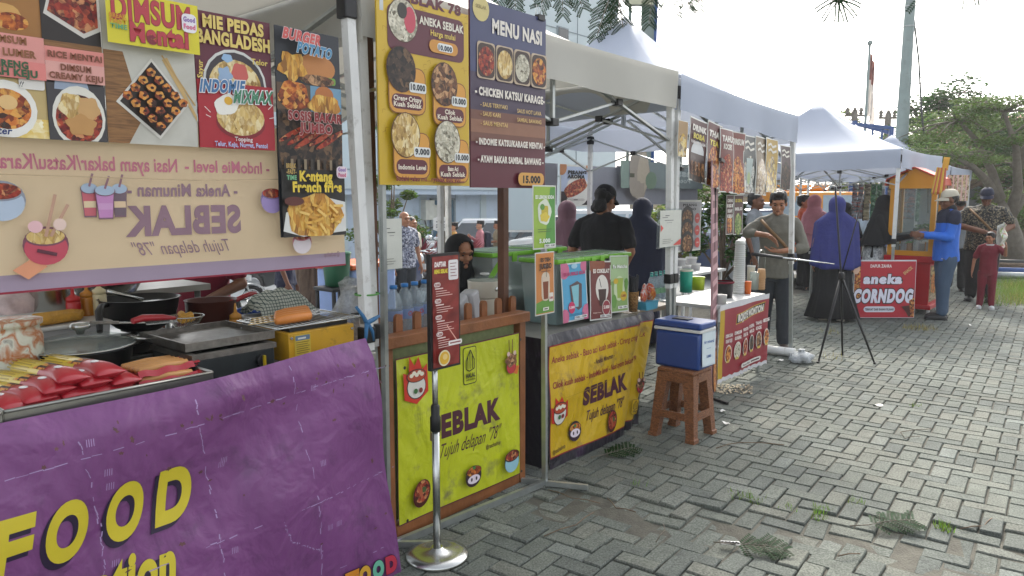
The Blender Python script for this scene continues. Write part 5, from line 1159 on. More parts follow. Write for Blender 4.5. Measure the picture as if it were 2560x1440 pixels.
def crease(pts, wd=.0022, c='crease_white', dens=.6):
    for (a, b_), (c_, d_) in zip(pts, pts[1:]):
        n = 22
        for k in range(n):
            if rng.random() > dens: continue
            q0, q1 = k / n, (k + 1) / n; j = lambda: rng.uniform(-.0025, .0025)
            A.line([(a + (c_ - a) * q0 + j(), b_ + (d_ - b_) * q0 + j()), (a + (c_ - a) * q1 + j(), b_ + (d_ - b_) * q1 + j())], wd * rng.uniform(.4, 1.1) / w, c)
for s, zt_, zb_ in ((.80, .98, .3), (1.165, 1.0, .25), (1.56, 1.03, .05)): crease([(U(s), Zf(zt_)), (U(s + .04), Zf((zt_ + zb_) / 2)), (U(s + .03), Zf(zb_))], .004)
for z in (.92, .5, .2): crease([(U(.4), Zf(z - .03)), (U(1.1), Zf(z)), (U(1.6), Zf(z + .01)), (U(2.0), Zf(z + .02))], .0035, dens=.55 if z > .3 else .3)
crease([(U(1.4), Zf(.5)), (U(1.42), Zf(.42)), (U(1.55), Zf(.33))], .004)
for k in range(46):
    s, z = rng.uniform(.6, 2.0), rng.choice([rng.uniform(.9, 1.02), rng.uniform(.3, 1.0)]); A.ov(U(s), Zf(z), rng.uniform(.0015, .006) , 'stain_brown', rng.uniform(.001, .0035), 12, wob=.35, rot=rng.uniform(0, 3))
for k in range(12):
    s, z = rng.choice([.8, 1.165, 1.56]) + rng.uniform(-.03, .03), rng.uniform(.3, 1.0)
    for q in range(4): A.line([(U(s + q * .006), Zf(z - .01)), (U(s + q * .006 + .003), Zf(z + .01))], .0016 / w, 'crease_white')
def pw(x, z):
    s, q = x / w, z / h
    d = .016 * sin(9 * s - 6 * q + 1.5 * sin(4 * q)) + .010 * sin(17 * s + 9 * q) * (1 - q) + .008 * sin(3 * q * pi + 2 * s) - .06 * (1 - q) * .5 + .03 * max(0, q - .93) / .07
    return (-.115 * q * s * s, d, -.014 * sin(pi * s) ** 2 * q - .06 * q * (1 - s))
A.clip(); A.bend(pw, .05); hang(A, 'vinyl_banner', 'creased purple banner with yellow food lettering wrapped over the sausage stall front', xa, ty + .02, z0_, 'banner')

# ================================================================ sausage stall counter
mat('table_top', '#8f8d86', .4, .3, var=.2, vs=6); mat('wood_brown', '#7a4d2a', .6, var=.25, vs=9, bump=.25, bs=30)
TZ = .96
r = thing('folding_table', 'metal topped table carrying the cooking gear behind the purple banner', 'table', (1.0, 3.0, 0))
b = MB(); b.box((0, 0, TZ - .02), (2.0, 1.12, .04), 'table_top', bev=.006); b.build('tabletop', r)
for a in (-.94, .94):
    for c in (-.48, .48): b = MB(); b.cyl((a, c, 0), (a, c, TZ - .04), .018, 'alu', 8); b.build('leg', r)
def on(px, py, t): q = S(px, py, t); return q
# tray of snack packets
mat('tray_steel', '#9b9a94', .3, .9, var=.12)
def tray(label, x, y, w_, d_, z=TZ):
    b = MB(); t = .004
    b.box((0, 0, .004), (w_ - .03, d_ - .03, .004), 'tray_steel')
    for (cx, cy, sx_, sy_) in ((0, -d_ / 2, w_, 0), (0, d_ / 2, w_, 0), (-w_ / 2, 0, 0, d_), (w_ / 2, 0, 0, d_)):
        if sx_: b.bar((-w_ / 2, cy, .028), (w_ / 2, cy, .028), .006, .05, 'tray_steel'); b.tube([(-w_ / 2, cy, .053), (w_ / 2, cy, .053)], .006, 'tray_steel', 8)
        else: b.bar((cx, -d_ / 2, .028), (cx, d_ / 2, .028), .006, .05, 'tray_steel'); b.tube([(cx, -d_ / 2, .053), (cx, d_ / 2, .053)], .006, 'tray_steel', 8)
    return b.build('metal_tray', loc=(x, y, z), label=label, cat='tray')
tray('shallow steel tray holding the piled yellow and red sausage packets', .94, 2.63, .62, .44); tray('empty steel tray corner at the left edge of the stall', .43, 2.55, .38, .3)
mat('pack_yellow', '#d3b92a', .28, var=.06, coat=.3); mat('pack_red', '#a3202b', .28, var=.08, coat=.3); mat('pack_stripe', '#a88f1c', .3)
def packet(label, p, yaw, pitch):
    L = .4; R_ = .042; r = thing('snack_packet', label, 'packet', p, 0, 'piled sausage packets'); r.rotation_euler = (pitch, 0, yaw)
    def prof(v): return R_ * (1 if v < .8 else max(.03, 1 - ((v - .8) / .2) ** 2.2)) * (1 if v > .05 else .8 + 4 * v)
    b = MB(); iy, ir = b.mi('pack_yellow'), b.mi('pack_red'); Ng = 24; rings = []
    for k in range(15):
        v = k / 14; q = prof(v); wide = 1
        rings.append([b.v((q * wide * cos(2 * pi * a / Ng) if v < .8 else (R_ * 1.0 + .006 * (v - .8) * 5) * cos(2 * pi * a / Ng), L * (1 - v), .034 + q * .8 * sin(2 * pi * a / Ng))) for a in range(Ng)])
    for k, (A_, B_) in enumerate(zip(rings, rings[1:])):
        for a in range(Ng): b.face((A_[a], B_[a], B_[(a + 1) % Ng], A_[(a + 1) % Ng]), iy if k < 8 + (sin(a * .6) > .4) else ir, True)
    b.face(rings[0], iy); b.face(rings[-1][::-1], ir); b.build('wrapper', r)
    b = MB()
    for k in range(-4, 5):
        a = pi / 2 + k * .3; b.bar((R_ * 1.01 * cos(a), L, .034 + R_ * .81 * sin(a)), (R_ * 1.01 * cos(a), L * .62, .034 + R_ * .81 * sin(a)), .004, .0012, 'pack_stripe', (cos(a), 0, sin(a)))
    b.build('stripes', r); b = MB()
    for k in range(8):
        a0, a1 = pi / 2 - .9 + k * .22, pi / 2 - .9 + (k + 1) * .22; y0_, y1_ = L * (.5 + .05 * sin(k)), L * .36
        b.poly([(R_ * 1.03 * cos(a0), y0_, .034 + R_ * .83 * sin(a0)), (R_ * 1.03 * cos(a0), y1_, .034 + R_ * .83 * sin(a0)), (R_ * 1.03 * cos(a1), y1_, .034 + R_ * .83 * sin(a1)), (R_ * 1.03 * cos(a1), y0_ + .01, .034 + R_ * .83 * sin(a1))], 'food_orange' if k % 3 else 'food_dark')
    b.build('picture', r)
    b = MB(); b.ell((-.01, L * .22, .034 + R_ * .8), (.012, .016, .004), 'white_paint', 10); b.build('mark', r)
    return r
wheres = ['topmost packet of the pile', 'second highest packet, left of the topmost', 'packet right below the topmost', 'middle-row packet second from the left', 'front-row packet near the tray rim at left', 'packet tucked under the middle row', 'packet under the pile at centre right', 'rightmost packet beside the hot dog packs', 'lowest packet at the left edge of the picture', 'small visible end of a packet at the tray rim', 'packet end squeezed low at the right of the pile']
P0 = packet('yellow and red sausage packet, ' + wheres[0], (0, 0, 0), 0, 0)
for k, (px, py) in enumerate(((284, 933), (190, 949), (247, 958), (156, 976), (110, 1000), (202, 988), (269, 979), (324, 955), (49, 1019), (144, 1008), (312, 980))):
    q = S(px, py, 2.44); loc = (q.x, q.y, max(TZ + .008, q.z - .034)); o = P0 if k == 0 else dup(P0, loc, label='yellow and red sausage packet, ' + wheres[k]); o.location = loc
    o.rotation_euler = (-.05, 0, .12 + .05 * sin(k * 5))
mat('hotdog', '#b9854c', .45, var=.12, vs=20, spec=.5); mat('hotdog_orange', '#c67a34', .4, var=.12, vs=25); mat('wrap_clear_red', '#b3303a', .2, trans=.25)
for k in range(3):
    q = S(392, 905 + 20 * k, 2.56 - .02 * k); r = thing('sausage_pack', 'vacuum pack of plain sausages, %s of the three stacked' % ('top', 'middle', 'bottom')[k], 'sausage pack', (q.x - .005 + .015 * k, q.y, TZ + .072 - .032 * k), .1 - .1 * k, 'stacked sausage packs')
    for j in range(5):
        b = MB(); y = -.05 + .026 * j; b.tube([(-.09, y, .006), (-.085, y, .008), (0, y, .012), (.085, y, .008), (.09, y, .006)], [.004, .012, .0135, .012, .004], 'hotdog', 10); b.build('sausage', r)
    b = MB(); b.grid(lambda u, v: (-.1 + .22 * u, -.07 + .13 * v, -.006 + .004 * sin(u * 20)), 10, 6, 'pack_red'); b.grid(lambda u, v: (.09 + .035 * u, -.07 + .13 * v, .004 + .012 * sin(v * 9) * u), 4, 8, 'wrap_clear_red'); b.grid(lambda u, v: (-.1 + .2 * u, -.066 - .012 * v, .01 - .02 * v + .004 * sin(u * 15)), 12, 2, 'wrap_clear_red'); b.build('film', r)
# covered pan
mat('pan_black', '#161719', .35, var=.15, vs=30, spec=.5); mat('glass_clear', '#dfe6e4', .05, trans=.92, spec=.8); mat('pan_brown', '#4a211a', .4, var=.1); multi('rice_white', ['#b9b5a4', '#d6d2c4', '#8f8b7a', '#e0dccf'], 60, .6)
q = S(203, 862, 2.95); r = thing('covered_pan', 'wide black pan under a domed glass lid beside the packets', 'pan', (q.x, q.y, TZ))
b = MB(); b.lathe([(.135, 0), (.16, .015), (.172, .1), (.18, .104), (.172, .108), (.16, .1), (.15, .03), (0, .025)], 'pan_black', 36); b.build('pot', r)
b = MB(); b.lathe([(.178, .108), (.186, .112), (.178, .116), (.176, .112)], 'steel', 36); b.build('rim', r)
b = MB(); b.lathe([(.178, .114), (.15, .135), (.09, .15), (0, .156)], 'glass_clear', 36); d = b.build('lid', r); b = MB(); b.lathe([(.012, .154), (.016, .168), (.034, .176), (.036, .188), (.026, .196), (0, .198)], 'steel', 20); b.build('knob', d)
b = MB(); b.lathe([(.15, .08), (.1, .1), (0, .105)], 'rice_white', 24); b.build('contents', r)
b = MB()
for s in (-1, 1): b.tube([(s * .172, -.03, .09), (s * .21, -.03, .095), (s * .21, .03, .095), (s * .172, .03, .09)], .007, 'pan_black', 6)
b.build('handle', r)
# floral jar, tub, bags
multi('floral', ['#c9c9b8', '#d9d9cb', '#cfd0c0', '#b5692e', '#d6d6c8', '#3d3a34'], 22, .4, kind='N'); mat('plastic_white', '#c9c9c6', .4, var=.05, spec=.5); mat('plastic_milky', '#bfc0c2', .35, trans=.25)
q = S(28, 870, 2.95); b = MB(); b.lathe([(.085, 0), (.095, .02), (.097, .18), (.09, .2), (.09, .215), (.1, .22), (.1, .235), (0, .24)], 'floral', 32, wob=lambda a, z: .012 * sin(6 * a + z * 60)); b.build('floral_jar', loc=(q.x, q.y, TZ), label='cream jar with orange and black flower pattern at the left edge', cat='jar')
q = S(160, 850, 3.28); r = thing('plastic_tub', 'white plastic food tub with fried sticks lying on its lid', 'tub', (q.x, q.y, TZ))
b = MB(); b.prism([(-.13, 0), (.13, 0), (.145, .14), (-.145, .14)], -.09, .09, 'plastic_milky'); b.build('base', r); b = MB(); b.box((0, 0, .148), (.31, .2, .016), 'plastic_white', bev=.006); b.build('lid', r)
mat('fried', '#c08f35', .7, var=.25, vs=40, bump=.6, bs=120)
for k in range(4):
    b = MB(); b.tube([(-.1, 0, 0), (-.09, 0, 0), (.05, .006, .003), (.085, 0, 0), (.09, 0, 0)], [.004, .017, .02, .016, .004], 'fried', 10); b.build('fried_stick', loc=(q.x - .03 + .012 * k, q.y - .05 + .033 * k, TZ + .176), rz=.2 - .12 * k, label='golden fried stick on the tub lid, %s from the front' % ('first', 'second', 'third', 'fourth')[k], cat='snack', group='fried sticks on the tub')
q = S(28, 745, 3.55); b = MB(); b.lathe([(.1, -.12), (.12, -.06), (.115, .02), (.07, .07), (.03, .085), (.025, .1), (.05, .13)], mat('bag_clear', '#d9c6c4', .25, trans=.3, var=.3, vs=20), 20, wob=lambda a, z: .1 * sin(5 * a + 30 * z)); b.lathe([(.09, -.12), (.1, -.07), (.08, -.0), (0, .02)], multi('meat_pink', ['#9a4a44', '#c07f78', '#8a3a36', '#d0a09a'], 40, .5), 18, wob=lambda a, z: .12 * sin(4 * a + 9 * z)); b.build('plastic_bag', loc=(q.x, q.y, q.z - .02), label='knotted clear bag of pink meat at the left edge', cat='bag')
q = S(60, 800, 3.5); b = MB(); b.box((0, 0, 0), (.42, .24, .17), 'plastic_milky', bev=.02); b.box((0, 0, .09), (.44, .26, .02), 'plastic_white', bev=.006); b.build('storage_box', loc=(q.x, q.y, TZ + .085), label='milky plastic storage box under the clear meat bag', cat='box')
q = S(126, 750, 3.48); r = thing('stock_pot', 'tall shiny steel stock pot behind the red sauce bottle', 'pot', (q.x, q.y, TZ))
b = MB(); b.lathe([(.078, 0), (.08, .01), (.08, .27), (.084, .274), (.08, .276)], 'steel', 36); b.build('pot', r); b = MB(); b.lathe([(.084, .276), (.06, .295), (.03, .3), (0, .302)], 'steel', 30); d = b.build('lid', r); b = MB(); b.tube([(-.03, 0, .3), (-.025, 0, .325), (.025, 0, .325), (.03, 0, .3)], .006, 'black_plastic', 8); b.build('knob', d)
def squeeze(label, px, t, c, hh=.17, rr=.026):
    q = S(px, 770, t); m = mat('sauce_' + c.strip('#'), c, .35, var=.05, spec=.5); r = thing('sauce_bottle', label, 'bottle', (q.x, q.y, TZ), 0, 'squeeze sauce bottles')
    b = MB(); b.lathe([(rr * .9, 0), (rr, .006), (rr, hh), (rr * .92, hh + .006)], m, 24); b.build('bottle', r); b = MB(); b.lathe([(rr * .95, hh + .004), (rr * .95, hh + .022), (rr * .5, hh + .03), (rr * .28, hh + .036), (.0035, hh + .075), (0, hh + .076)], m, 20); b.build('nozzle', r); return r
sb = squeeze('red squeeze sauce bottle with pointed nozzle', 184, 3.35, '#b01f22', .22, .028); squeeze('mustard orange squeeze bottle, middle of the three in a row', 219, 3.38, '#b97a24', .23, .027); squeeze('cream mayonnaise squeeze bottle right of the orange one', 250, 3.36, '#cfc49c', .24, .028); squeeze('small amber squeeze bottle beside the brown pan', 588, 3.05, '#b8812a', .11, .027)
# gas burner with wok
q = S(352, 790, 3.25); r = thing('gas_burner', 'low black gas burner under the wok', 'burner', (q.x, q.y, TZ)); b = MB(); b.box((0, 0, .035), (.3, .24, .06), 'pan_black', bev=.01); b.build('body', r); b = MB()
for k in range(4): a = k * pi / 2 + .4; b.bar((.03 * cos(a), .03 * sin(a), .075), (.11 * cos(a), .11 * sin(a), .08), .008, .012, 'pan_black')
b.lathe([(.04, .06), (.045, .075), (.03, .08)], 'steel', 16); b.build('grate', r)
w_ = S(352, 745, 3.25); r = thing('wok', 'black wok with a long handle and a spatula resting inside', 'wok', (q.x, q.y, TZ + .085)); zr = w_.z - TZ - .085
b = MB(); b.lathe([(.06, 0), (.1, .02), (.14, .06), (.157, zr), (.163, zr + .003), (.157, zr + .004), (.13, .06), (.09, .028), (0, .02)], 'pan_black', 36); b.build('bowl', r)
b = MB(); b.tube([(-.15, -.04, zr - .01), (-.19, -.09, zr - .005), (-.215, -.13, zr - .02), (-.25, -.22, zr - .085)], [.01, .012, .015, .011], 'black_plastic', 10); b.build('handle', r)
b = MB(); b.tube([(.02, .02, zr - .01), (-.12, .02, zr + .04)], .008, 'steel', 8); b.box((.06, .02, zr - .02), (.09, .05, .003), 'steel'); b.build('spatula', r)
# griddle stove
r = thing('griddle_stove', 'dark steel stove with a worn metal rim in front of the yellow grill', 'stove', (1.4, 2.68, TZ)); b = MB(); b.box((0, 0, .04), (.32, .33, .08), mat('stove_dark', '#24292a', .5, .3, var=.2, vs=20), bev=.006); b.build('body', r)
b = MB(); b.box((0, -.155, .088), (.335, .025, .02), mat('steel_worn', '#84807a', .35, .9, var=.3, vs=40, dirt='#4a3a30', ds=20)); b.box((0, .155, .088), (.335, .025, .02), 'steel_worn'); b.box((-.155, 0, .088), (.025, .285, .02), 'steel_worn'); b.box((.155, 0, .088), (.025, .285, .02), 'steel_worn'); b.build('rim', r)
b = MB(); b.cyl((.1, -.165, .04), (.1, -.185, .04), .022, 'black_plastic', 14); b.bar((.1, -.19, .02), (.1, -.19, .06), .008, .012, 'pack_stripe'); b.build('knob', r)
r = thing('griddle_plate', 'rectangular worn steel griddle plate with upturned rim on the dark stove', 'griddle', (1.415, 2.75, TZ + .115)); b = MB(); b.box((0, 0, -.006), (.34, .36, .012), 'steel_worn')
for (a, c, sx_, sy_) in ((0, -.18, .36, .008), (0, .18, .36, .008), (-.175, 0, .008, .352), (.175, 0, .008, .352)): b.box((a, c, .004), (sx_, sy_, .03), 'steel_worn')
b.build('plate', r); b = MB(); b.tube([(.17, -.1, 0), (.26, -.16, .015), (.26, .0, .02), (.17, .05, 0)], .005, 'steel', 8); b.tube([(-.17, .1, 0), (-.22, .1, .01), (-.22, .2, .01), (-.17, .2, 0)], .005, 'steel', 8); b.build('handle', r)
q = S(466, 795, 2.82); r = thing('wire_skimmer', 'wire skimmer basket with a red handle holding fried pieces on the griddle', 'skimmer', (q.x, q.y, q.z - .012), .5); b = MB()
for k in range(13):
    a = -.06 + .01 * k; hh = math.sqrt(max(0, .064 ** 2 - a * a)); b.tube([(a, -hh, .02), (a, -hh * .6, -.01), (a, 0, -.022), (a, hh * .6, -.01), (a, hh, .02)], .0012, 'steel', 4, False)
b.lathe([(.064, .018), (.068, .02), (.064, .023), (.062, .02), (.064, .018)], 'steel', 28, cap=False); b.build('basket', r); b = MB(); b.tube([(-.065, 0, .022), (-.1, .03, .03), (-.16, .07, .035), (-.2, .08, .03)], [.006, .012, .014, .011], 'pack_red', 10); b.build('handle', r)
for k in range(4):
    b = MB(); b.tube([(-.03, 0, 0), (-.025, 0, 0), (.02, .005, .004), (.03, 0, 0)], [.004, .013, .014, .004], 'fried', 9); b.build('fried_piece', loc=(q.x - .01 + .012 * (k % 2), q.y - .03 + .02 * k, q.z - .002 + .008 * (k % 2)), rz=.4 * k, label='fried piece in the wire skimmer, %s from the front' % ('first', 'second', 'third', 'fourth')[k], cat='snack', group='fried pieces in the skimmer')
q = S(320, 812, 2.98); b = MB(); b.box((.12, 0, 0), (.12, .07, .003), 'steel'); b.bar((.06, 0, .004), (-.03, 0, .012), .012, .006, 'steel'); b.bar((-.03, 0, .012), (-.13, 0, .02), .02, .012, 'steel_worn', bev=.003); b.build('spatula', loc=(q.x, q.y, q.z), rz=-.3, label='flat steel spatula lying beside the griddle plate', cat='spatula')
# yellow grill
mat('grill_yellow', '#c3941f', .4, var=.12, vs=8, dirt='#6d5418', ds=14); r = thing('grill_box', 'yellow metal gas grill with a data plate under the wire rack', 'grill', (1.79, 2.67, TZ))
b = MB(); b.box((0, 0, .06), (.32, .29, .12), 'grill_yellow', bev=.004); b.build('body', r); b = MB(); b.box((0, 0, .126), (.28, .25, .02), 'pan_black'); b.build('burner_top', r)
A = Art(.075, .085, '#c3a83a'); A.rr(.05, .72, .95, .95, '#5d7386', .05); A.rect(.2, .78, .7, .86, '#c9c9c2')
for k in range(6): A.rect(.08, .62 - k * .1, .9 - .1 * (k % 2), .645 - k * .1, '#5a4a22')
o = A.build('data_plate', r, (-.135, -.1465, .025))
for a in (-.148, .148): b = MB(); b.cyl((a, -.145, .1), (a, -.15, .1), .006, 'steel', 10); b.build('screw', r)
r = thing('grill_rack', 'shiny wire rack on top of the yellow grill', 'rack', (1.775, 2.66, TZ + .15)); b = MB()
for k in range(17): b.tube([(-.19 + .024 * k, -.15, 0), (-.19 + .024 * k, .15, 0)], .0022, 'steel', 5)
for y in (-.15, .15): b.tube([(-.2, y, -.003), (.2, y, -.003)], .004, 'steel', 6)
for x in (-.2, .2): b.tube([(x, -.15, -.003), (x, .15, -.003)], .004, 'steel', 6)
b.build('wires', r); b = MB(); b.box((.21, -.1, 0), (.03, .02, .012), 'black_plastic'); b.build('grip', r)
for k in range(4):
    b = MB(); x = .02 + .028 * k; b.tube([(-.085, 0, 0), (-.08, 0, 0), (-.04, 0, .002), (.07, .004, .002), (.08, 0, 0), (.085, 0, 0)], [.006, .017, .021, .021, .016, .004], 'hotdog_orange', 12)
    r2 = thing('skewered_sausage', 'skewered orange sausage on the wire rack, %s row from the front' % ('first', 'second', 'third', 'fourth')[k], 'sausage', (1.66 + x, 2.56 + .045 * k, TZ + .172), .03 * k, 'sausages on the wire rack'); b.build('sausage', r2); b = MB(); b.tube([(-.2, 0, 0), (-.08, 0, 0)], .0022, mat('bamboo_stick', '#c3a878', .7), 6); b.build('stick', r2)
q = S(528, 775, 3.2); b = MB(); zr = S(528, 750, 3.2).z - TZ; b.lathe([(.085, 0), (.1, .01), (.11, zr), (.114, zr + .003), (.108, zr), (.095, .02), (0, .015)], 'pan_brown', 32); b.tube([(.1, 0, zr - .02), (.22, .05, zr), (.26, .06, zr)], .012, 'pack_red', 8); b.build('saucepan', loc=(q.x, q.y, TZ), label='reddish brown saucepan behind the wire skimmer', cat='saucepan')
multi('check_cloth', ['#9aa29a', '#b9beb4', '#a9b0a6', '#c6cac0'], 9, .9, kind='N'); m = MATS['check_cloth']; n, l = m.node_tree.nodes, m.node_tree.links
wv = []; tc = n.new('ShaderNodeTexCoord'); last = None
for ax in ('X', 'Z'):
    q_ = n.new('ShaderNodeTexWave'); q_.bands_direction = ax; q_.inputs['Scale'].default_value = 22; q_.inputs['Distortion'].default_value = 1.2; q_.inputs['Detail'].default_value = 0; l.new(tc.outputs['Object'], q_.inputs['Vector']); g_ = n.new('ShaderNodeMath'); g_.operation = 'GREATER_THAN'; g_.inputs[1].default_value = .88; l.new(q_.outputs['Fac'], g_.inputs[0])
    if last is None: last = g_.outputs[0]
    else: mx_ = n.new('ShaderNodeMath'); mx_.operation = 'MAXIMUM'; l.new(last, mx_.inputs[0]); l.new(g_.outputs[0], mx_.inputs[1]); last = mx_.outputs[0]
cm = n.new('ShaderNodeMix'); cm.data_type = 'RGBA'; l.new(last, cm.inputs[0]); l.new(n['Color Ramp'].outputs[0], cm.inputs[6]); cm.inputs[7].default_value = lin('#4b5a58'); l.new(cm.outputs[2], n['Principled BSDF'].inputs['Base Color'])
q = S(695, 775, 3.12); b = MB(); b.box((0, 0, .05), (.3, .2, .1), 'plastic_white', bev=.01); b.build('food_box', loc=(q.x, q.y, TZ), label='white box under the folded checked cloth', cat='box')
zc = S(690, 745, 3.1).z - TZ - .1
b = MB(); b.grid(lambda u, v: ((u - .5) * .3 * (1 - .12 * v), (v - .5) * .22, .002 + max(0, (zc + .03) * (1 - (2 * u - 1) ** 4 * .7) * (1 - (2 * v - 1) ** 2) ** .4) + .008 * sin(u * 17 + v * 9) + .006 * sin(v * 21 - u * 5)), 26, 20, 'check_cloth'); b.build('checked_cloth', loc=(q.x, q.y, TZ + .101), label='crumpled green-grey checked cloth covering the white box', cat='cloth')
# behind the stall
q = S(595, 760, 4.15); mat('chair_blue', '#20468f', .4, var=.08); r = thing('plastic_chair', 'blue plastic chair with slatted back behind the sausage stall', 'chair', (q.x, q.y, 0), radians(160))
b = MB(); b.box((0, 0, .44), (.42, .42, .03), 'chair_blue', bev=.012); b.build('seat', r)
b = MB(); b.tube([(-.21, .2, .44), (-.21, .23, .75), (-.15, .26, .92), (0, .27, .97), (.15, .26, .92), (.21, .23, .75), (.21, .2, .44)], .024, 'chair_blue', 8)
for k in range(5): x = -.12 + .06 * k; b.bar((x, .2, .46), (x, .265, .94 - abs(k - 2) * .02), .028, .012, 'chair_blue', (0, 1, 0))
b.build('backrest', r)
for a in (-.18, .18):
    for c in (-.18, .18): b = MB(); b.bar((a, c, .44), (a * 1.2, c * 1.2, 0), .04, .03, 'chair_blue'); b.build('leg', r)
q = S(265, 700, 3.58); b = MB(); b.lathe([(.12, 0), (.15, .05), (.17, .1), (.175, .103), (.165, .1), (0, .03)], 'steel', 30); b.build('steel_basin', loc=(q.x, q.y, S(265, 720, 3.58).z - .02), label='wide steel basin behind the sauce bottles', cat='basin')
q = S(250, 800, 3.75); r = thing('side_table', 'low back table under the steel basin behind the sausage stall', 'table', (q.x, q.y, 0)); zt2 = S(265, 720, 3.58).z - .02; b = MB(); b.box((0, 0, zt2 - .015), (.9, .42, .03), 'table_top'); b.build('tabletop', r)
for a in (-.4, .4):
    for c in (-.17, .17): b = MB(); b.cyl((a, c, 0), (a, c, zt2 - .03), .015, 'alu', 8); b.build('leg', r)
q = S(895, 790, 2.72); b = MB(); b.grid(lambda u, v: ((u - .5) * .16 + .02 * sin(v * 9), .05 * sin(u * 6 + v * 3), .3 * v - .02 + .015 * sin(u * 11)), 16, 20, mat('bubble_wrap', '#e3e6e6', .25, var=.25, vs=60, bump=1.0, bs=70, trans=.55)); b.grid(lambda u, v: ((u - .5) * .16 + .02 * sin(v * 9 + 1), .06 + .05 * sin(u * 6 + v * 3 + 1), .3 * v - .03 + .015 * sin(u * 11)), 16, 20, 'bubble_wrap'); b.build('bubble_wrap_bag', loc=(q.x, q.y, TZ), label='clear bubble wrap bag beside the yellow grill and tent leg', cat='bag')
q = S(905, 800, 2.44); b = MB(); b.tube([(-.03, 0, .06), (-.01, -.02, .02), (.0, -.03, -.01), (.05, -.02, .0), (.09, 0, .005)], [.006, .008, .012, .01, .006], mat('rope_blue', '#2a5f88', .7), 6); b.tube([(.0, -.03, -.01), (-.005, -.03, -.06), (-.01, -.03, -.1)], [.01, .008, .004], 'rope_blue', 6); b.tube([(.005, -.03, -.01), (.03, -.03, -.05), (.035, -.03, -.09)], [.01, .008, .004], 'rope_blue', 6); b.build('tied_rope', loc=(q.x, q.y, q.z), label='blue plastic cord knotted round the white tent leg', cat='cord')
q = S(945, 736, 2.5); b = MB(); b.lathe([(.05, -.004), (.053, 0), (.05, .004)], mat('tie_green', '#4f8f3e', .5), 20, sx=1.1, cap=False); b.build('cable_tie', loc=(q.x - .02, q.y + .05, q.z), label='green plastic tie around the pair of white tent legs', cat='tie')
q = D(893, 690, 8.2); r = thing('ice_crate', 'pale blue crate with an orange rim parked behind the tent legs', 'crate', (q.x, q.y, gz(q.y)), .2); zt2 = D(893, 664, 8.2).z - gz(q.y); b = MB(); b.box((0, 0, zt2 / 2), (.75, .5, zt2), mat('crate_blue', '#8fa6d4', .4), bev=.03); b.build('body', r); b = MB(); b.box((0, 0, zt2 + .02), (.8, .55, .06), mat('crate_orange', '#d0622e', .4), bev=.02); b.build('rim', r)
q = D(842, 690, 7.6); b = MB(); b.lathe([(.09, 0), (.12, .01), (.15, .34), (.155, .35), (.14, .34), (0, .03)], mat('bucket_green', '#2c6a4c', .4), 24); b.build('bucket', loc=(q.x, q.y, D(842, 715, 7.6).z), label='green bucket between the tree trunk and the pale blue crate', cat='bucket')
q = D(842, 735, 7.6); zb_ = D(842, 715, 7.6).z; r = thing('stool', 'dark stool carrying the green bucket beside the tree trunk', 'stool', (q.x, q.y, gz(q.y))); hz_ = zb_ - gz(q.y); b = MB(); b.box((0, 0, hz_ - .02), (.34, .34, .04), 'black_plastic', bev=.01); b.build('seat', r)
for a in (-.14, .14):
    for c in (-.14, .14): b = MB(); b.box((a, c, hz_ / 2 - .02), (.03, .03, hz_ - .04), 'black_plastic'); b.build('leg', r)
# ================================================================ wooden cart, menu boards, stand
mat('cart_wood', '#85512a', .55, var=.3, vs=7, bump=.25, bs=25); mat('cart_wood_dark', '#5a351d', .55, var=.3, vs=7, bump=.25, bs=25); mat('reed_green', '#7a8256', .7, var=.2, vs=30)
crumpled('vinyl_lime', '#b9c01f', rough=.4); crumpled('vinyl_yellow', '#c9a51c', rough=.38); crumpled('vinyl_black', '#25232b', rough=.4)
r = thing('food_cart', 'wooden cart with picket rail and lime yellow seblak front', 'cart', (2.65, 2.56, 0)); CX = 2.65
L, R_ = 2.145 - CX, 3.165 - CX
for x in (L + .025, R_ - .03): b = MB(); b.box((x, .03, .48), (.05, .06, .96), 'cart_wood', bev=.005); b.build('stile', r)
for z, hh in ((.955, .055), (.035, .07)): b = MB(); b.box((0, .025, z), (R_ - L - (.112 if z < .5 else -.03), .05 if z < .5 else .09, hh), 'cart_wood', bev=.005); b.build('rail', r)
b = MB(); b.box((0, .045, .5), (R_ - L - .12, .012, .84), 'reed_green'); b.build('front_panel', r)
b = MB(); b.box((0, .42, .9), (R_ - L, .7, .03), 'cart_wood'); b.build('countertop', r)
for x in (L + .02, R_ - .02): b = MB(); b.box((x, .42, .47), (.03, .68, .82), 'cart_wood_dark'); b.build('side_panel', r)
for k in range(9):
    x = L + .03 + k * (R_ - L - .06) / 8; b = MB(); hw = .021; b.prism([(x - hw, .93), (x + hw, .93), (x + hw, 1.045)] + [(x + hw * cos(a), 1.045 + hw * sin(a)) for a in (.5, 1.0, 1.57, 2.14, 2.64)] + [(x - hw, 1.045)], .068, .088, 'cart_wood'); b.build('picket', r)
for x in (L + .03, R_ - .065): b = MB(); b.box((x, .115, 1.7), (.042, .045, 1.55), 'cart_wood_dark'); b.build('post', r)
x0_, x1_, z0_, z1_ = 2.205, 3.095, .065, .875; w, h = x1_ - x0_, z1_ - z0_
A = Art(w, h, '#5a2030'); A.rect(.004, .008, .996, .992, 'vinyl_lime')
ink = '#4a1f2e'
A.text('SEBLAK', .52, .455, .13, ink, w=.56, bold=.06); A.text('Tujuh delapan "78"', .54, .325, .085, ink, w=.5, bold=.0, shear=.35); A.text('@raschashop', .74, .275, .028, ink, w=.13)
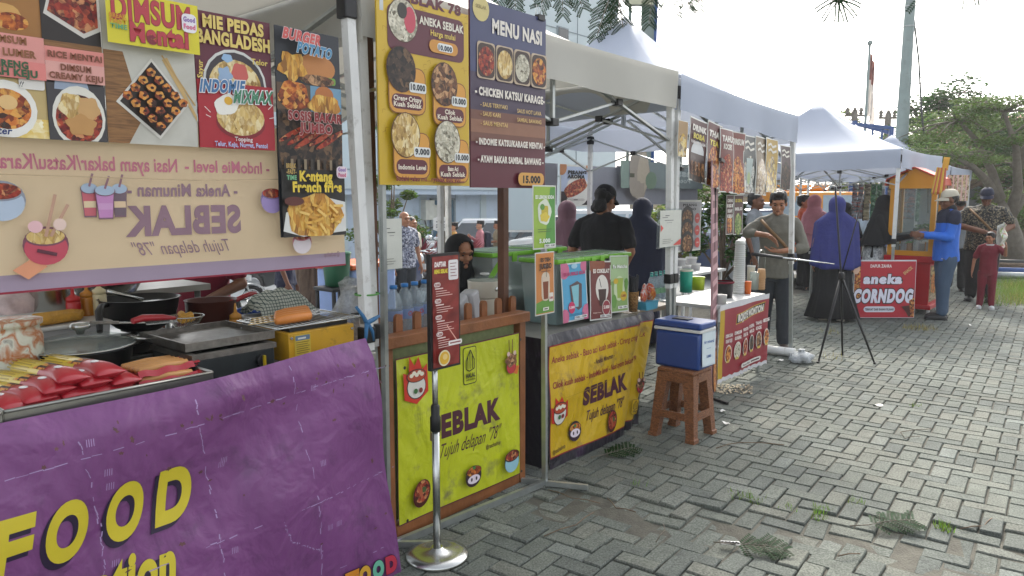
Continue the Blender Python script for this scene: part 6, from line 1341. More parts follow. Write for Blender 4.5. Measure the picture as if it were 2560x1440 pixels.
def halal(u, v, s=1, c='#2c2c14'):
    A.rr(u - .055 * s, v - .12 * s, u + .055 * s, v + .12 * s, c, .015); A.rr(u - .05 * s, v - .114 * s, u + .05 * s, v + .114 * s, 'vinyl_lime' if s >= 1 else 'vinyl_yellow', .013)
    for q, a in ((0, .085), (-.018, .06), (.018, .06), (-.033, .03), (.033, .03)): A.line([(u + q * s, v - .02 * s), (u + q * s, v + a * s)], .006 * s, c)
    A.line([(u - .036 * s, v + .03 * s), (u, v + .1 * s), (u + .036 * s, v + .03 * s)], .006 * s, c); A.line([(u - .034 * s, v - .02 * s), (u - .01 * s, v - .035 * s), (u + .034 * s, v - .02 * s)], .006 * s, c)
    A.text('HALAL', u, v - .075 * s, .026 * s, c, w=.075 * s, bold=.05); A.text('INDONESIA', u, v - .095 * s, .011 * s, c, w=.075 * s, bold=.02)
halal(.545, .86)
def flamebowl(u, v, s=1):
    A.pg([(u - .085 * s, v - .1 * s), (u - .09 * s, v + .06 * s), (u - .05 * s, v + .04 * s), (u - .045 * s, v + .15 * s), (u - .01 * s, v + .09 * s), (u + .02 * s, v + .14 * s), (u + .045 * s, v + .06 * s), (u + .08 * s, v + .09 * s), (u + .085 * s, v - .08 * s), (u, v - .14 * s)], '#c8301f')
    A.ov(u, v - .035 * s, .068 * s, '#3a2a2a', .068 * s); A.ov(u, v - .035 * s, .063 * s, '#d8d5cc', .062 * s); A.ov(u, v + .03 * s, .07 * s, '#3a2a2a', .036 * s); A.ov(u, v + .03 * s, .064 * s, '#b0482c', .031 * s)
    for q in range(5): A.ov(u - .035 * s + q * .018 * s, v + .035 * s + .012 * s * (q % 2), .014 * s, '#e6e0cc', .011 * s)
    A.ov(u - .01 * s, v - .06 * s, .014 * s, '#3f6a3a', .014 * s); A.ov(u + .025 * s, v - .06 * s, .013 * s, '#7a1f1f', .014 * s)
def sidebowl(u, v, s=1, c='#93c0cc', food='food_red', eyes=False):
    A.ov(u, v, .068 * s, '#33242a', .068 * s); A.ov(u, v - .008 * s, .063 * s, c, .06 * s); A.ov(u, v + .035 * s, .066 * s, '#33242a', .034 * s); A.ov(u, v + .037 * s, .06 * s, food, .029 * s)
    if eyes:
        A.ov(u, v - .02 * s, .052 * s, '#e3d5e0', .028 * s); A.ov(u, v + .06 * s, .014 * s, '#3f7a3f', .01 * s)
        for q in (-.02, .02): A.ov(u + q * s, v - .018 * s, .007 * s, '#2a1a2a', .012 * s)
def wok_(u, v, s=1): A.ov(u, v, .062 * s, '#4a1a16', .078 * s, rot=-.3); A.ov(u, v + .012 * s, .053 * s, 'food_red', .062 * s, rot=-.3); A.ov(u + .012 * s, v + .02 * s, .02 * s, '#3f5a2c', .016 * s); A.line([(u - .03 * s, v + .05 * s), (u, v - .03 * s)], .014 * s, '#b05a3a'); A.line([(u - .01 * s, v + .06 * s), (u, v - .03 * s)], .012 * s, '#b05a3a')
def splash(u, v, s=1):
    A.pg([(u + .01 * s, v - .1 * s), (u + .06 * s, v - .12 * s), (u + .08 * s, v - .06 * s), (u + .04 * s, v - .06 * s)], '#d0702c'); A.ov(u, v - .055 * s, .048 * s, '#3a1a1e', .045 * s); A.ov(u, v - .058 * s, .043 * s, '#b8303a', .04 * s); A.ov(u, v - .01 * s, .055 * s, 'food_brown', .042 * s, wob=.15)
    A.line([(u - .02 * s, v), (u - .025 * s, v + .13 * s)], .007 * s, '#5a2a22'); A.line([(u + .005 * s, v), (u + .008 * s, v + .13 * s)], .007 * s, '#5a2a22'); A.ov(u - .03 * s, v + .035 * s, .014 * s, '#d8b7ae', .014 * s); A.ov(u + .03 * s, v + .035 * s, .014 * s, '#d8b7ae', .014 * s)
flamebowl(.13, .85); splash(.9, .84); wok_(.15, .16); sidebowl(.545, .14, .95, '#3a2330', 'food_orange', True); sidebowl(.88, .14, 1.05)
for u, v in ((.03, .95), (.97, .96), (.97, .04), (.03, .04)): A.ov(u, v, .009, '#2a2a20', .009, 10)
A.bend(wav(6, 4, .005, .5), .06); hang(A, 'cart_banner', 'lime yellow banner lettered seblak tujuh delapan on the wooden cart front', x0_, 2.552, z0_, 'banner')
# menu boards
def board(label, x0_, x1_, z0_, z1_, back): return Art(x1_ - x0_, z1_ - z0_, back, thick=.008)
mat('board_yellow', '#c9a62a', .3, var=.06, vs=3); mat('board_line', '#b99420', .35); mat('board_plum', '#5c2430', .3, var=.05); mat('board_blue', '#3b3f63', .3, var=.05)
x0_, x1_, z0_, z1_ = 2.068, 2.62, 1.667, 2.46; A = board('', x0_, x1_, z0_, z1_, 'board_yellow')
rng = random.Random(12)
for k in range(90):
    u, v = rng.uniform(.03, .97), rng.uniform(.02, .98); A.L = 2; A.line([(u, v), (u + .03, v + .012), (u + .035, v - .01)] if k % 2 else [(u, v), (u, v + .02), (u + .03, v + .02)], .006, 'board_line')
A.L = 3; A.text('SEBLAK 78', .55, .985, .05, '#5c2430', w=.7, bold=.06)
A.rr(.1, .715, .94, .955, 'board_plum', .06)
def dish(u, v, ru, f, rv=None): A.ov(u, v, ru * 1.05, '#4a2a20', (rv or ru) * 1.04); A.ov(u, v, ru, f, rv or ru)
dish(.26, .88, .15, 'food_pale', .16); A.ov(.33, .89, .06, '#c04a5a', .1); A.ov(.25, .93, .05, '#3a3630', .06)
A.text('ANEKA SEBLAK', .68, .885, .04, '#e0d8c8', w=.5, bold=.04); A.text('Harga mulai', .69, .835, .03, '#d9bd5a', w=.28, bold=.02); A.rr(.53, .745, .86, .815, '#c98d3c', .05); A.rr(.62, .758, .8, .803, '#dfe0dc', .03); A.text('10.000', .71, .765, .026, '#2f3a4a', w=.15, bold=.05)
for u, v, f, nm, pr in ((.22, .62, 'food_dark', ('Cireng Crispy', 'Kuah Seblak'), '10.000'), (.68, .575, 'food_brown', ('Cilok', 'Kuah Seblak'), '10.000'), (.24, .27, 'food_noodle', ('Indomie Level',), '9.000'), (.69, .25, 'food_pale', ('Baso Aci', 'Kuah Seblak'), '10.000')):
    A.rr(u - .13, v - .235, u + .26, v + .02, '#8a5a2a', .07); A.rr(u - .122, v - .229, u + .252, v + .014, '#d0953e', .066); A.rr(u - .1, v - .21, u + .23, v - .13, 'board_plum', .05)
    for q, t in enumerate(nm): A.text(t, u + .065, v - (.165 if len(nm) == 2 else .185) - .032 * q, .025, '#e3d9c6', w=.29 if len(t) > 8 else .12, bold=.03)
    dish(u, v, .145, f, .17); A.rr(u + .08, v - .115, u + .26, v - .06, '#d9dad6', .02); A.text(pr, u + .17, v - .1, .03, '#2f3236', w=.15, bold=.05)
A.text('Sudahi galau mu....nyeblak dulu yuu....', .5, .022, .025, '#7a2430', w=.76, bold=.03)
hang(A, 'menu_board', 'tall yellow menu board lettered aneka seblak with round dishes', x0_, 2.475, z0_, 'menu board')
x0_, x1_, z0_, z1_ = 2.63, 3.215, 1.66, 2.545; A = board('', x0_, x1_, z0_, z1_, 'board_plum'); A.rect(0, .42, 1, 1, '#45384c'); A.rect(0, .62, 1, 1, 'board_blue'); A.rect(0, .25, 1, .42, '#70473a'); A.rect(0, .3, 1, .37, '#8a5f48')
A.ov(.13, .955, .1, '#c8b878', .1); A.text('SEBLAK', .13, .955, .018, '#7a6a3a', w=.13); A.text('MENU NASI', .6, .845, .07, '#ddd6cc', w=.66, bold=.045)
for k, f in enumerate(('food_red', 'food_noodle', 'food_pale', 'food_orange')):
    u = .075 + k * .232; A.rr(u, .59, u + .225, .785, '#b9a58c', .03); A.rr(u + .01, .597, u + .215, .778, '#3c2a22', .05); A.ov(u + .112, .685, .098, f, .118)
A.text('- CHICKEN KATSU/ KARAGE-', .5, .5, .04, '#e0d8cc', w=.92, bold=.05)
for t, u, v in (('- SAUS TERIYAKI', .1, .44), ('- SAUS KARI', .1, .39), ('- SAUS MENTAI', .1, .34), ('SAUS HOT LAVA', .57, .43), ('SAMBAL BAWANG', .57, .38)): A.text(t, u, v, .022, '#d3b26a', w=.34 if len(t) > 11 else .25, al='L')
A.text('- INDOMIE KATSU/KARAGE MENTAI -', .5, .235, .032, '#e0d8cc', w=.92, bold=.05); A.text('- AYAM BAKAR SAMBAL BAWANG -', .5, .14, .034, '#e0d8cc', w=.88, bold=.05)
A.rr(.58, .015, .95, .09, '#cf9a4a', .05); A.text('15.000', .77, .032, .038, '#1d1a18', w=.24, bold=.06)
hang(A, 'menu_board', 'tall brown and navy menu board lettered menu nasi', x0_, 2.475, z0_, 'menu board')
b = MB(); b.box((0, 0, 0), (.05, .03, .028), 'black_plastic'); b.tube([(-.016, -.014, .01), (-.006, -.02, .07), (.006, -.02, .07), (.016, -.014, .01)], .0018, 'steel', 5); b.tube([(-.016, .014, .01), (-.006, .02, .07), (.006, .02, .07), (.016, .014, .01)], .0018, 'steel', 5)
b.build('binder_clip', loc=(3.17, 2.478, 2.545), label='black binder clip on the top corner of the menu nasi board', cat='clip')
# aluminium stand
g0, g1, g2 = G(985, 1368), G(1362, 1214), G(1470, 1225); r = thing('display_stand', 'grey aluminium stand holding the menu boards and two drink posters', 'stand', (g1.x, g1.y, 0))
b = MB(); b.bar((0, 0, 0), (0, .02, 1.66), .028, .02, 'alu', (1, 0, 0)); b.build('post', r); b = MB(); b.bar((g0.x - g1.x - .02, g0.y - g1.y + .02, 0), (g0.x - g1.x - .05, .05, 2.6), .03, .02, 'alu', (1, 0, 0)); b.build('post', r)
b = MB(); b.bar((g0.x - g1.x, g0.y - g1.y, .018), (0, 0, .018), .022, .034, 'alu'); b.build('base_bar', r)
b = MB(); b.bar((0, 0, .016), (g2.x - g1.x, g2.y - g1.y, .016), .022, .028, 'alu'); b.bar((0, 0, .016), ((g1.x - g2.x) * .55, (g1.y - g2.y) * .55, .016), .022, .028, 'alu'); b.build('foot', r)
b = MB(); b.bar((g0.x - g1.x, g0.y - g1.y, .016), (g0.x - g1.x + .12, g0.y - g1.y - .14, .016), .022, .028, 'alu'); b.build('foot', r)
mat('laminate_edge', '#c9cbc4', .3)
def drink_poster(name, label, px0, px1, py0, py1, t, bg_, fn, tilt=0, rot=0, group='laminated drink posters', amp=.003):
    a, c = S(px0, (py0 + py1) / 2, t), S(px1, (py0 + py1) / 2, t); zt_, zb_ = S((px0 + px1) / 2, py0, t).z, S((px0 + px1) / 2, py1, t).z; w, h = c.x - a.x, zt_ - zb_
    global A
    A = Art(w, h, 'laminate_edge', thick=.002); m = .035; A.rect(m, m * w / h, 1 - m, 1 - m * w / h, bg_); fn(); A.clip(); A.bend(wav(9, 8, amp, px0), .05)
    o = A.build(name, loc=(a.x, t, zb_), label=label, cat='poster', group=group); o.rotation_euler = (tilt, rot, 0); return o
def f_lemon():
    A.pg([(.5, .03), (.965, .03), (.965, .97), (.75, .97)], '#4f8f3a'); A.ov(.5, .58, .3, '#cfd6c2', .33, wob=.06); A.rr(.36, .44, .66, .68, '#b9a52c', .06); A.ov(.5, .5, .2, '#d0b93a', .12, wob=.12); A.ov(.4, .66, .1, '#5d8f3a', .08)
    A.text('ES LEMON SODA', .5, .79, .05, '#e4e8dc', w=.8, bold=.05)
    for k in range(2): A.rect(.18, .305 - .035 * k, .8 - .06 * k, .315 - .035 * k, '#4f6a34')
    A.text('5.000', .47, .1, .06, '#dfe6da', w=.46, bold=.05); A.rect(.45, .025, .93, .075, '#e4e4e0'); A.text('17KBU - 10.000', .69, .037, .026, '#222222', w=.42, bold=.04)
drink_poster('drink_poster', 'green laminated poster for es lemon soda on the stand', 1331, 1390, 463, 622, 2.42, '#8fae3c', f_lemon)
def f_teh():
    A.pg([(.035, .03), (.965, .03), (.965, .2), (.6, .26), (.035, .2)], '#5f8f3a'); A.rr(.3, .22, .74, .68, '#c9b9a4', .18); A.pg([(.36, .6), (.68, .6), (.63, .25), (.41, .25)], '#7a3a1c'); A.pg([(.36, .6), (.68, .6), (.67, .53), (.37, .53)], '#c9b6a2'); A.line([(.55, .6), (.58, .73)], .02, '#444444'); A.rr(.68, .2, .9, .34, '#d9d3c8', .03); A.text('5.000', .79, .24, .035, '#a02a2a', w=.16, bold=.05)
    A.text('ES TEH', .5, .85, .055, '#3a2a20', w=.5, bold=.05); A.text('JUMBO', .5, .74, .075, '#3a241a', w=.62, bold=.06); A.rect(.26, .69, .74, .7, '#6a4630'); A.rect(.34, .07, .64, .12, '#e0ddd2'); A.rect(.4, .085, .58, .105, '#55504a')
drink_poster('drink_poster', 'orange laminated poster for es teh jumbo below the green one', 1337, 1386, 630, 786, 2.415, '#c07a3c', f_teh)
# card holder, bottles, jars
def card(name, label, px0, px1, py0, py1, t, red=False, cat='card'):
    a, c = S(px0, (py0 + py1) / 2, t), S(px1, (py0 + py1) / 2, t); zt_, zb_ = S((px0 + px1) / 2, py0, t).z, S((px0 + px1) / 2, py1, t).z; w, h = c.x - a.x, zt_ - zb_
    r = thing(name, label, cat, (a.x, t, zb_)); b = MB(); b.box((w / 2, .008, h / 2), (w, .008, h), 'glass_clear', bev=.002); b.build('holder', r)
    global A; A = Art(w * .86, h * .92, '#c4c5bb', thick=.001)
    A.rect(.1, .8, .35, .815, '#555555'); A.rect(.2, .72, .62, .735, '#444444'); A.rect(.3, .66, .55, .67, '#777777')
    for k in range(3): A.rect(.12, .1 + .05 * k, .5 + .1 * (k % 2), .112 + .05 * k, '#77776f')
    if red: A.pg([(.02, .42), (.02, .62), (.14, .52)], '#c8463c'); A.pg([(.6, .03), (.97, .03), (.97, .2)], '#c8463c'); A.rect(.2, .85, .4, .87, '#555555')
    o = A.build('paper', r); o.location = (w * .07, -.001, h * .04); return r
card('payment_card_holder', 'clear acrylic holder with a white payment card on the wooden cart', 955, 1008, 541, 678, 2.5)
mat('water_clear', '#c9d6dc', .05, trans=.7, spec=.8); mat('cap_blue', '#2f7fc8', .4); mat('cap_teal', '#2a9a90', .4); mat('label_blue', '#7f93b8', .4); mat('label_green', '#7fae86', .4)
def bottle(label, p, hh, rr, cap, lab, txt, group):
    r = thing('water_bottle', label, 'bottle', p, 0, group); b = MB(); b.lathe([(rr * .8, 0), (rr, .012), (rr * .94, hh * .2), (rr, hh * .28), (rr, hh * .5), (rr * .92, hh * .55), (rr, hh * .62), (rr * .8, hh * .76), (rr * .36, hh * .9), (rr * .36, hh * .94)], 'water_clear', 20); b.build('bottle', r)
    b = MB(); b.lathe([(rr * .42, hh * .93), (rr * .42, hh), (0, hh)], cap, 16); b.build('cap', r); b = MB(); b.lathe([(rr * 1.015, hh * .3), (rr * 1.015, hh * .5)], lab, 24, cap=False)
    if txt:
        vs, fs = glyphs(txt, .02); k_ = rr * 1.1 / max(x for x, y in vs); i = b.mi('#b8303a')
        for ang in (-1.57,):
            V = [b.v((rr * 1.03 * cos(ang + (x - 1) * k_ / rr), rr * 1.03 * sin(ang + (x - 1) * k_ / rr), hh * .36 + y * k_ * 1.2)) for x, y in vs]
            for f in fs: b.face([V[j] for j in f], i)
    b.build('label', r); return r
bt = None
for k, (px, lb) in enumerate(((984, 'leftmost large water bottle with a blue cap in the wooden cart'), (1012, 'large blue-capped water bottle, second from the cart post'), (1037, 'large blue-capped water bottle, third from the cart post'), (1062, 'large blue-capped water bottle half behind the narrow menu stand'))):
    q = S(px, 760, 2.86 + .02 * k)
    if bt is None: bt = bottle(lb, (q.x, q.y, .915), .255, .046, 'cap_blue', 'label_blue', 'Club', 'large water bottles in the cart')
    else: dup(bt, (q.x, q.y, .915), .2 * k, lb)
for k, (px, t, lb) in enumerate(((1157, 2.82, 'clear plastic food jar with a white note lying behind the picket rail'), (1180, 2.9, 'second clear plastic jar stacked behind the noted jar'))):
    q = S(px, 790, t); r = thing('plastic_jar', lb, 'jar', (q.x, q.y, .915)); r.rotation_euler = (0, -.45 + .2 * k, .3); b = MB(); b.box((0, 0, .085), (.1, .09, .17), 'plastic_milky', bev=.015); b.build('body', r)
    if k == 0: A = Art(.06, .06, '#cfd6d4'); [A.rect(.12, .75 - .17 * j, .85 - .1 * (j % 2), .8 - .17 * j, '#5a7a8a') for j in range(4)]; o = A.build('note', r, (-.03, -.047, .07))
q = S(1212, 760, 2.93); r = thing('rice_cooker', 'two-tier white electric cooker with a glass lid in the cart', 'cooker', (q.x, q.y, .915)); mat('enamel_cream', '#d2cdbd', .3, coat=.3, var=.04); zr = S(1212, 700, 2.93).z - .915; rr = .098
b = MB(); b.lathe([(rr * .85, 0), (rr * .95, .01), (rr * .9, zr * .48), (rr * .92, zr * .5)], 'enamel_cream', 32); b.build('body', r); b = MB(); b.lathe([(rr * .9, zr * .51), (rr, zr * .55), (rr * 1.04, zr * .97), (rr * 1.06, zr)], 'enamel_cream', 32); b.ell((.0, -rr * 1.03, zr * .78), (.022, .006, .014), 'steel', 14); b.build('upper_pot', r)
b = MB(); b.lathe([(rr * 1.05, zr), (rr * .8, zr + .018), (rr * .3, zr + .028), (0, zr + .03)], 'glass_clear', 30); d = b.build('lid', r); b = MB(); b.lathe([(.01, zr + .028), (.028, zr + .034), (.028, zr + .042), (0, zr + .044)], 'plastic_white', 18); b.build('knob', d)
# drink dispensers
mat('lid_green', '#6fae2c', .35, var=.04); mat('tub_clear', '#cfd8d5', .12, trans=.66, var=.1); mat('drink_teal', '#3f8f96', .15); mat('drink_brown', '#4a2c20', .15); mat('drink_dark', '#20243a', .2); mat('drink_green', '#7a9a52', .2)
def dispenser(label, x, y, z, w_, d_, h_, drink, lvl, group='green lidded drink tubs'):
    r = thing('drink_tub', label, 'tub', (x, y, z), 0, group); b = MB()
    def ring(k, o=0): s = .84 + .16 * k; return [(-w_ / 2 * s + o, -d_ / 2 * s + o), (w_ / 2 * s - o, -d_ / 2 * s + o), (w_ / 2 * s - o, d_ / 2 * s - o), (-w_ / 2 * s + o, d_ / 2 * s - o)]
    def wall(bb, k0, k1, m, o=0, cap=False):
        A0, A1 = ring(k0, o), ring(k1, o); i = bb.mi(m); V0 = [bb.v((x_, y_, h_ * k0)) for x_, y_ in A0]; V1 = [bb.v((x_, y_, h_ * k1)) for x_, y_ in A1]
        for q in range(4): bb.face((V0[q], V0[(q + 1) % 4], V1[(q + 1) % 4], V1[q]), i)
        bb.face(V0[::-1], i)
        if cap: bb.face(V1, i)
    wall(b, 0, 1, 'tub_clear'); o = b.build('body', r); b = MB(); wall(b, .01, lvl, drink, .004, True); b.build('drink', r)
    b = MB(); b.box((0, 0, h_ + .012), (w_ + .03, d_ + .03, .03), 'lid_green', bev=.008); b.box((0, 0, h_ + .03), (w_ - .02, d_ - .02, .012), 'tub_clear', bev=.004); d = b.build('lid', r)
    for s in (-1, 1): b = MB(); b.box((s * w_ * .2, -d_ / 2 - .018, h_ - .01), (.05, .012, .06), 'lid_green', bev=.004); b.build('clip', d)
    return r
a_, c_ = S(1222, 680, 3.25), S(1380, 680, 3.25); zt_ = S(1300, 625, 3.25).z; dispenser('largest green-lidded drink tub standing behind the white cooker', (a_.x + c_.x) / 2, 3.4, .6, c_.x - a_.x, .36, zt_ - .6 - .03, 'drink_dark', .52)
q = S(1300, 850, 3.4); r = thing('stool', 'dark low stand under the largest green-lidded tub', 'stand', ((a_.x + c_.x) / 2, 3.4, 0)); b = MB(); b.box((0, 0, .58), (.5, .42, .035), 'black_plastic'); b.build('seat', r)
for x in (-.2, .2):
    for y in (-.17, .17): b = MB(); b.box((x, y, .28), (.035, .035, .56), 'black_plastic'); b.build('leg', r)
a = S(1227, 695, 3.1); c = S(1258, 643, 3.1); b = MB(); b.bar((0, 0, 0), c - a, .012, .042, 'lid_green', (0, 1, 0), .004); b.build('ladle', loc=a, label='bright green ladle handle leaning by the largest drink tub', cat='ladle')
TT = .79
tx0, tx1 = S(1390, 700, 2.79).x, S(1574, 700, 2.79).x; tw = (tx1 - tx0) / 3
for k, (x, d_, lv, lb) in enumerate(((3.5, 'drink_teal', .42, 'green-lidded tub of teal drink, nearest the orange tea poster'), (3.72, 'drink_brown', .5, 'green-lidded tub of brown drink behind the chocolate poster'), (3.93, 'drink_green', .5, 'green-lidded tub of pale green drink behind the matcha poster'))): dispenser(lb, tx0 + tw * (k + .5), 2.94, TT, tw - .03, .3, .4, d_, lv)
dispenser('green-lidded tub standing behind the row of three, lid slightly higher', (tx0 + tx1) / 2, 3.3, TT, .28, .3, .44, 'drink_green', .3)
r = thing('folding_table', 'drink table behind the black and yellow seblak banner', 'table', (3.95, 3.05, 0)); b = MB(); b.box((0, 0, TT - .025), (1.14, .86, .04), 'table_top'); b.build('tabletop', r)
for x in (-.54, .54):
    for y in (-.4, .4): b = MB(); b.cyl((x, y, 0), (x, y, TT - .045), .016, 'alu', 8); b.build('leg', r)
# black and yellow banner
xa, xb, z0_, z1_ = 3.385, 4.72, .0, .8; w, h = xb - xa, z1_ - z0_; A = Art(w, h, None); A.L = 1; A.rect(0, 0, 1, 1, 'vinyl_black'); A.pg([(.01, .075), (.965, .075), (.965, .925), (.02, .925)], '#8f2430'); A.pg([(.015, .085), (.955, .085), (.955, .915), (.025, .915)], 'vinyl_yellow')
U = lambda px, py: (S(px, py, 2.58).x - xa) / w; V_ = lambda px, py: (S(px, py, 2.58).z - z0_) / h
red = '#8a2430'
A.text('Aneka seblak - Baso aci kuah seblak - Cireng crispy seblak', .47, .79, .048, red, w=.86, bold=.02, shear=.1); A.text('- Aneka Minuman -', .45, .7, .038, '#4a2430', w=.2, bold=.02, shear=.1); A.text('Cilok kuah seblak - IndoMie level - Nasi ayam bakar/Karage', .44, .6, .046, red, w=.8, bold=.02, shear=.1)
A.text('SEBLAK', .475, .4, .125, '#4a1f33', w=.4, bold=.06); A.text('Tujuh delapan "78"', .46, .265, .075, '#4a1f33', w=.34, shear=.35); A.text('@raschashop', .08, .11, .03, '#4a3320', w=.1, rot=.1)
flamebowl(.085, .42, .75); sidebowl(.2, .22, .7, '#3a2330', 'food_orange', True); wok_(.5, .19, .7); splash(.86, .4, .7); halal(.82, .2, .55, '#5a4a1c')
A.line([(.12, .1), (.13, .9)], .002, '#b0921c'); A.line([(.1, .52), (.6, .55)], .0022, '#b0921c')
def fold(x, z):
    q = z / h; fx = w * (.66 + .14 * q); dx = dy = 0
    if x > fx: e = x - fx; dx = -e * .36 * (1 - q); dy = .16 * e * (1 + .5 * sin(e * 9)) + .03 * sin(e * 20)
    lean = -.03 * (1 - q)
    return (dx - .06 * (1 - q) * x / w, dy + lean + .008 * sin(7 * x + 3 * z) + .006 * sin(13 * z - 5 * x) + (.03 * max(0, q - .93) / .07), .02 * sin(x * 5) * max(0, q - .8))
A.bend(fold, .045); hang(A, 'vinyl_banner', 'black bordered yellow seblak banner draped over the drink table', xa, 2.585, z0_, 'banner')
b = MB(); b.grid(lambda u, v: (-.01 * sin(v * 7), .7 * u, .79 * v), 8, 8, 'vinyl_black'); b.build('table_skirt', loc=(3.375, 2.6, 0), label='plain black cloth covering the left side of the drink table', cat='cloth')
def f_bub():
    A.ov(.12, .88, .2, '#c86a8a', .2); A.ov(.9, .93, .14, '#c86a8a', .14); A.ov(.95, .12, .2, '#c86a8a', .2); A.ov(.08, .1, .16, '#c86a8a', .18); A.pg([(.3, .62), (.6, .68), (.78, .62), (.74, .22), (.6, .18), (.35, .3)], '#5a4a4a'); A.pg([(.36, .6), (.66, .62), (.6, .24), (.44, .24)], '#7fbac4'); A.ov(.34, .24, .13, '#c22a5a', .14); A.text('5.000', .34, .225, .04, '#f0d8e0', w=.2, bold=.05); A.ov(.5, .94, .12, '#9fc9da', .06)
    A.text('ES BUBBLE GUM', .5, .79, .05, '#b03a6a', w=.84, bold=.06)
    for k in range(2): A.rect(.2, .12 - .02 * k, .8, .128 - .02 * k, '#2a6a8a')
    A.rect(.42, .035, .92, .085, '#e4e4e0'); A.text('17KBU - 10.000', .67, .048, .026, '#222222', w=.44, bold=.04)
drink_poster('drink_poster', 'sky blue and pink es bubble gum poster on the drink tub', 1409, 1470, 657, 802, 2.72, '#4f9fc4', f_bub, tilt=-.06)
def f_cok():
    A.ov(.3, .94, .4, '#8a4a30', .2); A.ov(.55, .53, .3, '#d8d2c8', .34); A.pg([(.36, .52), (.74, .52), (.68, .24), (.42, .24)], '#3a1c14'); A.line([(.5, .55), (.42, .7)], .025, '#2a1a14'); A.ov(.72, .2, .2, '#c7c0b6', .2); A.ov(.72, .2, .175, '#8a2430', .175); A.text('5.000', .72, .185, .05, '#e6dcd4', w=.26, bold=.05); A.text('dengan susu...', .3, .12, .022, '#d8c0b4', w=.4)
    A.text('ES COKELAT', .5, .8, .06, '#e4dcd2', w=.74, bold=.06); A.rect(.42, .04, .9, .085, '#e4e4e0'); A.text('17KBU - 10.000', .66, .05, .025, '#222222', w=.42, bold=.04)
drink_poster('drink_poster', 'dark red es cokelat poster tilted on the drink tub', 1475, 1531, 650, 796, 2.715, '#6a2a26', f_cok, tilt=-.06, rot=.06)
def f_mat():
    A.rect(.035, .55, .965, .97, '#a3bd8a'); A.ov(.5, .42, .3, '#c3d0a8', .36); A.pg([(.34, .6), (.7, .6), (.65, .25), (.4, .25)], '#9ab04a'); A.ov(.3, .55, .13, '#c9a92a', .08); A.ov(.72, .28, .17, '#c9a92a', .14); A.text('5.000', .72, .265, .04, '#8a2a2a', w=.22, bold=.05); A.ov(.2, .2, .14, '#5f8f3a', .2); A.ov(.85, .5, .1, '#5f8f3a', .16)
    A.text('Es Matcha', .5, .78, .055, '#e8ebe0', w=.74, bold=.05, out='#5d6f4a', ow=.03); A.rect(.4, .06, .9, .11, '#e4e4e0'); A.text('17KBU - 10.000', .65, .072, .026, '#222222', w=.42, bold=.04)
drink_poster('drink_poster', 'pale green es matcha poster beside the chocolate one', 1527, 1573, 637, 778, 2.72, '#7f9f5a', f_mat, tilt=-.06, rot=.05)
q = S(1583, 760, 2.74); r = thing('straw_cup', 'woven cup full of black wrapped straws', 'cup', (q.x, q.y, TT)); b = MB(); b.lathe([(.03, 0), (.04, .14), (.042, .145), (.036, .14), (0, .02)], multi('wicker', ['#6a4a28', '#a07a48', '#8a6236', '#b38a56'], 120, .8, bump=.5), 20); b.build('cup', r)
b = MB(); rng = random.Random(2)
for k in range(16): a = rng.uniform(0, 6.28); b.tube([(.02 * cos(a), .02 * sin(a), .03), (.032 * cos(a), .032 * sin(a), .24 + rng.random() * .03)], .005, 'black_plastic', 6)
b.build('straws', r)
q = S(1612, 780, 2.74); r = thing('snack_basket', 'sky blue plastic basket holding red snack sachets', 'basket', (q.x, q.y, TT)); b = MB(); b.prism([(-.08, 0), (.08, 0), (.095, .06), (-.095, .06)], -.06, .06, mat('basket_blue', '#4f9fb8', .4)); b.build('basket', r)
multi('sachet_red', ['#a02a22', '#c9c4bc', '#b8392a', '#d08a2a', '#d9d6d0'], 45, .3, kind='N')
for k in range(5):
    b = MB(); b.ell((0, 0, 0), (.045, .018, .055), 'sachet_red', 12); b.build('snack_sachet', loc=(q.x - .045 + .028 * k, q.y - .015 + .014 * (k % 3), TT + .105 + .03 * (k % 2)), rz=.5 * k, label='red and white snack sachet in the blue basket, %s from the straw cup' % ('first', 'second', 'third', 'fourth', 'fifth')[k], cat='sachet', group='sachets in the basket')
bt = None
for k in range(8):
    q = S(1628 + 11 * (k % 4), 745, 2.86 + .09 * (k // 4)); lb = 'small teal-capped water bottle, %s row, %s from the snack basket' % (('front', 'back')[k // 4], ('first', 'second', 'third', 'fourth')[k % 4])
    if bt is None: bt = bottle(lb, (q.x, q.y, TT), .22, .031, 'cap_teal', 'label_green', None, 'small water bottles on the drink table')
    else: dup(bt, (q.x, q.y, TT), .3 * k, lb)
card('payment_card_holder', 'rounded clear sleeve with a red-cornered payment card on the tent leg', 1645, 1706, 522, 620, 2.52, True)
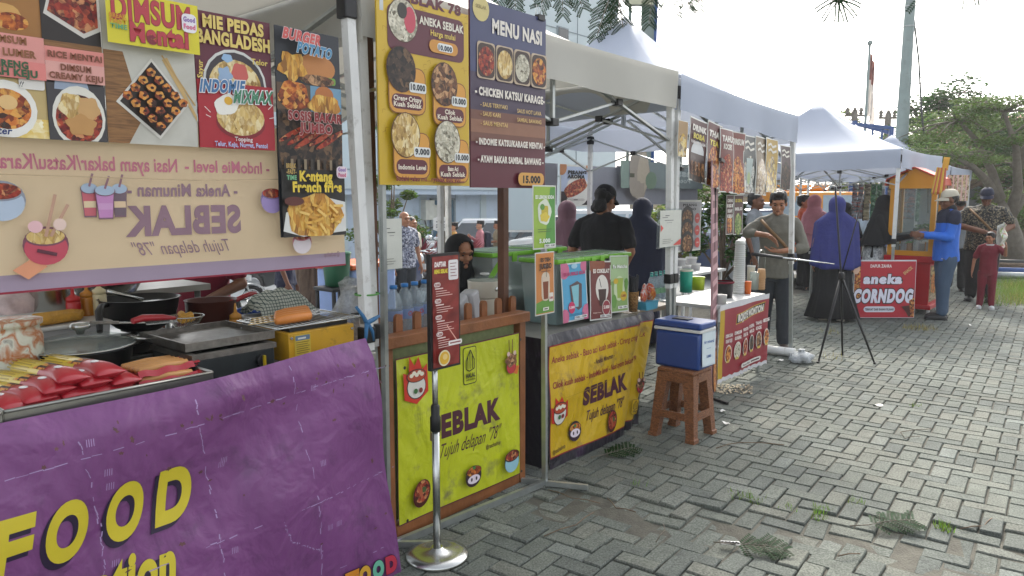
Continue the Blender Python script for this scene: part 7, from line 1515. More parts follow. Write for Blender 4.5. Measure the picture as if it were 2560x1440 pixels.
# stool and cooler
mat('stool_brown', '#8a4e26', .45, var=.12, vs=20)
def weave_mat():
    m = multi('stool_weave', ['#623a22', '#8f5a36', '#75482b', '#9b663f'], 90, .5, (1, 1, 2.2), bump=.9); return m
weave_mat(); fs = G(1735, 1112); cx, cy = fs.x + .16, fs.y + .165; r = thing('plastic_stool', 'brown woven-pattern plastic stool under the blue cooler', 'stool', (cx, cy, 0))
T_, B_, HS = .125, .165, .475
b = MB(); b.box((0, 0, HS - .015), (2 * T_ + .02, 2 * T_ + .02, .03), 'stool_weave', bev=.01); b.build('seat', r)
for s1 in (-1, 1):
    for s2 in (-1, 1):
        b = MB(); i = b.mi('stool_weave'); rg = []
        for z, o, wd in ((HS - .03, T_ + .008, .085), (.3, T_ + .018, .07), (.03, B_ - .002, .058), (.025, B_ + .006, .066), (0, B_ + .006, .066)):
            rg.append([b.v((s1 * (o - wd if q in (1, 2) else o), s2 * (o - wd if q in (2, 3) else o), z)) for q in range(4)])
        for A0, A1 in zip(rg, rg[1:]):
            for q in range(4): b.face((A0[q], A0[(q + 1) % 4], A1[(q + 1) % 4], A1[q]), i)
        bmesh.ops.recalc_face_normals(b.bm, faces=b.bm.faces[:]); b.build('leg', r)
for z, hh, o in ((HS - .055, .06, T_ + .012), (.165, .05, T_ + .03)):
    for (x, y, a) in ((0, -o + .006, 0), (0, o - .006, 0), (-o + .006, 0, 1), (o - .006, 0, 1)): b = MB(); b.box((x, y, z), ((2 * o - .13, .012, hh) if not a else (.012, 2 * o - .13, hh)), 'stool_weave'); b.build('apron', r)
r = thing('cool_box', 'dark blue cool box with a white band standing on the brown stool', 'cool box', (cx + .01, cy + .01, HS)); mat('cooler_blue', '#1c3f80', .35, var=.06, coat=.2); b = MB(); b.box((0, 0, .125), (.22, .33, .25), 'cooler_blue', bev=.02); b.build('body', r)
b = MB(); b.box((0, 0, .262), (.232, .342, .02), 'plastic_white', bev=.004); b.build('band', r); b = MB(); b.box((0, 0, .296), (.235, .345, .045), 'cooler_blue', bev=.012); b.box((0, .02, .322), (.08, .12, .008), 'black_plastic', bev=.003); b.build('lid', r)
A = Art(.2, .23, '#b9c6cc', thick=.001); A.rect(.04, .04, .96, .96, '#c6d2d6'); A.text('Air mineral', .5, .66, .085, '#2f5a9a', w=.74, bold=.03); A.rect(.34, .5, .66, .515, '#6a8ab0'); A.text('5.000', .5, .24, .075, '#2f5a9a', w=.34, bold=.03); A.bend(wav(12, 9, .003), .05)
o = A.build('paper_sign', loc=(cx - .085, cy - .17, HS + .03), label='white paper sign for air mineral taped to the cool box', cat='sign'); o.rotation_euler = (-.05, .05, 0)
# stanchion with narrow menu
q = G(1093, 1392); r = thing('sign_stand', 'chrome round-base pole stand carrying a narrow red menu panel', 'sign stand', (q.x, q.y, 0)); b = MB(); b.lathe([(.14, 0), (.143, .006), (.138, .02), (.1, .03), (.03, .042), (.026, .05)], 'steel', 44); b.build('base', r)
b = MB(); b.cyl((0, 0, .03), (0, 0, .6), .017, 'steel', 18); b.cyl((0, 0, .6), (0, 0, .95), .013, 'steel', 18); b.build('pole', r); b = MB(); b.lathe([(.018, .585), (.024, .59), (.024, .65), (.019, .66), (.02, .7), (.014, .71)], 'black_plastic', 18); b.build('collar', r)
p0 = S(1064, 780, q.y); zt_ = D(1100, 636, 3.18).z; zb_ = D(1100, 915, 3.18).z; w, h = .165, zt_ - zb_
p_ = MB(); p_.box((w / 2 - .003, .012, h / 2), (w + .014, .022, h + .012), 'black_plastic'); o = p_.build('panel', r, (p0.x - q.x, -.042, zb_)); multi('menu_red', ['#5a1c1c', '#8a3430', '#70241f', '#a04a3a'], 9, .25, kind='N')
A = Art(w - .006, h - .01, 'menu_red'); A.text('DAFTAR', .3, .91, .038, '#e6dcd8', w=.42, bold=.07, shear=.1); A.text('MENU SEBLAK', .32, .85, .032, '#d9c43a', w=.5, bold=.07, shear=.1); A.rr(.6, .78, .97, .96, '#dcd8d8', .05)
for k in range(5): A.rect(.66, .925 - .028 * k, .66 + .24 - .05 * (k % 2), .932 - .028 * k, '#8a5a5a')
for k, v in enumerate((.73, .585, .44, .29)):
    A.rr(.03, v, .27, v + .04, '#e0d6d2', .06); A.text(('10.000', '7.000', '8.000', '5.000')[k], .15, v + .008, .022, '#8a2a2a', w=.18, bold=.05); A.rect(.06, v - .02, .36, v - .01, '#e3cfc8')
    for j in range(3 + (k > 1)): A.rect(.08, v - .042 - .02 * j, .5 + .1 * ((j + k) % 3), v - .036 - .02 * j, '#d9b3aa')
A.line([(.4, .38), (.8, .22)], .03, '#d9a092'); A.rr(.45, .19, .97, .235, '#e3dcd8', .04); A.rect(.5, .207, .92, .22, '#8a4a44'); A.ov(.28, .09, .22, '#d9cfae', .22); A.ov(.28, .09, .18, '#d3a52c', .18); A.ov(.3, .1, .09, '#e0c27a', .08)
o = A.build('menu_print', r, (p0.x - q.x, -.043, zb_ + .005))
# posters and banners at the back of the tents
def f_aroma(): A.rect(.035, .03, .965, .36, '#2c2224'); A.ov(.56, .38, .38, '#d3d2cc', .28); A.ov(.05, .93, .16, '#b87a4a', .14); A.ov(.95, .95, .14, '#b87a4a', .12); [A.ov(.46 + .03 * k, .5 - .055 * k, .36, 'food_red', .085, rot=.3) for k in range(3)]; A.text('PISANG', .53, .78, .075, '#17181c', w=.56, bold=.08, shear=.12); A.text('AROMA', .5, .68, .075, '#17181c', w=.54, bold=.08, shear=.12); A.rr(.2, .13, .78, .19, '#b9b5b0', .05); A.rect(.42, .15, .55, .17, '#333333')
drink_poster('food_poster', 'white pisang aroma poster with fried rolls hanging at the back of the tent', 1399, 1478, 412, 516, 5.2, '#aebbd2', f_aroma, group='posters at the tent back')
mat('paper_back', '#9b9da6', .7, transl=.35, var=.06)
for k, (a, c, t_, bt_) in enumerate(((1362, 1396, 407, 512), (1481, 1541, 415, 515), (1543, 1600, 414, 512), (1603, 1672, 468, 512), (1674, 1745, 440, 512))):
    p0, p1 = S(a, (t_ + bt_) / 2, 5.22), S(c, (t_ + bt_) / 2, 5.22); zt_, zb_ = S(a, t_, 5.22).z, S(a, bt_, 5.22).z
    A = Art(p1.x - p0.x, zt_ - zb_, 'paper_back', thick=.002); A.bend(wav(6, 5, .008, k), .08); hang(A, 'paper_poster', 'blank back of a white paper poster at the tent back, %s from the left' % ('first', 'second', 'third', 'fourth', 'fifth')[k], p0.x, 5.23, zb_, group='white poster backs')
p0, p1 = S(1553, 430, 5.12), S(1760, 430, 5.12); zt_, zb_ = S(1553, 400, 5.12).z, S(1553, 470, 5.12).z; w = p1.x - p0.x; mat('banner_slate', '#5f6a6c', .6, transl=.3, var=.08)
A = Art(w, zt_ - zb_, 'banner_slate'); A.rect(0, 0, .09, 1, '#72857a'); A.ov(.2, .5, .11, '#8d8478', .15, wob=.1); A.ov(.24, .55, .06, '#a39886', .12); A.ov(.33, .3, .06, '#667a66', .05); A.rect(.1, .4, .15, .55, '#4a4a36'); A.text('Puressia', .78, .5, .26, '#8f9896', w=.56, bold=.05, mir=True); A.text('Potong', .66, .24, .16, '#8f9896', w=.28, bold=.04, mir=True); A.bend(wav(3, 3, .012), .1)
hang(A, 'cloth_banner', 'slate green banner seen from behind with pale mirrored lettering', p0.x, 5.12, zb_, 'banner')
# ================================================================ wonton stall
xa, xb, z0_, z1_ = S(1797, 860, 2.53).x, S(1917, 830, 2.53).x, .085, .735; w, h = xb - xa, z1_ - z0_
mat('vinyl_red', '#8e2733', .4, var=.06)
A = Art(w, h, '#c9c9cc'); A.rect(0, .05, 1, .93, 'vinyl_red'); A.rect(0, .05, .1, .93, '#b8951c'); A.pg([(.3, .7), (.9, .77), (.92, .9), (.32, .83)], '#c9a82a'); A.pg([(.305, .71), (.895, .78), (.915, .89), (.325, .82)], '#241a1c')
A.text("ROJO'E WONTON", .61, .755, .085, '#d6d2c8', w=.54, bold=.06, rot=.05, shear=.15)
for k, (a, c, f) in enumerate((('CIRENG KUAH', 'CREAMY KEJU', 'food_orange'), ('DIMSUM', 'GORENG', 'food_pale'), ('WONTON', 'CHILI OIL', 'food_red'), ('ES KEPAL', 'MILO', 'food_dark'), ('TAHU', 'KOCEK', 'food_brown'), ('ES', '', 'food_orange'))):
    u = .19 + .148 * k; v = .56 + .012 * k; A.text(a, u, v, .04, '#d9d2cc', w=.12, bold=.06); A.text(c, u, v - .07, .04, '#d9d2cc', w=.11, bold=.06); A.ov(u, v - .22, .058, '#d6cfc8', .075); A.ov(u, v - .22, .05, f, .066); A.text('10K', u, v - .335, .03, '#d0b52a', w=.06, bold=.05)
A.rr(.4, .1, .82, .16, '#d6d2cc', .02); A.text('Nomor Pesan', .51, .117, .026, '#3a2024', w=.16, bold=.02); A.rect(.62, .12, .79, .14, '#4a3034')
A.bend(lambda x, z: (0, .008 * sin(11 * x) + .004 * sin(9 * z + 4 * x), (.008 * sin(x * 60) * (1 - z / h) if z < .06 else 0)), .04); hang(A, 'vinyl_banner', 'red and white edged wonton banner on the small stall table', xa, 2.53, z0_, 'banner')
r = thing('folding_table', 'small metal legged table behind the red wonton banner', 'table', ((xa + xb) / 2, 2.82, 0)); b = MB(); b.box((0, 0, .715), (w, .52, .03), 'plastic_white'); b.build('tabletop', r)
for x in (-w / 2 + .03, w / 2 - .03):
    for y in (-.23, .23): b = MB(); b.box((x, y, .35), (.03, .03, .7), 'alu'); b.build('leg', r)
b = MB(); b.box((0, .23, .14), (w - .1, .025, .025), 'alu'); b.build('crossbar', r)
mat('cup_clear', '#d4d6d2', .3, trans=.2, spec=.7)
q = S(1846, 740, 2.75); zt_ = S(1846, 600, 2.75).z; b = MB(); pr = []; z = 0; 
while z < zt_ - .73 - .04: pr += [(.036 + .016 * (1 - z / .6), z), (.043 + .016 * (1 - z / .6), z + .016), (.045 + .016 * (1 - z / .6), z + .018)]; z += .019
b.lathe(pr + [(.04, z + .03), (0, z + .03)], 'cup_clear', 20); b.build('cup_stack', loc=(q.x, q.y, .73), label='tall stack of clear plastic cups on the wonton table', cat='cups')
def pot(name, label, px, py, t, r0, hh, m, cat, z=.73, rim=None, r1=None):
    q = S(px, py, t); r_ = thing(name, label, cat, (q.x, q.y, z)); b = MB(); r1 = r1 or r0 * 1.08; b.lathe([(r0, 0), (r1, hh), (r1 * 1.04, hh + .004), (r1 * .94, hh), (r0 * .9, .02), (0, .015)], m, 28); b.build('body', r_)
    if rim: b = MB(); b.lathe([(r1 * 1.0, hh - .002), (r1 * 1.07, hh), (r1 * 1.07, hh + .014), (r1 * 1.0, hh + .016)], rim, 28, cap=False); b.build('rim', r_)
    return r_
pot('cooking_pot', 'black pot with a dark red rim beside the cup stack', 1806, 740, 2.75, .085, .13, 'pan_black', 'pot', rim='cloth_maroon')
pot('paper_tub', 'small white tub at the left corner of the wonton banner', 1800, 760, 2.6, .05, .07, 'plastic_white', 'tub')
pot('orange_cup', 'bright orange cup holding blue spoons on the wonton table', 1868, 745, 2.68, .03, .11, mat('cup_orange', '#d0641c', .4), 'cup')
pot('measuring_jug', 'clear jug beside the stacked paper cups', 1888, 730, 2.75, .05, .16, 'tub_clear', 'jug'); pot('sauce_jar', 'cream sauce jar with a pale lid behind the orange cup', 1877, 700, 2.85, .035, .2, 'enamel_cream', 'jar', rim='plastic_white')
q = S(1902, 720, 2.7); b = MB(); pr = []
for k in range(7): pr += [(.034, .016 * k + .0), (.039, .016 * k + .013), (.041, .016 * k + .015)]
b.lathe(pr + [(.036, .18), (.033, .2), (0, .2)], mat('paper_kraft', '#b08a60', .7), 20); b.build('paper_cup_stack', loc=(q.x, q.y, .73), label='stack of brown paper cups at the right end of the wonton table', cat='cups')
q = S(1903, 690, 2.8); b = MB(); b.tube([(-.09, 0, 0), (-.09, 0, .3), (-.05, 0, .36), (.05, 0, .36), (.09, 0, .28), (.09, 0, 0)], .004, 'steel', 6); b.build('wire_hoop', loc=(q.x, q.y, .73), label='bent steel wire hoop behind the paper cups', cat='hoop')
r = thing('folding_table', 'low side table carrying the green tumbler and lime bucket', 'table', (5.35, 3.25, 0)); b = MB(); b.box((0, 0, .7), (.9, .6, .035), mat('wood_pale', '#9a8d78', .6)); b.build('tabletop', r)
for x in (-.4, .4):
    for y in (-.26, .26): b = MB(); b.box((x, y, .34), (.03, .03, .68), 'alu'); b.build('leg', r)
pot('tumbler', 'tall turquoise tumbler with a cream rim beside the tent leg', 1714, 750, 3.2, .055, .2, mat('tumbler_teal', '#1f9c88', .35), 'tumbler', .72, 'enamel_cream'); pot('lime_bucket', 'lime yellow plastic tub beside the turquoise tumbler', 1742, 750, 3.2, .065, .12, mat('lime_plastic', '#a3b82a', .4), 'tub', .72)
q = S(1720, 680, 4.2); zt2 = S(1720, 676, 4.2).z; r = thing('white_table', 'white table with stacked round food tubs behind the payment card', 'table', (q.x, q.y, 0)); b = MB(); b.box((0, 0, zt2 - .015), (1.1, .5, .03), 'plastic_white'); b.build('tabletop', r)
for x in (-.5, .5):
    for y in (-.2, .2): b = MB(); b.box((x, y, zt2 / 2), (.03, .03, zt2 - .03), 'white_paint'); b.build('leg', r)
for k, (px, zz_) in enumerate(((1690, 0), (1714, 0), (1738, 0), (1701, .085), (1728, .085))):
    q = S(px, 660, 4.15); pot('food_tub', 'round clear food tub on the white table, %s' % ('bottom left', 'bottom middle', 'bottom right', 'upper left', 'upper right')[k], px, 660, 4.15, .06, .07, 'plastic_milky', 'tub', zt2 + zz_, 'plastic_white')
# narrow pink stand banner
q = G(1783, 975); mat('banner_pink', '#8d636a', .5, var=.1, vs=4); r = thing('x_banner', 'narrow pink standing banner seen almost edge on beside the cool box', 'banner', (q.x - .2, q.y - .1, 0), radians(20)); zt_ = D(1758, 408, 6.2).z
A = Art(.6, zt_ - .04, 'banner_pink', thick=.002)
for k, t in enumerate(('MENU', 'DIMSUM', 'WONTON', 'TAHU', 'KOCEK', 'ES KEPAL', 'CIRENG')): A.rect(.12, .9 - .12 * k, .9, .98 - .12 * k, '#c7a0a4'); A.rect(.2, .925 - .12 * k, .8 - .05 * (k % 3), .955 - .12 * k, '#7a4a50')
A.ov(.5, .1, .3, 'food_orange', .3); A.build('print', r, (-.3, 0, .04)).rotation_euler.x = -.03; b = MB(); b.bar((-.31, -.01, zt_), (.31, -.01, zt_), .02, .025, 'black_plastic'); b.bar((0, .02, .05), (0, .05, zt_), .015, .015, 'black_plastic', (1, 0, 0)); b.bar((-.2, -.12, .01), (.2, .3, .01), .02, .02, 'black_plastic'); b.build('frame', r)
def f_kribo():
    A.text('PISANG', .5, .88, .045, '#26262a', w=.55, bold=.05); A.text('KRIBO', .5, .8, .045, '#26262a', w=.5, bold=.05)
    for k in range(3): v = .64 - .24 * k; A.ov(.4, v, .26, '#2c2a28', .24); A.ov(.4, v, .19, 'food_brown', .17); A.ov(.82, v, .11, '#c04a44', .1); A.text('10K', .82, v - .015, .03, '#e0d4d0', w=.12)
drink_poster('food_poster', 'pale grey pisang kribo poster with three black plates', 1692, 1752, 500, 628, 3.1, '#a5a5aa', f_kribo, group='posters at the tent back')
# hanging row of drink posters
multi('art_grey', ['#3a3c3c', '#8f938c', '#c9cac2', '#5a5c58', '#b3a58c'], 40, .25); multi('art_tan', ['#5a4434', '#b09a7c', '#d3c8b4', '#7a5f46', '#c9b48a'], 40, .25); multi('art_gold', ['#6a5220', '#c0962a', '#d8c27a', '#4a3a24', '#b9a98a'], 30, .25)
bases = [('#9a7a4a', 'art_gold', '', '', 'tan drink poster half hidden behind the tent leg'), ('#4a201e', 'food_dark', 'DRINK', 'BOBA', 'dark red poster lettered drink boba, tilted at the row start'), ('#5a2a28', 'food_orange', 'THAI', 'TEA', 'maroon poster lettered thai tea'), ('#6a2f2a', 'food_red', 'TAHU', 'KOCEK', 'reddish poster lettered tahu kocek in wrinkled film'),
         ('#7a4038', 'food_orange', 'DIMSUM', '', 'brown poster lettered dimsum with an orange dish'), ('#4a4c4a', 'art_grey', '', '', 'grey glossy poster with a pale drink glass'), ('#7a6a54', 'art_tan', '', '', 'tan crinkled poster right of the grey one'), ('#a8872a', 'art_gold', '', '', 'golden poster second from the tent corner'), ('#3a1c1e', 'food_dark', '', '', 'dark brown poster nearest the tent corner leg')]
geo = [(1697, 1722, 300, 392), (1721, 1768, 290, 450), (1764, 1805, 300, 464), (1800, 1834, 320, 480), (1830, 1862, 328, 484), (1860, 1892, 336, 480), (1889, 1919, 340, 487), (1916, 1947, 344, 480), (1955, 1978, 362, 474)]
for k, ((bc, f, t1, t2, lb), (a, c, yt, yb)) in enumerate(zip(bases, geo)):
    def fn(bc=bc, f=f, t1=t1, t2=t2, k=k):
        A.ov(.5, .3, .4, f, .6, wob=.06); A.rect(.035, .02, .965, .12, f)
        if k == 1: A.ov(.5, .45, .36, '#c7c9c9', .3); A.rect(.1, .28, .9, .45, '#4a3a36'); A.text('VARIAN RASA', .5, .6, .04, '#d8d0cc', w=.8, bold=.05); [A.rect(.14 + .2 * j, .1, .28 + .2 * j, .32, 'food_brown') for j in range(4)]
        if k == 5: A.pg([(.25, .6), (.75, .6), (.65, .15), (.35, .15)], '#a3b0ac'); A.ov(.5, .25, .12, '#a0b080', .2)
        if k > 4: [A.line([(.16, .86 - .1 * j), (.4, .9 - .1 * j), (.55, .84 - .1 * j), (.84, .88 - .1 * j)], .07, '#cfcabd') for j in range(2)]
        if t1: A.text(t1, .5, .8 - .02 * (k == 2), .085, '#d8d2c8', w=.74, bold=.06, shear=.1); A.text(t2, .5, .68 - .03 * (k == 2), .075, '#c8b53c' if k in (1, 2) else '#cfc8bc', w=.6, bold=.06, shear=.1)
    drink_poster('hanging_poster', lb, a, c, yt, yb, 2.515 - .004 * (k % 2), bc, fn, tilt=-.04, rot=.10 if k in (1, 2) else .03, group='film-wrapped posters under the tent edge', amp=.008)
for a, c, t, lb in ((1815, 1833, ('CIRENG', 'ISI', 'CREAMY', 'KEJU'), 'small lower poster lettered cireng creamy keju'), (1834, 1858, ('ES KEPAL', 'MILO'), 'small lower poster lettered es kepal in yellow')):
    def fn(t=t): A.ov(.5, .25, .38, 'food_orange' if len(t) > 2 else 'food_green', .5); [A.text(s, .5, .82 - .13 * j * (1 if len(t) > 2 else 1.6), .07, '#d9d3cc' if len(t) > 2 or j else '#c8b53c', w=.74, bold=.06) for j, s in enumerate(t)]
    drink_poster('hanging_poster', lb, a, c, 487, 586, 2.6, '#4a2220', fn, group='film-wrapped posters under the tent edge')
# white pipe and bag by the tent leg
a, c = G(1905, 872, .05), G(1990, 882, .05); b = MB(); b.cyl((0, 0, 0), (c - a) * .97, .045, 'white_paint', 16); b.build('pipe', loc=a, label='white plastic pipe lying at the foot of the grey tent leg', cat='pipe')
q = G(2003, 893, .05); b = MB(); b.lathe([(.05, -.05), (.1, -.03), (.1, .02), (.05, .05), (.02, .06), (.03, .08)], mat('bag_white', '#c6ccd0', .3, trans=.3, bump=1, bs=60), 20, wob=lambda a, z: .25 * sin(5 * a + 40 * z) + .12 * sin(11 * a - 60 * z), sx=1.3); b.build('plastic_bag', loc=q, label='crumpled white plastic bag on the paving by the tent leg', cat='bag')
# tripod
f = [G(2045, 908), G(2187, 910), G(2106, 888)]; hb = D(2103, 690, 7.25); r = thing('tripod', 'thin black tripod with two raised poles standing on the paving', 'tripod', (hb.x, hb.y, 0)); o = Vector((hb.x, hb.y, 0))
for q in f: b = MB(); b.tube([hb - o, (hb - o).lerp(q - o, .55), q - o], [.014, .012, .009], 'black_plastic', 8); b.box(q - o + Vector((0, 0, .01)), (.035, .02, .02), 'black_plastic'); b.build('leg', r)
b = MB(); b.tube([D(2106, 800, 7.25) - o, hb - o, D(2088, 468, 7.3) - o], .01, 'black_plastic', 8); b.build('column', r); b = MB(); b.tube([hb - o, D(2162, 478, 7.3) - o], .0065, 'black_plastic', 8); b.build('second_pole', r); b = MB(); b.lathe([(.02, -.04), (.03, -.02), (.03, .02), (.02, .04)], 'black_plastic', 12, hb - o); b.build('hub', r)
# ================================================================ corn dog sign and yellow food cart
A = Art(.82, .77, '#c9c9cc', thick=.012); A.rect(.008, .008, .992, .975, '#b01f2e'); A.pg([(.008, .15), (.11, .3), (.1, .97), (.008, .97)], 'food_orange'); A.ov(.03, .85, .06, '#d8b49a', .09); A.text('DAPUR ZAHRA', .43, .87, .05, '#e3dcd8', w=.34, bold=.03)
A.text('aneka', .46, .6, .145, '#dcdbe8', w=.6, bold=.06, shear=.1, out='#2a1618', ow=.06); A.text('CORNDOG', .47, .28, .2, '#dcdbe8', w=.94, bold=.07, shear=.12, out='#2a1618', ow=.06)
A.rr(.17, .1, .68, .2, '#d3d3dc', .05); A.text('TERBUAT DARI BAHAN PILIHAN', .425, .13, .035, '#2a2022', w=.46, bold=.04); A.text('SNACK', .88, .8, .05, '#c9a06a', w=.17, bold=.05, rot=.7); A.pg([(.78, .2), (.92, .22), (.95, .03), (.9, .02), (.86, .1)], '#4a2018'); A.pg([(.9, .3), (.99, .35), (.99, .02), (.94, .02)], 'food_orange')
q = G(2131, 797); o = A.build('sign_board', loc=(q.x, q.y, .012), label='red sign board lettered aneka corndog leaning in front of the food cart', cat='sign'); o.rotation_euler = (-.04, 0, radians(-49.5))
q = G(2205, 778); RZ = radians(-90); mat('cart_yellow', '#cf8e10', .4, var=.06, coat=.2); mat('cart_red', '#b5131f', .35, var=.06, coat=.3)
r = thing('food_cart', 'yellow framed glass food cart on a red wheeled base', 'cart', (q.x, q.y, 0), RZ); r.location += Vector((cos(RZ), sin(RZ), 0)) * .29 + Vector((-sin(RZ), cos(RZ), 0)) * .32
cw, cd = .57, .56
b = MB(); b.box((0, 0, .42), (cw - .04, cd - .02, .6), 'cart_red', bev=.008); b.box((0, 0, .755), (cw + .06, cd + .06, .09), 'cart_red', bev=.01); b.box((0, 0, .1), (cw + .04, cd + .04, .06), 'cart_red', bev=.01); b.build('base', r)
A = Art(cd - .06, .5, 'art_tan'); A.ov(.5, .5, .35, 'food_orange', .3, wob=.1); A.rr(.1, .75, .9, .95, '#b8a06a', .05); A.rect(.2, .82, .8, .88, '#5a4630'); o = A.build('side_panel', r, ((cw - .04) / 2 + .004, -cd / 2 + .03, .17), pi / 2)
z0_, z1_ = .8, 1.72
for sx_ in (-1, 1):
    for sy_ in (-1, 1): b = MB(); b.box((sx_ * (cw / 2 - .03), sy_ * (cd / 2 - .03), (z0_ + z1_) / 2), (.06, .06, z1_ - z0_ - .004), 'cart_yellow'); b.build('corner_post', r)
b = MB()
for sy_ in (-1, 1): b.box((0, sy_ * (cd / 2 - .03), z0_ + .035), (cw - .122, .052, .066), 'cart_yellow')
for sx_ in (-1, 1): b.box((sx_ * (cw / 2 - .03), 0, z0_ + .035), (.052, cd - .122, .066), 'cart_yellow')
b.build('frame_rail', r)
for sy_ in (-1, 1): b = MB(); b.box((0, sy_ * (cd / 2 - .03), (z0_ + z1_) / 2 + .03), (cw - .125, .006, z1_ - z0_ - .08), 'glass_clear'); b.build('glass_pane', r)
b = MB(); b.box((-(cw / 2 - .03), 0, (z0_ + z1_) / 2 + .03), (.006, cd - .125, z1_ - z0_ - .08), 'glass_clear'); b.build('glass_pane', r)
b = MB(); b.prism([(-cw / 2 - .02, z1_), (cw / 2 + .02, z1_), (cw / 2 + .02, z1_ + .12), (0, z1_ + .27), (-cw / 2 - .02, z1_ + .12)], -cd / 2, cd / 2, 'cart_yellow'); b.build('gable', r)
b = MB()
for s in (-1, 1): b.bar((0, 0, z1_ + .285), (s * (cw / 2 + .05), 0, z1_ + .125), cd + .1, .018, mat('cart_orange', '#b8452a', .5), (0, 0, 1)); b.bar((s * (cw / 2 + .05), 0, z1_ + .125), (s * (cw / 2 + .065), 0, z1_ + .04), cd + .1, .016, 'cart_orange', (s, 0, 1))
b.build('roof', r)
for sx_ in (-1, 1):
    for sy_ in (-1, 1): b = MB(); b.cyl((sx_ * .27 - .015, sy_ * .24, .035), (sx_ * .27 + .015, sy_ * .24, .035), .035, 'plastic_white', 14); b.build('wheel', r)
def incart(x, y, z): return r.location + Matrix.Rotation(RZ, 3, 'Z') @ Vector((x, y, z))
rng = random.Random(5)
for k in range(11):
    x, y = -.2 + .08 * (k % 6), -.12 + .16 * (k // 6); p = incart(x, y, .805); m = ('tub_clear', 'plastic_milky', 'sauce_b97a24', 'plastic_white')[k % 4]
    t = thing('condiment_jar', 'small jar inside the glass food cart, %s row, %s from the left' % (('front', 'back')[k // 6], ('first', 'second', 'third', 'fourth', 'fifth', 'sixth')[k % 6]), 'jar', p, 0, 'jars inside the food cart'); hh = rng.uniform(.1, .17); b = MB(); b.lathe([(.03, 0), (.034, .01), (.034, hh), (.028, hh + .01)], m, 16); b.build('jar', t); b = MB(); b.lathe([(.031, hh + .008), (.031, hh + .03), (0, hh + .032)], 'lid_green' if k % 5 == 2 else 'plastic_white', 14); b.build('lid', t)
p = incart(.12, .05, 1.12); b = MB(); b.box((0, 0, 0), (.3, .2, .03), 'steel'); i = b.mi('leaf_mid'); cloud(b, i, (0, 0, .06), .15, 160, .05, rng, .35); b.build('lettuce_tray', loc=p, rz=RZ, label='steel tray of green lettuce inside the glass food cart', cat='tray')
b = MB(); b.box((.2, 0, -.16), (.03, .18, .3), 'steel'); b.box((-.13, 0, -.16), (.03, .18, .3), 'steel'); o = b.build('tray_stand', loc=p, rz=RZ, label='steel legs holding up the lettuce tray in the food cart', cat='stand')
q = D(2330, 432, 9.75); A = Art(.17, .5, None); A.L = 1
for k in range(6): u0, u1 = k / 6, (k + 1) / 6; A.L = 1; A.pg([(.18 + .64 * u0, .72), (.18 + .64 * u1, .72), (u1, .04 if k % 2 else .0), (u0, .04 if k % 2 == 0 else .0)], '#c9a23a' if k % 2 == 0 else '#b8563a')
A.L = 2; A.rect(.55, .66, .95, 1, '#d0982f'); A.rr(.3, .42, .7, .66, '#c76a4a', .05); A.text('POP', .5, .5, .09, '#e3d6c4', w=.32, bold=.06)
A.bend(lambda x, z: (0, .02 * sin(x * 30), 0), .05); o = hang(A, 'striped_sign', 'red and yellow striped popcorn bag sign hanging beside the cart roof', q.x, q.y, q.z - .28, 'sign', rz=radians(-45)); o.rotation_euler.y = .12; so = o.modifiers.new('thick', 'SOLIDIFY'); so.thickness = .006
q = D(2368, 470, 10.4); A = Art(.3, .36, 'art_tan', thick=.004)
for k in range(5): A.rect(.04 + .2 * k, 0, .1 + .2 * k, 1, '#c9a39a')
hang(A, 'hanging_poster', 'faded pink striped poster hanging behind the striped popcorn sign', q.x, q.y, q.z - .18, rz=radians(-50))
multi('sachets_blue', ['#3c4650', '#8a8f96', '#2f3840', '#a05a54', '#6a7a86'], 26, .35, (.5, 1, 2.2), 'V'); multi('sachets_green', ['#1f4a34', '#3f7a54', '#16382a', '#7fa088', '#2a5f42'], 26, .35, (1, 1, 1.4), 'V'); multi('sachets_tan', ['#6a5f54', '#a0917c', '#54493f', '#8a7a66', '#b0a390'], 26, .35, (.6, 1, 1.6), 'V')
for a, c, yb, m, dd, lb in ((2131, 2160, 548, 'sachets_blue', 12.0, 'blue-grey strip of hanging sachets, leftmost under the canopy'), (2161, 2178, 552, 'sachets_tan', 12.1, 'tan strip of hanging sachets beside the green strip'), (2178, 2206, 560, 'sachets_green', 11.9, 'green strip of hanging sachets left of the food cart'), (2219, 2236, 560, 'sachets_tan', 11.8, 'brown strip of hanging sachets seen through the cart glass'), (2250, 2290, 548, 'sachets_blue', 11.9, 'wide blue-grey strip of sachets seen through the cart glass'), (2292, 2303, 555, 'sachets_green', 12, 'narrow green strip of sachets at the right of the cart glass')):
    p0, p1, pb = D(a, 462, dd), D(c, 462, dd), D(a, yb, dd); w, h = (p1 - p0).length, p0.z - pb.z; b = MB(); n_ = max(3, int(h / .085))
    for k in range(n_):
        for j in range(2 if w > .12 else 1): ww = w / (2 if w > .12 else 1); b.grid(lambda u, v: (ww * (j + .06 + .88 * u), -.012 * sin(pi * u) * sin(pi * v) - .004, h - (k + .06 + .88 * v) * h / n_), 4, 4, m)
        b.box((w / 2, .0, h - k * h / n_), (w, .002, h / n_ * .2), m)
    b.build('sachet_strip', loc=(p0.x, p0.y, pb.z), rz=radians(-50), label=lb, cat='sachets', group='strips of hanging sachets')
q = D(2128, 660, 11.4); r = thing('stall_table', 'table with a red cloth band behind the royal blue veil', 'table', (q.x, q.y, gz(q.y)), radians(-50)); zt_ = D(2128, 632, 11.4).z - gz(q.y); b = MB(); b.box((0, 0, zt_ - .02), (1.1, .6, .04), 'table_top'); b.build('tabletop', r); b = MB(); b.box((0, -.31, zt_ - .14), (1.1, .012, .2), 'vinyl_red'); b.build('cloth_band', r)
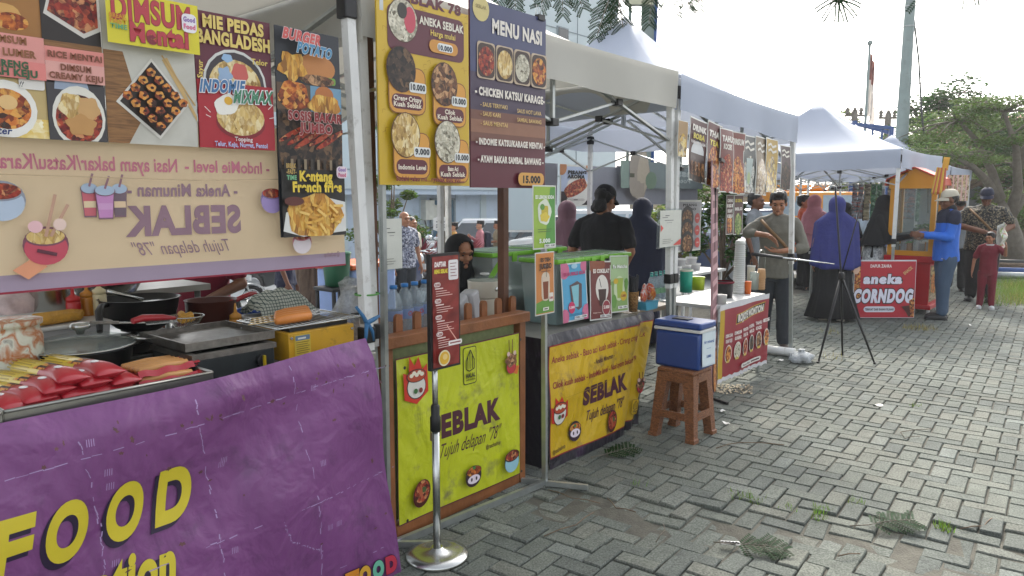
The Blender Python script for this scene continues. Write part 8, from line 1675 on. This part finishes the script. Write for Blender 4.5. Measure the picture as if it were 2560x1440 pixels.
for x in (-.5, .5):
    for y in (-.26, .26): b = MB(); b.box((x, y, zt_ / 2 - .02), (.035, .035, zt_ - .04), 'alu'); b.build('leg', r)
b = MB(); b.lathe([(.2, 0), (.21, .02), (.21, .22), (.22, .23), (.2, .23), (.19, .03), (0, .03)], 'steel', 28); b.build('steel_pot', loc=(q.x - .05, q.y, gz(q.y) + zt_), label='wide steel pot on the table behind the blue veil', cat='pot')
q = D(2003, 620, 10.8); pot('steel_pot', 'deep steel pot beside the blue veil at the left', 2003, 605, S(2003, 605, 5).y, .17, .3, 'steel', 'pot', .7); q = S(2003, 605, 5.0)
r = thing('stall_table', 'low dark table under the deep steel pot', 'table', (q.x, q.y, gz(q.y))); b = MB(); b.box((0, 0, .67), (.7, .6, .04), 'table_top'); b.build('tabletop', r)
for x in (-.3, .3):
    for y in (-.25, .25): b = MB(); b.box((x, y, .32), (.035, .035, .65), 'alu'); b.build('leg', r)
# ================================================================ things lying on the ground
def ground_frond(px, py, ang, ln, lb):
    q = G(px, py, .012); b = MB(); i = b.mi('leaf_frond'); frond(b, i, 0, (-cos(ang) * ln / 2, -sin(ang) * ln / 2, .01), (cos(ang), sin(ang), .15), ln, (-.15, -.15, .95), 8, px, .45, .2, .015); b.tube([(-cos(ang) * (ln / 2 + .08), -sin(ang) * (ln / 2 + .08) + .02, .004), (-cos(ang) * ln / 2, -sin(ang) * ln / 2, .01)], .003, 'bark_grey', 5)
    b.build('fallen_frond', loc=q, label=lb, cat='leaf', group='fallen fronds on the paving')
ground_frond(1895, 1372, radians(-65), .2, 'dark green frond beside the silver blister strip'); ground_frond(2225, 1312, radians(-40), .23, 'bushy green frond with a bent pale stalk near the sunken pavers'); ground_frond(1545, 1133, radians(-20), .22, 'green frond lying at the foot of the yellow seblak banner')
for k, (pts, lb) in enumerate((([(1370, 1224), (1430, 1245), (1500, 1258)], 'dark twig at the foot of the aluminium stand'), ([(1518, 1245), (1540, 1270), (1590, 1280)], 'curved twig beside the sunken pavers'), ([(1658, 1310), (1662, 1325), (1640, 1355)], 'pale bent stalk on the paving, nearest the wooden cart'), ([(1360, 1340), (1440, 1312), (1485, 1280)], 'long dark twig curving across the front pavers'), ([(1790, 1120), (1850, 1106), (1960, 1112)], 'thin arched twig near the brown stool'), ([(2330, 1072), (2250, 1080), (2262, 1096), (2300, 1090)], 'looped pale twig in the middle of the paving'), ([(2480, 1295), (2460, 1315), (2400, 1322)], 'thin twig lying at the right of the sunken pavers'), ([(2095, 1390), (2150, 1384)], 'short dark leaf stalk below the bushy frond'))):
    P_ = [G(x, y, .008) for x, y in pts]; o = P_[0]; sm = [p - o for p in P_]; sm2 = [sm[0]]
    for a, c in zip(sm, sm[1:]): sm2 += [a.lerp(c, .5) + Vector((0, 0, .006)), c]
    b = MB(); b.tube(sm2, .003, 'bark_grey' if 'pale' in lb else 'bark', 5); b.build('twig', loc=o, label=lb, cat='twig', group='twigs on the paving')
q = G(1826, 1357, .012); b = MB(); b.box((0, 0, 0), (.085, .035, .002), mat('foil_grey', '#8d8f90', .5, .4), Matrix.Rotation(-1.0, 4, 'Z'))
for k in range(5): b.ell(Matrix.Rotation(-1.0, 3, 'Z') @ Vector((-.032 + .016 * k, 0, .002)), (.006, .011, .004), 'dark_glass', 8)
b.build('blister_strip', loc=q, label='silver blister strip beside the dark frond on the pavers', cat='litter')
for k, (px, py, lb) in enumerate(((1805, 1027, 'white paper scrap under the brown stool'), (1815, 1057, 'white paper scrap just right of the brown stool'), (2195, 1012, 'tiny white scrap on the paving centre'), (1950, 900, 'pale scrap in front of the wonton stall'), (2426, 812, 'white scrap on the far paving'))):
    q = G(px, py, .01); b = MB(); b.grid(lambda u, v: ((u - .5) * .07, (v - .5) * .03, .006 * sin(u * 5 + v * 3)), 4, 2, 'plastic_white'); b.build('paper_scrap', loc=q, rz=k * .9, label=lb, cat='litter', group='scraps on the paving')
rng = random.Random(9)
def tuft(b, i, x, y, n, hh, rad, z=0):
    for _ in range(n):
        a, q = rng.uniform(0, 6.28), rad * rng.random() ** .5; px, py = x + q * cos(a), y + q * sin(a); l = hh * rng.uniform(.4, 1); ax = rng.uniform(0, 6.28); lx, ly = cos(ax) * l * .5, sin(ax) * l * .5; wx, wy = -sin(ax) * .003, cos(ax) * .003
        b.face([b.v((px - wx, py - wy, z)), b.v((px + wx, py + wy, z)), b.v((px + lx, py + ly, z + l))], i)
leafmat('grass_green', '#6f8a3c', .4); leafmat('grass_dry', '#9a8f5a', .4)
b = MB(); i, j = b.mi('grass_green'), b.mi('grass_dry')
for px, py, n in ((1870, 1246, 40), (1890, 1252, 30), (2052, 1274, 40), (2050, 1290, 30), (2140, 1258, 30), (2360, 1318, 60), (1838, 1240, 24), (2290, 822, 90), (2310, 822, 60), (2070, 832, 40), (2098, 898, 16), (2285, 1012, 20), (1593, 1217, 20), (1968, 1270, 14)): q = G(px, py); tuft(b, i if py > 1000 else j, q.x, q.y, n, .05 if py > 1000 else .09, .05 if py > 1000 else .16, -.01)
b.build('joint_weeds', label='weeds growing in the paving joints', kind='stuff')
b = MB(); i, j = b.mi('grass_green'), b.mi('grass_dry')
for k in range(150):
    q = G(rng.uniform(2500, 2700), rng.uniform(708, 765)); tuft(b, i if rng.random() < .75 else j, q.x, q.y, 34, .22, .3)
for k in range(110):
    q = G(rng.uniform(2380, 2720), rng.uniform(618, 655)); tuft(b, i if rng.random() < .6 else j, q.x, q.y, 26, .3, .7, -.03)
b.build('grass', label='grass patch along the right edge of the paving', kind='stuff')
for k, (px0, px1, py, c, lb) in enumerate(((2485, 2640, 688, 'alu', 'long grey pipe lying in the grass, nearest of the pile'), (2480, 2650, 676, 'blue_steel', 'dark blue pipe in the pile at the right edge'), (2490, 2650, 664, 'bark', 'brown pole in the pile at the right edge'), (2470, 2650, 655, 'wire', 'dark beam at the back of the pipe pile'))):
    a, c_ = G(px0, py, .08), G(px1, py + 4, .08); b = MB(); b.cyl((0, 0, 0), c_ - a, .07, c, 10); b.build('pipe', loc=a, label=lb, cat='pipe', group='pipes piled by the grass')
b = MB(); i = b.mi(mat('chip', '#b3a68c', .8)); 
for k in range(160):
    q = G(rng.uniform(1790, 1880), rng.uniform(962, 985), .004); a = rng.uniform(0, 6.28); l = .016; b.face([b.v((q.x + l * cos(a + t), q.y + l * .6 * sin(a + t), q.z + .002 * t)) for t in (0, 1.6, 3.1, 4.7)], i)
b.build('wood_chips', label='pale wood chips scattered under the wonton stall', kind='stuff')
# ================================================================ thin afternoon haze
m = bpy.data.materials.new('haze_air'); m.use_nodes = True; n, l = m.node_tree.nodes, m.node_tree.links; n.remove(n['Principled BSDF'])
v = n.new('ShaderNodeVolumePrincipled'); v.inputs['Color'].default_value = (.93, .95, .96, 1); v.inputs['Density'].default_value = .0013; v.inputs['Anisotropy'].default_value = .2; l.new(v.outputs[0], n['Material Output'].inputs['Volume']); MATS['haze_air'] = m
b = MB(); b.box((40, 30, 9), (140, 120, 22), 'haze_air'); o = b.build('haze', kind='stuff', label='thin pale haze in the air')
